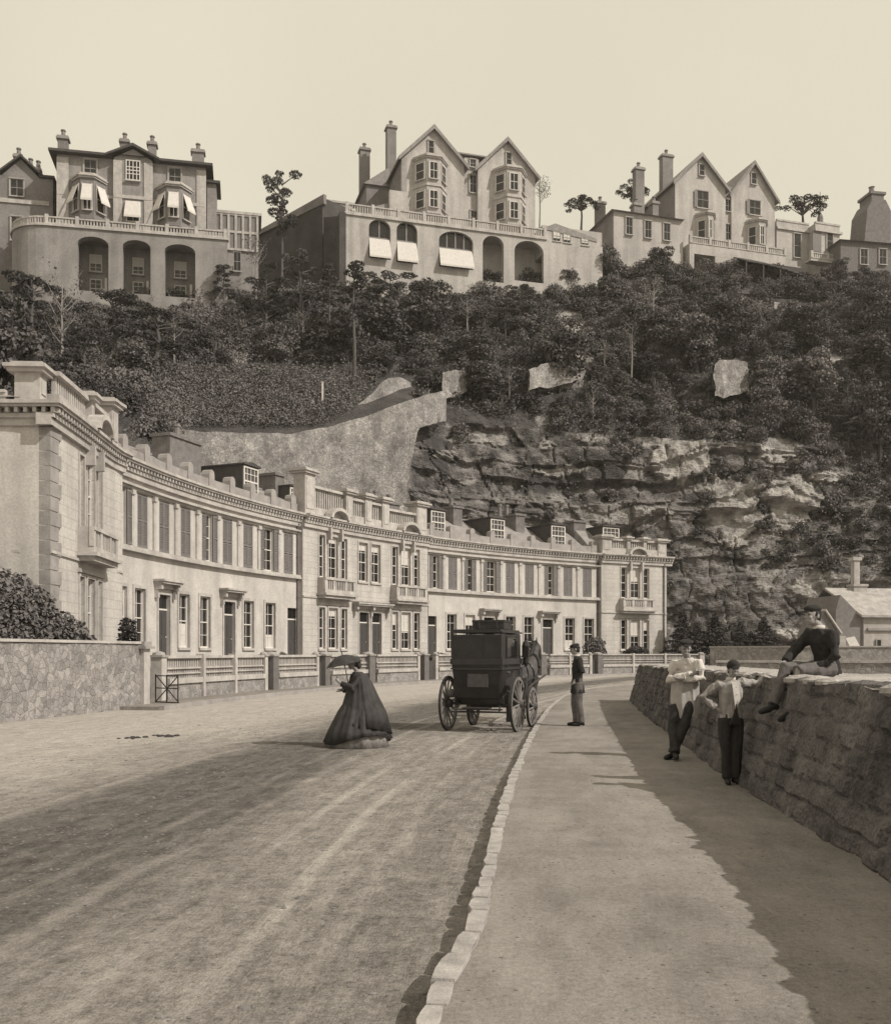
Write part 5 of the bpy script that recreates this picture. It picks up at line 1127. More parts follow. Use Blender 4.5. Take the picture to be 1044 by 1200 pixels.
for i in range(7):
    a0, a1 = math.pi/2*i/7, math.pi/2*(i+1)/7; p = Vector((1.2-4.5*math.sin(a0), 4.6-4.5*math.cos(a0), 0)); q = Vector((1.2-4.5*math.sin(a1), 4.6-4.5*math.cos(a1), 0)); L_ = (q-p).length
    m = MB(); m.box(0, L_, -.1, .1, ztr+1.0, ztr+1.2); k = .1
    while k < L_: m.box(k, k+.12, -.06, .06, ztr+.3, ztr+1.0); k += .3
    m.build('curved_railing', M_trim, V.root, loc=p, rot=(0, 0, math.atan2(q.y-p.y, q.x-p.x)))
for xc, w, z0, z1, r_ in oo:
    hh = (z1-z0); 
    for q0, q1, wd in ((.55, .88, .42), (.05, .42, .4)):
        window(V.root, (xc-w*.05, 3.6-.24, z0+hh*q0), 0, w*wd, hh*(q1-q0), cols=2, rows=4, fr=.12, bar=.06, blind=.5 if q0 > .3 else 0, sill=True)
    m = MB(); m.box(xc+w*.28, xc+w*.36, 2.6, 2.8, z0, z0+hh*.4); m.build('awning_post', M_white, V.root)
o0 = 3.2
gx = lambda px: V.x(px, o0)
xl, xr = gx(67), gx(241); zr = V.z(xl, 180, o0)
m = MB(); m.box(xl, xr, o0, o0+14, ztr-.2, zr); m.build('wall', M_gray, V.root)
m = MB(); cx = (gx(134)+gx(179))/2; hw = (gx(179)-gx(134))/2; m.xprism([(cx-hw, ztr-.2), (cx+hw, ztr-.2), (cx+hw, zr), (cx, zr+1.3), (cx-hw, zr)], o0-.5, o0+5); m.build('centre_projection', M_gray, V.root)
m = MB()
for a, b in ((xl-.05, xl+1.35), (cx-hw-.05, cx-hw+1.0), (cx+hw-1.0, cx+hw+.05), (xr-1.1, xr+.05)):
    yy = o0-.62 if abs((a+b)/2-cx) < hw+.5 else o0-.12; m.box(a, b, yy, yy+.2, ztr-.1, zr-.35)
m.box(xl, cx-hw, o0-.15, o0, zr-5.0, zr-4.6); m.box(cx+hw, xr, o0-.15, o0, zr-5.0, zr-4.6); m.box(cx-hw, cx+hw, o0-.66, o0-.5, zr-5.0, zr-4.6); m.build('pilaster', M_trim, V.root)
m = MB(); m.box(xl-.9, cx-hw-.3, o0-.9, o0+14.9, zr, zr+.3); m.box(cx+hw+.3, xr+.9, o0-.9, o0+14.9, zr, zr+.3); m.build('eaves', M_lead, V.root)
m = MB()
m.add([(xl-.9, o0-.9, zr+.3), (xr+.9, o0-.9, zr+.3), (xr+.9, o0+14.9, zr+.3), (xl-.9, o0+14.9, zr+.3), (xl+6, o0+7, zr+2.6), (xr-6, o0+7, zr+2.6)], [(0, 1, 5, 4), (1, 2, 5), (2, 3, 4, 5), (3, 0, 4)])
for sg in (-1, 1): m.xprism([(cx, zr+1.75), (cx+sg*(hw+.9), zr+.2), (cx+sg*(hw+.9), zr-.05), (cx, zr+1.4)], o0-1.2, o0+6)
m.build('roof', M_lead, V.root)
for px, y0, y1 in ((106, 187, 208), (205, 197, 217)): V.win(px, y0, y1, 14, o0, rows=4)
x = cx; window(V.root, (x, o0-.75, V.z(x, 214, o0)), 0, 1.75, V.z(x, 190, o0)-V.z(x, 214, o0), cols=4, rows=3, fr=.12, bar=.09)
z1 = V.z(x, 238, o0); z0 = V.z(x, 262, o0); window(V.root, (x, o0-.75, z0), 0, 1.6, z1-z0, cols=2, rows=4, fr=.09, bar=.05); V.awning(x, 1.7, z1, z0, o0-.5, .9, .8)
for px, yt, yb in ((104.5, 212, 262), (204.5, 222, 270)): V.bay(px, 38, yt, yb, 1, 1.5, o0, m=M_villad, awn=True)
for px, y, yt, w in ((66, 178, 156, 1.2), (140, 178, 160, 1.0), (173, 180, 163, 1.0), (228, 186, 172, 1.5)): x = gx(px); V.chimney(x+.3, o0+3, zr, V.z(x, yt, o0+3)-.9, w, 1.0, 1)
# lower wing at the left, glazed corridor at the right
m = MB(); x0, x1 = V.x(-40, 6), V.x(62, 6); zl = V.z(V.x(30, 6), 207, 6); m.box(x0, x1, 6, 20, zb, zl); m.xprism([(V.x(2, 5.9), zl), (V.x(46, 5.9), zl), ((V.x(2, 5.9)+V.x(46, 5.9))/2, zl+2.2)], 5.99, 18); m.build('west_wing', M_villad, V.root)
m = MB(); xa, xb_ = V.x(0, 5.5), V.x(48, 5.5); xm = (xa+xb_)/2
for sg in (-1, 1): xe2 = xm+sg*((xb_-xa)/2+.4); m.xprism([(xm, zl+2.3), (xe2, zl-.1), (xe2, zl+.15), (xm, zl+2.6)], 5.4, 18)
m.box(V.x(46, 5.8), V.x(64, 5.8), 5.6, 18, zl+.003, zl+.3); m.build('wing_roof', M_lead, V.root)
V.win(20, 210, 230, 15, 6); V.win(20, 254, 282, 13, 6); V.chimney(V.x(22, 9), 9, zl+1, zl+3.6, .9, .9, 1); V.chimney(V.x(36, 9), 9, zl+1, zl+2.4, .5, .5, 1); V.chimney(V.x(45, 9), 9, zl+.2, zl+2.2, .5, .5, 1)
m = MB(); m.box(V.x(-40, 6), V.x(58, 6), 5.85, 5.99, V.z(V.x(30, 6), 239, 6), V.z(V.x(30, 6), 234, 6)); m.build('string_course_west', M_trim, V.root)
x0, x1 = V.x(241, 7), V.x(303, 7); zt_ = V.z(V.x(250, 7), 246, 7); m = MB(); m.box(xe-.5, x1, 7.3, 12, zb, zt_-.2); m.box(xe+.01, x1-1, 5, 7.29, zb, ztr-1.2); m.build('corridor_wall', M_gray, V.root)
m = MB(); m.box(x0, x1+.4, 7.0, 12, zt_-.2, zt_+.15); 
for k in range(8): q = lerp(x0, x1-.3, k/7); m.box(q, q+.3, 7.05, 7.29, zt_-5.0, zt_-.2)
for k in range(3): m.box(x0, x1, 7.08, 7.28, zt_-5.0+k*2.3, zt_-4.7+k*2.3)
m.build('corridor_frame', M_trim, V.root); m = MB(); m.box(x0, x1, 7.2, 7.295, zt_-4.7, zt_-.3); m.build('corridor_glazing', M_shut, V.root)
m = MB(); m.box(gx(241)+.1, gx(253), 5, 9, ztr-.2, V.z(gx(247), 215, 5)); m.build('corner_turret', M_gray, V.root); m = MB(); m.box(gx(241)+.05, gx(253)+.5, 4.6, 9.4, V.z(gx(247), 215, 5), V.z(gx(247), 212, 5)); m.build('turret_roof', M_lead, V.root)
V.win(278, 295, 318, 9, 5, surround=False)

# ---- right villa
V = Villa('villa', 797, 156, R(17), 'pale villa with two steep gables and shuttered upper windows, right on the hill', 'villa')
zg = V.z(0, 302); ze = V.z(0, 212); za = V.z(V.x(823), 181)
zlow = V.z(0, 330)-3
V.gable(-.9, V.x(850), zlow, ze, za-.2, 0, 15); V.gable(V.x(859), V.x(910), zlow, ze-.2, V.z(V.x(884), 191)+.2, .5, 15)
m = MB(); m.box(V.x(850), V.x(862), .9, 14, zlow, ze+.3); m.build('link_wall', M_villa, V.root); m = MB(); m.box(V.x(846), V.x(868), .9, 12, ze+.4, ze+.9); m.build('link_roof', M_slate, V.root)
m = MB(); m.box(-.95, -.903, 0, 15, zlow, ze); m.build('side_wall_shade_tone', M_villad, V.root)  # left face coated in a darker tone that paints its shade
for px, y, in ((822, 199), (883, 209)): V.win(px, y-6, y+7, 6.5, .5 if px > 850 else 0, cols=1, rows=2)
V.win(823, 224, 244, 14, 0, cols=4, rows=2, sh=True); V.win(884, 235, 252, 14, .5, cols=4, rows=2, sh=True); V.win(853, 234, 248, 8, .9); V.win(853, 263, 282, 7, .9)
V.bay(826, 24, 254, 292, 1, 1.6, 0); V.bay(886, 26, 262, 298, 1, 1.6, .5)
# terrace with balustrade and verandah
xt0, xt1 = V.x(808, -3), V.x(921, -3); zt0 = V.z(V.x(815, -3), 285, -3)
m = MB(); m.box(xt0, xt1, -3, -.01, zt0-1.6, zt0-.01); m.box(xt0, xt0+.8, -3, -.02, zlow, zt0-1.61); m.box(V.x(838, -3), V.x(862, -3), -3, -.03, zlow, zt0-1.62); m.build('terrace', M_villa, V.root); V.balustrade(xt0, xt1, zt0, -3, 1.1, 6)
m = MB(); xa, xb_ = V.x(864, -4), V.x(946, -4); k = 12
for i in range(k): q0 = lerp(xa, xb_, i/k); q1 = lerp(xa, xb_, (i+.93)/k); dr = 1.8*(i/k)**2; m.add([(q0, -3.02, zt0-1.3-dr), (q1, -3.02, zt0-1.3-dr), (q1, -6.4, zt0-3.1-dr), (q0, -6.4, zt0-3.1-dr), (q0, -3.02, zt0-1.5-dr), (q1, -3.02, zt0-1.5-dr), (q1, -6.4, zt0-3.3-dr), (q0, -6.4, zt0-3.3-dr)], [(0, 1, 2, 3), (7, 6, 5, 4), (0, 4, 5, 1), (2, 6, 7, 3), (1, 5, 6, 2), (3, 7, 4, 0)])
for i in range(5): q0 = lerp(xa, xb_, i/4.2); m.box(q0, q0+.2, -6.3, -6.1, zlow, zt0-3.2-1.8*(i/4.2)**2)
m.box(xa, xb_, -3.01, -2.99, zlow, zt0-1.6); m.build('verandah_roof', M_lead, V.root)
m = MB(); m.box(xt0-6.5, xt0-.01, -1.2, 3, zlow, zt0); m.build('lower_wall', M_villad, V.root)
# low left wing
xw0 = V.x(719, -2); xw1 = V.x(797, -2)+.5; zw = V.z(V.x(719, -2), 247, -2); m = MB(); m.box(xw0, xw1, -2, 9, zlow-3, zw); m.build('left_wing', M_villa, V.root)
m = MB(); m.box(xw0-.05, xw0-.003, -2, 9, zlow-3, zw); m.build('wing_side_shade_tone', M_villad, V.root)  # darker coat paints the shade on the left end of the wing
m = MB(); a0, a1 = xw0-.6, xw1+.0; m.add([(a0, -2.6, zw), (a1, -2.6, zw), (a1, 9.6, zw), (a0, 9.6, zw), (a0+5, 3.5, zw+2.3), (a1-.5, 3.5, zw+2.3)], [(0, 1, 5, 4), (1, 2, 5), (2, 3, 4, 5), (3, 0, 4), (0, 3, 2, 1)]); m.build('wing_roof', M_slate, V.root)
for px, y in ((737, 265), (759, 269), (781, 272)): V.win(px, y-10, y+10, 8, -2)
for px, off, yt, w in ((748, 2, 196, 1.5), (780.5, 5, 181, 1.9), (745, 0, 238, 1.2), (703, 7, 236, 1.4), (766, -1, 236, 1.0)): x = V.x(px, off); V.chimney(x, off, zw+.3, V.z(x, yt, off)-.6, w, 1.2, 1)
# right wing with parapets
x0, x1 = V.x(910, 1), V.x(948, 1); m = MB(); zz = V.z(x0, 258, 1); m.box(x0, x1, 1, 10, zlow, zz); x2 = V.x(981, 0); m.box(x1+.01, x2, -.6, 8, zlow, zz-.3); m.build('right_wing', M_villa, V.root)
m = MB(); m.box(x0, x1+.2, .7, 1.2, zz-1.4, zz-1.0); m.box(x1-.2, x2+.3, -1.0, -.5, zz-1.7, zz-1.3); m.box(x0, x1, .9, 1.3, zz+.003, zz+.3); m.box(x1, x2+.1, -.7, -.2, zz-.297, zz); m.build('parapet', M_trim, V.root)
V.win(934, 274, 302, 9, 1, cols=1, rows=2); V.win(972, 273, 292, 8, -.6, cols=1, rows=2); m = MB(); m.box(V.x(952, -.6), V.x(962, -.6), -.7, -.601, V.z(V.x(957), 297), V.z(V.x(957), 272)); m.build('recess_shade', M_shut, V.root)  # dark slab proud of the wall paints the shade of a recess
V.balustrade(V.x(950, -2.2), V.x(990, -2.2), V.z(V.x(960, -2.2), 303, -2.2), -2.2, 1.0, 3, 'balcony'); m = MB(); m.box(V.x(950, -2.2), V.x(990, -2.2), -2.2, -.61, V.z(V.x(960, -2.2), 306, -2.2), V.z(V.x(960, -2.2), 303.1, -2.2)); m.build('balcony_floor', M_villa, V.root)
m = MB(); x = V.x(961, 4); z0 = V.z(x, 256, 4); m.lathe([(.5, z0-2), (.5, z0+.2), (.12, z0+1.2), (.05, z0+4.6)], (x, 4, 0), 8); m.build('finial', M_villad, V.root)
# ---- far right house and its tall stack
V = Villa('stone_house', 985, 160, R(10), 'greyish house with a very tall stepped chimney at the right edge of the hilltop', 'house')
zl = V.z(0, 330)-6; z1 = V.z(V.x(1000), 283); m = MB(); x0, x1 = 0, V.x(1090); m.box(x0, x1, 0, 12, zl, z1); m.build('wall', M_brick, V.root)
m = MB(); m.add([(x0-.5, -.6, z1), (x1, -.6, z1), (x1, 12, z1), (x0-.5, 12, z1), (x0+4, 6, z1+2.6), (x1-3, 6, z1+2.6)], [(0, 1, 5, 4), (1, 2, 5), (2, 3, 4, 5), (3, 0, 4), (0, 3, 2, 1)]); m.build('roof', M_slate, V.root)
xa, xb_ = V.x(1013, 3), V.x(1042, 3); zs = V.z(xa, 246, 3); m = MB(); m.xprism([(xa-.5, z1-.5), (xb_, z1-.5), (xb_, zs), (xb_-1, zs+1.8), (xa+1.2, zs+1.8), (xa+.2, zs)], 2.5, 7); m.box(xa+1.3, xb_-1.0, 3, 6.4, zs+1.8, V.z(xa, 226, 3)); m.box(xa+1.0, xb_-.7, 2.8, 6.6, V.z(xa, 226, 3)+.003, V.z(xa, 223, 3)); m.build('chimney', M_brick, V.root)
m = MB(); m.lathe([(.5, V.z(xa, 223, 3)), (.4, V.z(xa, 214, 3)), (.55, V.z(xa, 213, 3))], ((xa+xb_)/2, 4.5, 0), 8); m.build('chimney_pot', M_pot, V.root)
V.win(1012, 292, 310, 9, 0); V.win(1034, 292, 310, 9, 0)
# ---- small dark-roofed summer house on the slope
V = Villa('garden_house', 866, 149, R(14), 'low garden house with a long dark roof among trees under the right villa'); z0 = V.z(0, 345); x1 = V.x(935); m = MB(); m.box(0, x1, 0, 5, z0-4, z0); m.build('wall', M_villa, V.root)
m = MB(); m.add([(-.5, -.6, z0), (x1+.5, -.6, z0), (x1-1, 3, z0+2.2), (1, 3, z0+2.2), (-.5, 6, z0), (x1+.5, 6, z0)], [(0, 1, 2, 3), (3, 2, 5, 4), (0, 3, 4), (1, 5, 2)]); m.build('roof', M_lead, V.root)
m = MB() if False else MB(); p0 = (V.x(926, -.8), V.z(V.x(926), 322)); p1 = (V.x(953, -.8), V.z(V.x(953), 362)); 
V = Villa('cottage', 3, 84, R(14), 'pale cottage gable half hidden behind trees above the left pavilion'); xr = V.x(34); z0 = V.z(0, 470); m = MB(); m.xprism([(-9, z0-6), (xr, z0-6), (xr, V.z(0, 440)), (-3, V.z(0, 418)), (-9, V.z(0, 440))], 0, 6); m.build('wall', M_villa, V.root); V.win(16, 447, 462, 9, 0)

# ---- cottage at the right beyond the walls
V = Villa('cottage', 985, 74, R(8), 'pale stone cottage with a tall slender chimney, right of the seated boy', 'cottage')
def dz(y, x=0, off=0): return V.z(x, y, off)
xg0, xg1 = V.x(979), V.x(1011); zb = -.2; z_e = dz(722); z_a = dz(690)
# the gable end faces left; the long roofed front runs off to the right
xf = V.x(1012); m = MB()
m.add([(xf, 0, zb), (xf, 0, z_e), (xf-.02, 3.2, z_a), (xf-.02, 6.4, z_e), (xf, 6.4, zb), (xf+14, 0, zb), (xf+14, 0, z_e), (xf+14, 3.2, z_a), (xf+14, 6.4, z_e), (xf+14, 6.4, zb)], [(0, 1, 2, 3, 4), (5, 6, 7, 8, 9), (0, 5, 6, 1), (4, 9, 8, 3), (1, 6, 7, 2), (2, 7, 8, 3)]); m.build('wall', M_villa, V.root, uv=False)
xg = V.x(985)
m = MB(); m.xprism([(xg-.3, zb), (xf-.001, zb), (xf-.001, z_e-.1), (V.x(986), dz(697))  , (xg-.3, dz(715))], .15, 5); m.build('gable_end', M_villad, V.root)
m = MB(); z2 = dz(697); m.add([(xf-.35, -.35, z_e-.1), (xf+14, -.35, z_e-.1), (xf+14, 3.2, z_a+.1), (V.x(992), 3.2, z_a+.1), (xf-.35, -.35, z_e+.08), (xf+14, -.35, z_e+.08), (xf+14, 3.2, z_a+.28), (V.x(992), 3.2, z_a+.28), (xf+14, 6.8, z_e-.1), (V.x(992), 6.8, z_e-.1)], [(0, 1, 2, 3), (4, 5, 6, 7), (0, 1, 5, 4), (0, 4, 7, 3), (7, 6, 8, 9)]); m.build('roof', M_seatop, V.root)
m = MB(); c0 = V.x(1006, 3); m.box(c0-.55, c0+.55, 2.7, 3.7, z_a-1.5, dz(684)); m.box(c0-.62, c0+.62, 2.62, 3.78, dz(684)+.003, dz(681)); m.box(c0-.42, c0+.05, 2.9, 3.4, dz(681), dz(652)); m.box(c0-.55, c0+.18, 2.8, 3.5, dz(652)+.002, dz(648)); m.build('chimney', M_trim, V.root)
V.win(1029, 749, 768, 7, 0, cols=1, rows=1, surround=False)
m = MB(); m.box(V.x(1016), V.x(1060), -.16, -.003, dz(739), dz(736)); m.build('string_course', M_quoin, V.root)
# lean-to with sloping white roof
V = Villa('shed', 962, 71, R(8), 'small lean-to shed with a bright sloping roof just behind the seated boy', 'shed')
xl, xr_ = V.x(955), V.x(981); m = MB(); z_t = V.z(0, 716); z_m = V.z(0, 742); m.xprism([(xl, -.2), (xr_, -.2), (xr_, z_m), (V.x(966), z_t), (xl, z_m-.1)], 0, 2.6); m.build('wall', M_villad, V.root)
m = MB(); xa = V.x(966); q = xr_+.25; m.add([(xa, -.25, z_t), (q, -.25, z_m-.1), (q, 2.8, z_m-.1), (xa, 2.8, z_t), (xa, -.25, z_t+.14), (q, -.25, z_m+.04), (q, 2.8, z_m+.04), (xa, 2.8, z_t+.14)], [(0, 1, 2, 3), (4, 5, 6, 7), (0, 1, 5, 4), (1, 2, 6, 5), (2, 3, 7, 6), (3, 0, 4, 7)]); m.build('roof', M_blind, V.root)
m = MB(); m.box(xr_+.003, xr_+.65, -.02, 2, -.2, z_m-.2); m.build('side_wall', M_villa, V.root)
m = MB(); m.box(V.x(968), V.x(972), -.05, -.003, -.1, V.z(0, 750)); m.build('door', M_door, V.root)
V = Villa('plank_board', 990, 70.5, R(8), 'pale boards leaning in a slope against the shed wall', 'boards'); m = MB(); m.add([(0, -.1, V.z(0, 748)), (1.15, -.7, -.1), (2.0, -.7, -.1), (.7, -.1, V.z(0, 746)), (0, .0, V.z(0, 748)), (1.15, -.6, -.1), (2.0, -.6, -.1), (.7, 0, V.z(0, 746))], [(0, 1, 2, 3), (7, 6, 5, 4), (0, 4, 5, 1), (1, 5, 6, 2), (2, 6, 7, 3), (3, 7, 4, 0)]); m.build('board', M_blind, V.root)

# ------------------------------------------------------------ single trees, shrubs and the clipped bush
def tr(kind, px, y, D, h_px, proto_h, label, v=0, cat='tree', nm=None, rz=0, wide=1, grp=None, sink=.3):
    p = P(px, y, D); s = h_px/F*D/proto_h; return tree(kind, v, (p.x, p.y, p.z-sink), (s*wide, s*wide, s), rz, label, cat, grp, nm or {'pine': 'pine_tree', 'tallpine': 'pine_tree', 'conifer': 'conifer', 'cypress': 'cypress', 'shrub': 'shrub'}.get(kind, 'tree'))
tr('pine', 330, 320, 131, 128, 9.3, 'flat-topped pine standing against the sky above the dark stone block', 0, wide=.55)
tr('pine', 262, 362, 121, 55, 9.3, 'small crooked pine in front of the corridor of the left villa', 1, wide=.8, rz=1)
tr('tallpine', 415, 455, 112, 155, 13, 'tall pine with a bare pale pole, left of the middle villa', 0)
tr('tallpine', 386, 400, 120, 95, 13, 'thin pine between the tall pine and the dark block', 1, rz=2)
tr('pine', 352, 385, 122, 95, 9.3, 'dark pine in front of the shaded stone block', 2, wide=.8, rz=4)
tr('pine', 312, 400, 119, 92, 9.3, 'dark pine at the left end of the shaded stone block', 0, wide=.8, rz=5)
tr('umbrella', 940, 272, 166, 46, 6.8, 'round-headed tree rising behind the right villa wing', 0, wide=1.35)
tr('umbrella', 681, 262, 158, 36, 6.8, 'sparse round tree behind the low wing of the right villa', 1, wide=1.35)
tr('umbrella', 741, 255, 164, 50, 6.8, 'dark tree between two chimneys of the right villa', 2, wide=.8)
tr('bare', 632, 262, 152, 62, 7.5, 'thin-leaved tree at the right corner of the middle villa', 0)
tr('bare', 740, 432, 121, 58, 7.5, 'leafless pale tree standing in the scrub right of the scree patch', 1)
tr('bare', 405, 392, 121, 50, 7.5, 'pale bare-stemmed tree beside the tall pine', 2); tr('bare', 300, 345, 124, 72, 7.5, 'spindly bare tree against the shaded stone block', 0, rz=2)
tr('pine', 1010, 372, 140, 60, 9.3, 'dark pine before the far right house', 1, wide=.9, rz=2); tr('bushy', 985, 330, 150, 30, 5.4, 'dark tree before the balcony of the right villa', 1)
for px, y, h, i, t in ((775, 326, 36, 1, 'under the left end of the right villa'), (712, 322, 40, 2, 'at the foot of the low wing of the right villa'), (664, 338, 26, 3, 'where the middle villa wall steps down'), (612, 352, 20, 4, 'below the widest dark arch of the middle villa'), (548, 350, 18, 0, 'below the widest awning of the middle villa'), (250, 362, 32, 2, 'beside the small crooked pine'), (150, 372, 26, 1, 'below the central arch of the left villa'), (78, 368, 26, 3, 'below the rounded corner of the left villa'), (20, 372, 30, 4, 'under the left wing of the left villa'), (835, 330, 24, 0, 'below the verandah post of the right villa')):
    D = float(np.interp(px, cpx, LD[4]))-3; tr('bushy', px, y+4, D, h+6, 5.4, 'bushy tree '+t, i, wide=1.15)
for px, y, h, v, t in ((868, 762, 40, 0, 'left one of the two feathery conifers before the cliff foot'), (895, 762, 46, 1, 'tallest feathery conifer before the cliff foot, left of the seated boy'), (838, 764, 52, 2, 'feathery conifer behind the bareheaded post of the fence end'), (800, 768, 58, 0, 'dark conifer at the corner of the right pavilion'), (818, 768, 46, 1, 'dark conifer just left of the smocked boy and his cap'), (880, 764, 30, 2, 'small conifer between the two feathery ones')):
    tr('conifer', px, y, 86, h, 4.6, t, v, wide=1.25, rz=v)
# clipped bush behind the left wall
rb = np.random.default_rng(5); C, N = [], []
for (cx, cy, cz, rx, ry, rz_) in [(-15.0, 31.2, 1.2, 3.1, 1.6, 3.2), (-18.4, 30.6, 1.4, 3.2, 1.8, 3.6), (-13.0, 31.4, .9, 1.9, 1.2, 2.2), (-12.0, 31.5, .8, 1.2, 1, 1.5)]:
    n = int(9000*rx*rz_/9); d = rb.normal(size=(n, 3)); d /= np.linalg.norm(d, axis=1)[:, None]; d[:, 2] = np.abs(d[:, 2]); d[:, 1] = np.where(d[:, 1] > .4, -d[:, 1], d[:, 1]); f = 1+.07*fbm(d[:, 0]*4, d[:, 1]*4, d[:, 2]*4, 3, 3)
    C.append(np.array([cx, cy, cz])+d*np.array([rx, ry, rz_])*(f*(.86+.16*rb.random(n)))[:, None]); N.append(d+np.array([0, 0, .2]))
Vb, Qb = leafcloud(np.vstack(C), np.vstack(N), .07, rb, .45); br = empty('bush', (-15, 31, 0), 0, 'large dense clipped evergreen bush swelling over the left rubble wall', 'bush'); Vb -= np.array([-15, 31, 0]); npmesh('foliage', Vb, Qb, M_hedge, br)
m = MB()
for k in range(5): m.tube([(-2.6+k*1.2, .2, 0), (-2.5+k*1.2, .2, 2.2)], [.09, .03], 5)
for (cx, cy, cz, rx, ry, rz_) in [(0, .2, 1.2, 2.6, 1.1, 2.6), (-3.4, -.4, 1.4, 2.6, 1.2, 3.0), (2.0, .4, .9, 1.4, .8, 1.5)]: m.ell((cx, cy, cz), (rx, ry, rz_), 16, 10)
m.build('stems', mat('bush_inner_shade', .03, .02), br)  # stems plus near-black cores that paint the shade inside the foliage
# garden planting of the crescent
def gp(px, off=-2.5): t = FP.at_px(px); a = FP.warp(t, off, 0); return a
def gtree(kind, px, off, h, ph, label, v=0, w=1, z=.35, cat='shrub'):
    a = gp(px, off); s = h/ph; return tree(kind, v, (a.x, a.y, z), (s*w, s*w, s), v, label, cat, None, {'cypress': 'cypress'}.get(kind, 'shrub'))
gtree('cypress', 236, -3, 2.6, 3.0, 'small dark cypress in front of the second door from the left', 0, 1.6, cat='cypress')
gtree('shrub', 716, -1.6, 2.6, 1.55, 'round dark bush above the fence left of the right pavilion balcony', 0, 1.0, .2); gtree('shrub', 756, -1.4, 2.1, 1.55, 'round dark bush under the windows of the right pavilion', 1, 1.1, .2)
gtree('shrub', 176, -1.5, 1.9, 1.55, 'dark shrub growing behind the open iron gate', 2, .8, 0); gtree('shrub', 530, -1.2, 1.35, 1.55, 'low bush over the fence left of the carriage', 1, 1.3); gtree('shrub', 770, -1.2, 1.1, 1.55, 'tiny potted-looking shrub at the right pavilion corner', 0, .5, .8)
gtree('shrub', 365, -1.5, 1.0, 1.55, 'low plant before the plain door left of the centre pavilion', 2, .7, .6); gtree('shrub', 838, -1.5, 1.5, 1.55, 'dark shrub at the end post of the fence', 1, 1.2, 0)
m = MB(); po = P(378, 478, 105); r = empty('marker_post', po-Vector((0, 0, .3)), 0, 'thin white post standing alone on the hedge field', 'post'); m.box(-.09, .09, -.09, .09, 0, 3.0); m.box(-.12, .12, -.12, .12, 3.003, 3.1); m.build('shaft', M_white, r)
# ------------------------------------------------------------ figures: bodies grown from tapered volumes, fused by a voxel remesh
def loft(mb, rings, n=20, mod=None):
    """rings (cx, cy, cz, rx, ry)"""
    vs = []; fs = []
    for i, (cx, cy, cz, rx, ry) in enumerate(rings):
        for k in range(n):
            a = 2*math.pi*k/n; f, dz = mod(a, i) if mod else (1, 0); vs.append((cx+rx*f*math.cos(a), cy+ry*f*math.sin(a), cz+dz))
    for i in range(len(rings)-1):
        for k in range(n): fs.append((i*n+k, i*n+(k+1) % n, (i+1)*n+(k+1) % n, (i+1)*n+k))
    fs += [tuple(range(n-1, -1, -1)), tuple(range((len(rings)-1)*n, len(rings)*n))]; mb.add(vs, fs); return mb
def fuse(mb, name, m, parent, vox=.012, it=3, fold=0, ff=9, seed=0, stretch=(1, 1, .35)):
    o = mb.build(name, m); md = o.modifiers.new('r', 'REMESH'); md.mode = 'VOXEL'; md.voxel_size = vox
    if it: s_ = o.modifiers.new('s', 'SMOOTH'); s_.iterations = it; s_.factor = .5
    dg = bpy.context.evaluated_depsgraph_get(); me = bpy.data.meshes.new_from_object(o.evaluated_get(dg)); old = o.data; o.modifiers.clear(); o.data = me; bpy.data.meshes.remove(old)
    if fold:
        co = np.empty(len(me.vertices)*3); me.vertices.foreach_get('co', co); co = co.reshape(-1, 3); no = np.empty(len(me.vertices)*3); me.vertices.foreach_get('normal', no); no = no.reshape(-1, 3)
        d = fbm(co[:, 0]*ff*stretch[0], co[:, 1]*ff*stretch[1], co[:, 2]*ff*stretch[2], seed, 3); d = d-.5*np.abs(d); co += no*(d*fold)[:, None]; me.vertices.foreach_set('co', co.ravel())
    me.polygons.foreach_set('use_smooth', [True]*len(me.polygons)); me.materials.clear(); me.materials.append(m); me.update(); o.parent = parent; return o
def hand(mb, w, d, side, curl=.5, s=1.0, up=Vector((0, 0, 1))):
    """palm from wrist w along d, four bent fingers of unequal length and a thumb from the side"""
    w = Vector(w); d = Vector(d).normalized(); a = d.cross(up); a = a.normalized() if a.length > .1 else Vector((1, 0, 0)); b = d.cross(a).normalized()
    mb.tube([w, w+d*.035*s, w+d*.085*s], [.024*s, .033*s, .034*s], 8)
    for i, (o, l) in enumerate(((-.027, .062), (-.009, .072), (.009, .068), (.026, .052))):
        p = w+d*.083*s+a*o*s; q = p+(d*(1-.4*curl)+b*curl*.7*side)*l*.5*s; r = q+(d*(1-1.3*curl)+b*curl*1.3*side)*l*.5*s; mb.tube([p-d*.02*s, p, q, r], [.010*s, .0095*s, .009*s, .007*s], 6)
    p = w+d*.03*s-a*.025*s; mb.tube([p, p+(d*.6-a*.8)*.035*s, p+(d*.9-a*.75+b*.3*side)*.062*s], [.013*s, .011*s, .008*s], 6)
def head(mb, c, M, s=1.0):
    c = Vector(c); e = lambda o, r: mb.ell(c+M @ (Vector(o)*s), tuple(x*s for x in r), 14, 10, M)
    e((0, .005, .02), (.074, .094, .098)); e((0, -.03, -.045), (.052, .062, .062)); e((0, -.052, -.088), (.026, .026, .02)); e((0, -.098, -.012), (.011, .02, .014)); e((0, -.088, .01), (.009, .013, .028))
    e((0, -.084, .034), (.05, .014, .010)); e((0, -.084, -.052), (.024, .013, .007)); e((0, -.082, -.066), (.020, .012, .006)); e((.036, -.072, -.02), (.022, .018, .018)); e((-.036, -.072, -.02), (.022, .018, .018))
    for q in (-1, 1): e((q*.077, .012, -.005), (.010, .020, .032))
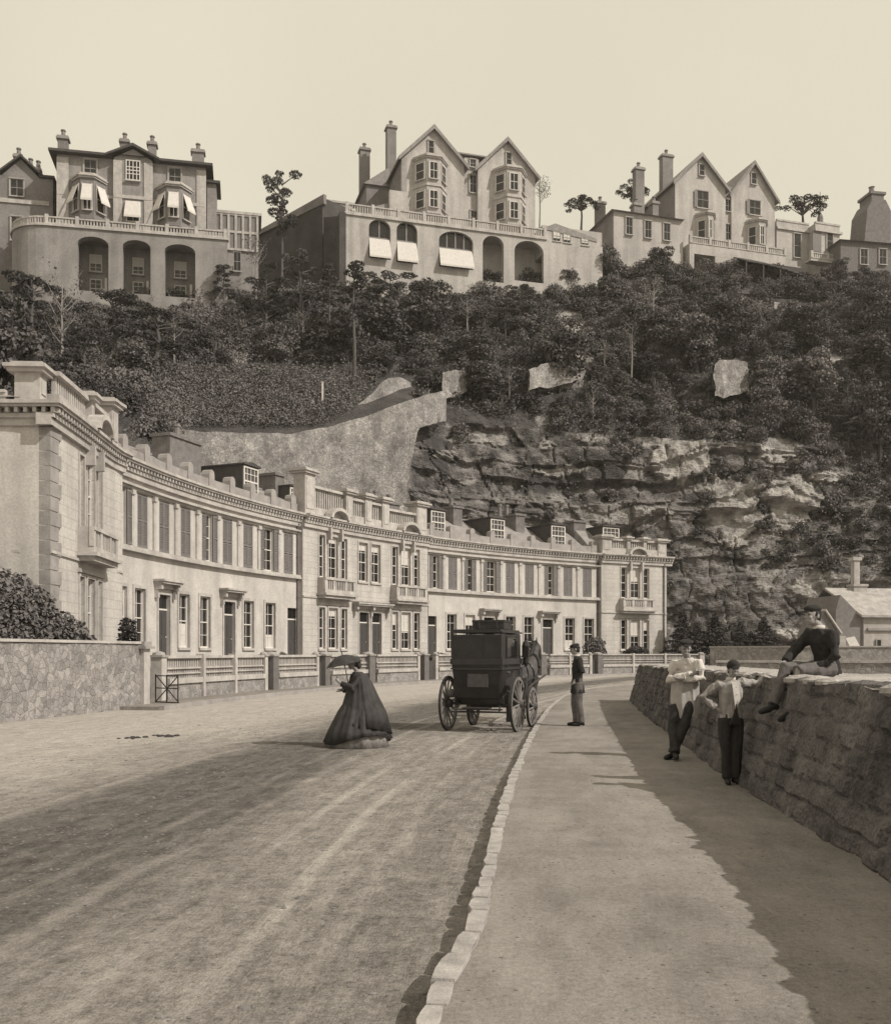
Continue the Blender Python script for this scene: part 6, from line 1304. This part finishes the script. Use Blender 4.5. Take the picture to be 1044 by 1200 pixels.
def figure(label, loc, rz, H, J, top, legs, cap, head_rot=(0, 0, 0), hem=.86, hair=True, sleeves=True, collar=None, topname='coat', flare=.0, seed=1, hands=(.5, .5), hd=((0, 0, -1), (0, 0, -1)), sit=False, hemw=.165, extra=None, name='person'):
    r = empty(name, loc, rz, label, 'person'); s = H/1.75; r.scale = (s, s, s); v = {k: Vector(q) for k, q in J.items()}
    HM = (Matrix.Rotation(head_rot[2], 3, 'Z') @ Matrix.Rotation(head_rot[0], 3, 'X') @ Matrix.Rotation(head_rot[1], 3, 'Y'))
    b = MB(); hc = v['head']; head(b, hc, HM); b.tube([v['neck']-Vector((0, 0, .06)), v['neck'], hc+HM @ Vector((0, .012, -.05))], [.062, .052, .05], 10)
    loft(b, [(*v['hip'], .12, .085), (*(v['hip'].lerp(v['chest'], .5)), .115, .08), (*v['chest'], .14, .09), (*(v['neck']-Vector((0, 0, .05))), .08, .06)], 14)
    for q, i in (('L', 0), ('R', 1)):
        b.tube([v['sh'+q], v['el'+q], v['wr'+q]], [.05, .038, .025], 8); hand(b, v['wr'+q], hd[i], 1 if q == 'R' else -1, hands[i]); b.tube([v['hp'+q], v['kn'+q], v['an'+q]], [.075, .05, .038], 8)
    body = fuse(b, 'body', M_skin, r, .0075, 2)
    for q in (-1, 1):
        e = MB(); e.ell(hc+HM @ Vector((q*.031, -.0835, .012)), (.011, .006, .006), 8, 5, HM); e.build('eye', M_hair, body)
    # trousers
    t = MB(); loft(t, [(v['hip'].x, v['hip'].y, v['hip'].z-.07, .135, .1), (*v['hip'], .15, .11), (*(v['hip'].lerp(v['chest'], .35)), .135, .1)], 16)
    for q in 'LR': an = v['an'+q]; kn = v['kn'+q]; dn = (an-kn).normalized(); t.tube([v['hp'+q]+Vector((0, 0, .02)), v['hp'+q].lerp(kn, .5), kn, kn.lerp(an, .5), an+dn*.01], [.104, .096, .08, .074, .07], 12)
    fuse(t, 'trousers', legs, r, .011, 2, .02, 13, seed)
    # upper garment
    t = MB(); cen = v['hip'].lerp(v['chest'], .5); hz = Vector((v['hip'].x, v['hip'].y, hem)) if not sit else v['hip']-Vector((0, 0, .05))
    loft(t, [(*hz, hemw+flare, .125+flare), (*(v['hip'].lerp(v['chest'], .1)), .155, .12), (*cen, .15, .115), (*v['chest'], .178, .125), (*(v['shL'].lerp(v['shR'], .5)+Vector((0, 0, -.01))), .165, .1), (*(v['neck']-Vector((0, 0, .02))), .075, .07)], 18)
    for q in 'LR':
        d = (v['wr'+q]-v['el'+q]); t.tube([v['sh'+q].lerp(v['chest'], .15), v['sh'+q], v['sh'+q].lerp(v['el'+q], .5), v['el'+q], v['el'+q].lerp(v['wr'+q], .5), v['el'+q]+d*(.93 if sleeves else .25)], [.076, .08, .07, .064, .058, .05], 12)
    fuse(t, topname, top, r, .010, 2, .024, 15, seed+3)
    if collar: c = MB(); c.tube([v['neck']+Vector((0, 0, -.03)), v['neck']+Vector((0, 0, .015))], [.068, .062], 14); c.build('collar', collar, r, smooth=True)
    for q in 'LR':
        m = MB(); a = v['an'+q]; td = Vector(J.get('toe'+q, (0, -1, 0))).normalized(); sd_ = td.cross(Vector((0, 0, 1))); 
        m.tube([a+Vector((0, 0, .07))-td*.01, a-Vector((0, 0, .02))-td*.015, a+td*.06+Vector((0, 0, -.045)), a+td*.15+Vector((0, 0, -.055)), a+td*.19+Vector((0, 0, -.06))], [.046, .048, .043, .038, .022], 10); m.ell(a-td*.035-Vector((0, 0, .045)), .036, 8, 6); fuse(m, 'shoe', M_shoe, r, .009, 1)
    if hair:
        m = MB(); m.ell(hc+HM @ Vector((0, .03, .025)), (.083, .088, .093), 14, 9, HM); m.ell(hc+HM @ Vector((0, .055, -.03)), (.07, .05, .06), 12, 8, HM); m.ell(hc+HM @ Vector((.066, .01, .02)), (.018, .04, .045), 8, 6, HM); m.ell(hc+HM @ Vector((-.066, .01, .02)), (.018, .04, .045), 8, 6, HM); fuse(m, 'hair', M_hair, r, .01, 1, .012, 40, 3, (1, 1, 1))
    if cap == 'cap':
        m = MB(); m.ell(hc+HM @ Vector((0, .012, .078)), (.092, .108, .048), 16, 8, HM); m.ell(hc+HM @ Vector((0, .01, .055)), (.085, .1, .035), 16, 8, HM); m.ell(hc+HM @ Vector((0, -.10, .048)), (.052, .032, .008), 12, 5, HM); fuse(m, 'cap', M_cap, r, .008, 2, .01, 20, 2)
    elif cap == 'round':
        m = MB(); m.ell(hc+HM @ Vector((0, .005, .055)), (.088, .105, .08), 16, 8, HM); m.ell(hc+HM @ Vector((0, -.07, .035)), (.07, .06, .008), 12, 5, HM); fuse(m, 'cap', M_cap, r, .008, 2)
    elif cap == 'flat':
        m = MB(); m.ell(hc+HM @ Vector((.01, .015, .098)), (.105, .118, .035), 18, 6, HM); m.ell(hc+HM @ Vector((0, .0, .075)), (.088, .1, .035), 16, 8, HM); m.ell(hc+HM @ Vector((0, -.1, .062)), (.06, .045, .008), 12, 5, HM); fuse(m, 'cap', M_cap, r, .008, 2)
    if extra: extra(r, v, HM)
    return r
# man standing on the pavement, seen in profile, hands in his pockets
g = G(676, 851, 0)
J = dict(head=(0, -.045, 1.625), neck=(0, .0, 1.5), chest=(0, .01, 1.3), hip=(0, .015, .93), shL=(.165, .02, 1.42), shR=(-.165, .02, 1.42), elL=(.22, .09, 1.15), elR=(-.22, .09, 1.15), wrL=(.17, -.06, .98), wrR=(-.17, -.06, .98),
         hpL=(.085, .02, .9), hpR=(-.085, .0, .9), knL=(.09, .03, .5), knR=(-.085, -.04, .5), anL=(.09, .09, .09), anR=(-.085, -.01, .09))
figure('man in dark coat, grey trousers and flat cap standing alone on the pavement edge', (g.x, g.y, 0), R(-92), 1.80, J, M_coat, M_trous, 'cap', head_rot=(R(14), 0, 0), hem=.70, collar=M_shirt, flare=.03, seed=4, hd=((0, -.4, -1), (0, -.4, -1)), hands=(.6, .6))
# boy in a white smock with folded arms, leaning back on the wall
g = Vector((3.62, 14.9, 0))
J = dict(head=(.05, -.12, 1.56), neck=(.05, -.01, 1.45), chest=(.05, .08, 1.25), hip=(0, .08, .9), shL=(.185, .01, 1.37), shR=(-.15, .03, 1.35), elL=(.28, -.02, 1.14), elR=(-.21, -.05, 1.12), wrL=(.02, -.2, 1.14), wrR=(.17, -.17, 1.2),
         hpL=(.085, .05, .88), hpR=(-.085, .05, .88), knL=(.05, -.14, .5), knR=(-.12, -.12, .48), anL=(-.1, -.24, .09), anR=(-.03, -.36, .11), toeL=(-.35, -1, 0), toeR=(.4, -1, 0))
def smock_extra(r, v, HM):
    m = MB(); loft(m, [(.01, .045, .60, .22, .165), (.0, .04, .8, .21, .165), (.0, .04, .95, .20, .155), (.01, .04, 1.1, .19, .15), (.01, .03, 1.25, .18, .14)], 24, lambda a, i: (1+.07*math.sin(7*a+i*.6)+.03*math.sin(15*a), .04*math.sin(a+.6) if i == 0 else 0)); fuse(m, 'smock_skirt', M_smock, r, .012, 2, .02, 9, 8)
figure('tall boy in a loose white smock leaning with crossed arms on the wall', g, R(-28), 1.86, J, M_shirt, M_trousd, 'flat', head_rot=(R(12), 0, R(25)), hem=.93, topname='smock', seed=9, hemw=.20, hd=((-1, .2, .1), (.8, -.1, .6)), hands=(.3, .5), extra=smock_extra)
# boy in the pale jacket: one hand on his hip, the other arm along the wall top
D2 = 11.95; g = Vector(((857-PX0)/F*D2, D2, 0))
J = dict(head=(.02, -.02, 1.61), neck=(.0, .02, 1.48), chest=(.0, .03, 1.29), hip=(0, .02, .92), shL=(.175, .03, 1.42), shR=(-.165, .03, 1.4), elL=(.40, .05, 1.40), elR=(-.37, .12, 1.22), wrL=(.53, .0, 1.49), wrR=(-.2, .02, 1.06),
         hpL=(.085, .02, .9), hpR=(-.08, .02, .9), knL=(.075, -.0, .5), knR=(-.08, .02, .5), anL=(.055, -.0, .09), anR=(-.055, .02, .09), toeL=(.25, -1, 0), toeR=(-.3, -1, 0))
def vest_extra(r, v, HM):
    m = MB(); m.add([(-.045, -.112, 1.44), (.05, -.112, 1.44), (.075, -.135, 1.2), (.0, -.138, 1.02), (-.02, -.135, 1.2)], [(0, 1, 2, 3, 4)]); m.add([(-.045, -.09, 1.44), (.05, -.09, 1.44), (.075, -.11, 1.2), (.0, -.11, 1.02), (-.02, -.11, 1.2)], [(4, 3, 2, 1, 0)]); m.build('shirt_front', M_shirt, r)
    m = MB(); m.add([(-.075, -.128, .84), (.085, -.128, .84), (.03, -.142, 1.0), (.012, -.142, 1.14), (-.012, -.142, 1.0), (-.075, -.08, .84), (.085, -.08, .84), (.03, -.1, 1.0), (.012, -.1, 1.14), (-.012, -.1, 1.0)], [(0, 1, 2, 3, 4), (9, 8, 7, 6, 5), (0, 5, 6, 1), (1, 6, 7, 2), (2, 7, 8, 3), (3, 8, 9, 4), (4, 9, 5, 0)]); m.build('waistcoat', M_trousd, r)
    m = MB()
    for k in range(3): m.ell((.005+.012*k, -.14, 1.36-.1*k), (.007, .004, .007), 6, 4)
    m.build('button', M_hair, r)
figure('boy in short pale jacket and round cap, one hand on his hip', g, R(8), 1.52, J, M_vest, M_trousd, 'round', head_rot=(R(6), 0, R(-4)), hem=.93, collar=M_shirt, topname='jacket', seed=14, hd=((1, -.1, .05), (.6, -.1, -.5)), hands=(.3, .4), extra=vest_extra)
# boy sitting side-on on the wall, one leg hanging over the face, one drawn up
g = P(964, 798, 10.9); g.z = 1.33
J = dict(head=(-.02, -.13, .70), neck=(.0, -.05, .575), chest=(.0, .0, .39), hip=(0, .08, .09), shL=(.16, -.01, .50), shR=(-.16, -.03, .50), elL=(.24, -.02, .24), elR=(-.22, -.22, .30), wrL=(.13, -.19, .10), wrR=(-.15, -.40, .17),
         hpL=(.09, .05, .08), hpR=(-.09, .05, .08), knL=(.11, -.42, .08), knR=(-.10, -.44, .10), anL=(.12, -.52, -.36), anR=(-.08, -.60, -.30), toeL=(.1, -1, -.3), toeR=(-.1, -1, -.2))
figure('boy in dark jacket and cap sitting on the wall top with one leg hanging', g, R(-72), 1.70, J, M_coat, M_trous, 'cap', head_rot=(R(2), 0, R(10)), topname='jacket', seed=19, sit=True, collar=M_shirt, hd=((-.2, -1, -.3), (.2, -.8, -.5)), hands=(.4, .5))

# ------------------------------------------------------------ the lady in black
g = G(419, 875, RZ); lady = empty('person', (g.x, g.y, RZ), R(-78), 'woman in a wide black crinoline and mantle walking with a small parasol', 'person')
b = MB(); hc = Vector((0, -.08, 1.45)); HM = Matrix.Rotation(R(8), 3, 'X'); head(b, hc, HM, .93); b.tube([(0, .02, 1.26), (0, -.02, 1.33), hc+Vector((0, .01, -.05))], [.06, .045, .044], 10); loft(b, [(0, .03, .9, .12, .09), (0, .03, 1.05, .11, .085), (0, .02, 1.2, .14, .09), (0, .0, 1.3, .07, .06)], 14)
b.tube([(.13, .0, 1.22), (.2, -.12, 1.02), (.1, -.33, 1.12)], [.045, .036, .024], 8); hand(b, (.1, -.33, 1.12), (-.2, -.5, .75), -1, .7, .9); b.tube([(-.13, .0, 1.22), (-.2, -.06, 1.0), (-.12, -.26, .98)], [.045, .036, .024], 8); hand(b, (-.12, -.26, .98), (.2, -1, -.1), 1, .5, .9)
for q in (-.09, .09): b.tube([(q, .03, .9), (q, 0, .45), (q, .05 if q > 0 else -.08, .07)], [.07, .05, .035], 8)
bd = fuse(b, 'body', M_skin, lady, .008, 2)
for q in (-1, 1): e = MB(); e.ell(hc+HM @ Vector((q*.029, -.079, .011)), (.01, .006, .006), 8, 5); e.build('eye', M_hair, bd)
pl = lambda k, a_, ph=0: (lambda a, i: (1+a_*math.sin(k*a+ph+i*.15)+a_*.5*math.sin(2.3*k*a+1), 0))
m = MB(); loft(m, [(0, .0, .005, .49, .53), (0, .02, .25, .43, .46), (0, .03, .6, .3, .33), (0, .03, .9, .13, .13)], 90, pl(13, .035)); m.build('petticoat', M_petti, lady, smooth=True)
def sk(a, i):  # hem low in front and looped up behind
    f = 1+.035*math.sin(9*a+i*.2+math.sin(2*a))+.02*math.sin(23*a+1.3*math.sin(3*a)); b_ = math.cos(a-math.pi*.25-.3); return f, (0 if i else .06+.19*max(0, math.cos(a-.45))**1.5+.02*math.sin(9*a))
m = MB(); loft(m, [(0, .0, .0, .56, .59), (0, .01, .3, .47, .51), (0, .03, .62, .34, .37), (0, .03, .9, .18, .18), (0, .02, 1.02, .13, .11)], 120, sk); o = m.build('skirt', M_silk, lady, smooth=True)
def mt_(a, i):
    f = 1+.03*math.sin(8*a+i*.35)*(.4+.6*math.sin(2.3*a+1)**2)+.02*math.sin(19*a+1+.8*math.sin(3*a)); return f, (.09*math.sin(a*1.0+2.6)+.02*math.sin(7*a) if i == 0 else 0)
m = MB(); loft(m, [(0, .11, .30, .46, .50), (0, .10, .6, .355, .40), (0, .07, .9, .265, .28), (0, .05, 1.12, .215, .20), (0, .02, 1.24, .17, .14), (0, .0, 1.3, .08, .075)], 110, mt_); m.build('mantle', M_silk, lady, smooth=True)
m = MB()
for q, el, wr in ((1, (.21, -.12, 1.02), (.11, -.30, 1.1)), (-1, (-.21, -.06, 1.0), (-.13, -.24, .98))): m.tube([(q*.12, .0, 1.2), el, wr], [.075, .08, .06], 10)
fuse(m, 'sleeve', M_silk, lady, .012, 2, .015, 10, 3)
m = MB(); m.ell(hc+Vector((0, .055, .03)), (.092, .085, .105), 16, 10); m.ell(hc+Vector((0, .0, .075)), (.085, .09, .055), 14, 8); m.ell(hc+Vector((0, .1, -.04)), (.06, .05, .07), 10, 7); fuse(m, 'bonnet', M_silk, lady, .009, 2, .012, 18, 4)
m = MB(); m.ell(hc+Vector((.03, .02, .125)), (.05, .06, .03), 10, 6); m.ell(hc+Vector((-.04, .06, .115)), (.04, .04, .03), 10, 6); m.build('ribbon', M_petti, lady, smooth=True)
m = MB(); m.ell((.09, -.03, .05), (.04, .11, .035), 10, 6); m.ell((-.09, -.14, .05), (.04, .11, .035), 10, 6); m.build('shoe', M_shoe, lady, smooth=True)
lady.scale = (1.06, 1.06, 1.06)
# parasol held in her hand
wp = lady.matrix_basis @ Vector((.03, -.31, 1.20)); pr = empty('parasol', wp, R(-78), 'small black parasol tilted over the woman in black', 'parasol'); tilt = Matrix.Rotation(R(12), 4, 'X') @ Matrix.Translation((0, .13, -.06)) 
m = MB(); m.tube([(0, 0, -.18), (0, 0, .52)], .009, 6); m.build('stick', M_wheeld, pr); pr.children[0].matrix_basis = tilt
nR = 8; m = MB(); N_ = 64; vs = []; fs = []; rings = [(0, .46), (.08, .45), (.17, .415), (.26, .355), (.335, .28)]
for r_, z in rings:
    for k in range(N_): a = 2*math.pi*k/N_; sc = 1-.10*(r_/.335)**2*abs(math.sin(a*nR/2)); sag = .02*(r_/.335)**2*abs(math.sin(a*nR/2)); vs.append((r_*sc*math.cos(a)+1e-4*math.cos(a), r_*sc*math.sin(a)+1e-4*math.sin(a), z+sag*.5))
for i in range(4):
    for k in range(N_): fs.append((i*N_+k, i*N_+(k+1) % N_, (i+1)*N_+(k+1) % N_, (i+1)*N_+k))
m.add(vs, fs); m.add([(x, y, z-.008) for x, y, z in vs], [f[::-1] for f in fs]); n0 = 2*len(vs)-2*N_
c_ = m.build('canopy', M_silk, pr, smooth=True, fix=False); c_.matrix_basis = tilt
m = MB()
for k in range(nR): a = 2*math.pi*k/nR; m.tube([(.01*math.cos(a), .01*math.sin(a), .44), (.17*math.cos(a), .17*math.sin(a), .4), (.33*math.cos(a), .33*math.sin(a), .27)], .004, 4)
m.tube([(0, 0, .46), (0, 0, .49)], [.012, .005], 6); q_ = m.build('ribs', M_wheeld, pr); q_.matrix_basis = tilt

# ------------------------------------------------------------ carriage, trunk, horse
CA = (Vector((.82, 21.75, RZ)), R(-19)); ca = empty('carriage', CA[0], CA[1], 'black closed four-wheeled carriage seen from behind at the kerb', 'carriage')
def wheel(x, y, Rw, ns):
    w = MB(); c = (x, y, Rw); n = 36; vs = []; fs = []
    for k in range(n):
        a = 2*math.pi*k/n
        for rr, xx in ((Rw, -.03), (Rw, .03), (Rw-.07, .03), (Rw-.07, -.03)): vs.append((x+xx, y+rr*math.cos(a), Rw+rr*math.sin(a)))
    for k in range(n):
        for j in range(4): fs.append((4*k+j, 4*k+(j+1) % 4, 4*((k+1) % n)+(j+1) % 4, 4*((k+1) % n)+j))
    w.add(vs, fs); r = w.build('wheel', M_wheel, ca)
    t = MB(); vs = []; fs = []
    for k in range(n):
        a = 2*math.pi*k/n
        for rr, xx in ((Rw+.014, -.026), (Rw+.014, .026), (Rw+.001, .026), (Rw+.001, -.026)): vs.append((x+xx, y+rr*math.cos(a), Rw+rr*math.sin(a)))
    for k in range(n):
        for j in range(4): fs.append((4*k+j, 4*k+(j+1) % 4, 4*((k+1) % n)+(j+1) % 4, 4*((k+1) % n)+j))
    t.add(vs, fs); t.build('tyre', M_iron, r)
    sp = MB(); sx = 1 if x > 0 else -1
    for k in range(ns): a = 2*math.pi*(k+.3)/ns; sp.tube([(x+sx*.05, y+.07*math.cos(a), Rw+.07*math.sin(a)), (x, y+(Rw-.05)*math.cos(a), Rw+(Rw-.05)*math.sin(a))], [.026, .019], 6)
    sp.build('spokes', M_wheel, r)
    h = MB(); h.tube([(x-.1, y, Rw), (x-.04, y, Rw), (x+.06, y, Rw), (x+.13, y, Rw)] if x > 0 else [(x+.1, y, Rw), (x+.04, y, Rw), (x-.06, y, Rw), (x-.13, y, Rw)], [.07, .1, .09, .045], 12); h.build('hub', M_wheeld, r, smooth=True)
for x in (-.80, .80): wheel(x, 0, .6, 14); wheel(x*.9, 1.62, .46, 12)
m = MB(); prof = [(-.35, .72), (-.42, 1.05), (-.46, 1.42), (-.46, 2.12), (1.15, 2.16), (1.2, 1.45), (1.1, 1.05), (.85, .78), (.6, .62), (-.05, .6)]
m.add([(-.53 if z < 1.4 else -.57, y, z) for y, z in prof]+[(.53 if z < 1.4 else .57, y, z) for y, z in prof], [tuple(range(10)), tuple(range(19, 9, -1))]+[(i, 10+i, 10+(i+1) % 10, (i+1) % 10) for i in range(10)]); bo = m.build('body', M_coach, ca)
bv = bo.modifiers.new('b', 'BEVEL'); bv.width = .03; bv.segments = 2
m = MB(); m.box(-.59, .59, -.48, 1.22, 2.165, 2.2); m.box(-.54, .54, -.42, 1.16, 2.202, 2.24); m.build('roof', M_coach2, ca)
m = MB(); m.box(-.595, .595, -.485, 1.22, 1.47, 1.60); m.box(-.585, .585, -.475, 1.2, 1.36, 1.40); m.build('waist_moulding', M_coach2, ca)
m = MB(); m.box(-.20, .26, -.475, -.43, .98, 1.27); m.build('rear_panel', mat('coach_box', .085, .06, scale=6, rough=.6, bump=.2), ca)
m = MB(); m.box(.572, .59, -.1, .75, 1.64, 2.06); m.build('window', M_glass, ca); m = MB(); m.box(-.59, -.572, -.1, .75, 1.64, 2.06); m.build('window', M_glass, ca)
m = MB()
for x in (-.575, .54): m.box(x, x+.035, -.478, -.44, 1.62, 2.14)
m.box(.2, .215, -.472, -.455, 1.62, 2.12); m.box(-.53, .53, -.47, -.45, 2.08, 2.12); m.build('moulding', M_coach2, ca)
m = MB(); m.box(.577, .592, -.1, -.06, 1.41, 2.1); m.box(.577, .592, .76, .8, 1.41, 2.1); m.box(.532, .55, -.06, .76, .78, 1.35); d_ = m.build('door', M_coach2, ca); m = MB(); m.tube([(.55, .0, 1.3), (.59, .0, 1.3), (.59, .1, 1.3)], .012, 6); m.build('handle', M_pot, d_)
m = MB(); m.tube([(-.82, 0, .6), (.82, 0, .6)], .035, 8); m.tube([(-.74, 1.62, .46), (.74, 1.62, .46)], .035, 8); m.build('axle', M_iron, ca)
for x in (-.52, .52):
    m = MB()
    for yc, z0 in ((0, .6), (1.62, .52)):
        for sg in (1, -1): m.tube([(x, yc-.45, z0+.1), (x, yc-.2, z0+.1+sg*.07), (x, yc, z0+.1+sg*.1), (x, yc+.2, z0+.1+sg*.07), (x, yc+.45, z0+.1)], .022, 6)
    m.build('spring', M_iron, ca)
m = MB(); m.tube([(-.62, -.42, .44), (.66, -.42, .44)], .022, 8); m.tube([(-.55, -.5, .5), (.6, -.5, .5)], .018, 8); m.tube([(-.5, -.42, .44), (-.45, -.1, .66)], .018, 6); m.tube([(.5, -.42, .44), (.45, -.1, .66)], .018, 6); m.box(-.3, .3, -.55, -.3, .515, .54); m.build('rear_step', M_wheeld, ca)
for x in (-.5, .5): m = MB(); m.ell((x*1.45, .05, .82), (.12, .16, .10), 10, 7); m.tube([(x*1.3, .0, .8), (x*1.1, 0, .9)], .03, 6); m.build('rounded_block', M_wheel if x < 0 else M_wheeld, ca, smooth=True)  # left block paler than the right one
m = MB(); m.box(-.5, .5, 1.2, 1.85, 1.0, 1.08); m.box(-.5, .5, 1.18, 1.3, 1.08, 1.5); m.box(-.5, .5, 1.85, 1.9, .6, 1.05); m.add([(-.5, 1.9, .62), (.5, 1.9, .62), (.5, 2.25, .9), (-.5, 2.25, .9), (-.5, 1.92, .58), (.5, 1.92, .58), (.5, 2.28, .87), (-.5, 2.28, .87)], [(0, 1, 2, 3), (7, 6, 5, 4), (0, 4, 5, 1), (2, 6, 7, 3), (1, 5, 6, 2), (3, 7, 4, 0)]); m.build('driver_seat', M_coach, ca)
for x in (-.72, .72): m = MB(); m.box(x-.075, x+.075, .98, 1.13, 1.62, 1.88); m.lathe([(.1, 1.88), (.07, 1.96), (.03, 2.02), (.045, 2.05)], (x, 1.055, 0), 8); m.lathe([(.03, 1.42), (.06, 1.5), (.06, 1.62)], (x, 1.055, 0), 8); m.tube([(x, 1.055, 1.5), (x*.85, 1.1, 1.45)], .015, 5); m.build('lamp', M_coach, ca)
m = MB()
for x in (-.42, .42): m.tube([(x, 1.8, .7), (x*1.05, 2.8, .95), (x, 4.3, 1.15)], [.035, .032, .022], 8)
m.build('shaft', M_wheeld, ca)
m = MB(); 
for x0 in (-.62, .62): pass
tk = empty('trunk', CA[0]+Matrix.Rotation(CA[1], 3, 'Z') @ Vector((.16, .2, 2.35)), CA[1], 'flat dark luggage trunk lying on the carriage roof', 'trunk'); m.box(-.36, .36, -.3, .35, -.098, .05); m.build('case', M_coach2, tk); m = MB(); m.box(-.37, .37, -.31, .36, .052, .10); m.build('lid', M_coach, tk)
m = MB()
for x in (-.2, .2): m.box(x-.025, x+.025, -.318, .366, -.097, .108)
m.build('strap', M_wheeld, tk)
hp = CA[0]+Matrix.Rotation(CA[1], 3, 'Z') @ Vector((.0, 3.5, 0)); ho = empty('horse', hp, CA[1]-R(4), 'dark harnessed horse in front of the carriage, mostly hidden behind it', 'horse')
b = MB(); M0 = None
rg = [(-.85, 1.18, .10, .14), (-.78, 1.2, .22, .26), (-.55, 1.22, .29, .33), (-.2, 1.16, .28, .33), (.15, 1.15, .29, .35), (.45, 1.18, .27, .37), (.68, 1.22, .19, .30), (.78, 1.25, .1, .18)]; vs = []; fs = []; n = 18
for y, z, rx, rz_ in rg:
    for k in range(n): a = 2*math.pi*k/n; vs.append((rx*math.cos(a), y, z+rz_*math.sin(a)))
for i in range(len(rg)-1):
    for k in range(n): fs.append((i*n+k, i*n+(k+1) % n, (i+1)*n+(k+1) % n, (i+1)*n+k))
fs += [tuple(range(n)), tuple(range((len(rg)-1)*n, len(rg)*n))[::-1]]; b.add(vs, fs)
b.tube([(0, .5, 1.3), (0, .78, 1.5), (0, .98, 1.72), (0, 1.08, 1.88)], [.25, .19, .13, .11], 12); b.tube([(0, 1.02, 1.97), (0, 1.2, 1.88), (0, 1.4, 1.68), (0, 1.5, 1.56)], [.1, .115, .075, .062], 10)
for q in (-1, 1):
    b.tube([(q*.06, 1.0, 2.02), (q*.075, .98, 2.16)], [.035, .012], 6)
    b.tube([(q*.15, -.6, 1.15), (q*.17, -.48, .9), (q*.15, -.72, .55), (q*.15, -.68, .3), (q*.15, -.66, .1)], [.2, .14, .07, .048, .05], 10); b.tube([(q*.15, -.66, .1), (q*.15, -.62, .0)], [.06, .075], 8)
    b.tube([(q*.15, .5, 1.1), (q*.15, .5, .8), (q*.15, .54, .5), (q*.15, .52, .26), (q*.15, .54, .1)], [.15, .09, .06, .043, .045], 10); b.tube([(q*.15, .54, .1), (q*.15, .58, .0)], [.055, .07], 8)
fuse(b, 'body', M_horse, ho, .02, 3)
m = MB(); m.tube([(0, -.82, 1.38), (0, -.98, 1.25), (.02, -1.02, .9), (.03, -1.0, .55)], [.05, .075, .085, .03], 10); fuse(m, 'tail', M_hair, ho, .015, 1, .03, 20, 3)
m = MB(); m.tube([(0, .62, 1.62), (0, .85, 1.84), (0, 1.02, 2.04)], [.05, .06, .05], 8); fuse(m, 'mane', M_hair, ho, .015, 1, .04, 20, 5)
m = MB()
for y, z0, rx, rz_ in ((.05, 1.15, .305, .365), (-.45, 1.21, .30, .345)):
    pts = [(rx*math.cos(a), y, z0+rz_*math.sin(a)) for a in np.linspace(0, 6.28, 25)]; m.tube(pts, .022, 6)
pts = [(.24*math.cos(a), .66+.1*math.sin(a), 1.36+.33*math.sin(a)) for a in np.linspace(0, 6.28, 25)]; m.tube(pts, .05, 8)
for q in (-1, 1): m.tube([(q*.3, .6, 1.2), (q*.31, 0, 1.1), (q*.32, -.7, 1.0), (q*.3, -1.2, .95)], .02, 6); m.tube([(q*.2, -.2, 1.45), (q*.25, -.75, 1.35), (q*.3, -.9, 1.1)], .018, 6)
m.tube([(0, -.9, 1.42), (0, -.4, 1.57), (0, .05, 1.53), (0, .5, 1.58)], .018, 6); m.box(-.13, .13, -.08, .16, 1.5, 1.56); m.build('harness', M_coach, ho)
# ------------------------------------------------------------ put every root at the base of its thing
bpy.context.view_layer.update()
for o in list(S.objects):
    if o.type == 'EMPTY' and o.parent is None and o.location.length < 1e-6 and o.children and abs(o.rotation_euler.z) < 1e-9:
        pts = []
        for c in o.children:
            if c.type == 'MESH': pts += [c.matrix_world @ Vector(b) for b in c.bound_box]
        lo = Vector((min(p.x for p in pts), min(p.y for p in pts), min(p.z for p in pts))); hi = Vector((max(p.x for p in pts), max(p.y for p in pts), 0))
        q = Vector(((lo.x+hi.x)/2, (lo.y+hi.y)/2, lo.z)); o.location = q
        for c in o.children: c.location = c.location-q

# ------------------------------------------------------------ the air between here and the hill
m = bpy.data.materials.new('haze'); m.use_nodes = True; n = m.node_tree.nodes; n.clear(); o_ = n.new('ShaderNodeOutputMaterial'); v = n.new('ShaderNodeVolumePrincipled'); v.inputs['Density'].default_value = .00022; v.inputs['Color'].default_value = (1, .94, .84, 1); v.inputs['Anisotropy'].default_value = .2
m.node_tree.links.new(v.outputs[0], o_.inputs['Volume'])
b = MB(); b.box(-330, 330, -45, 640, -62, 96); tag(b.build('haze', m), kind='stuff', label='thin pale haze in the air over the road and hillside', cat='haze')
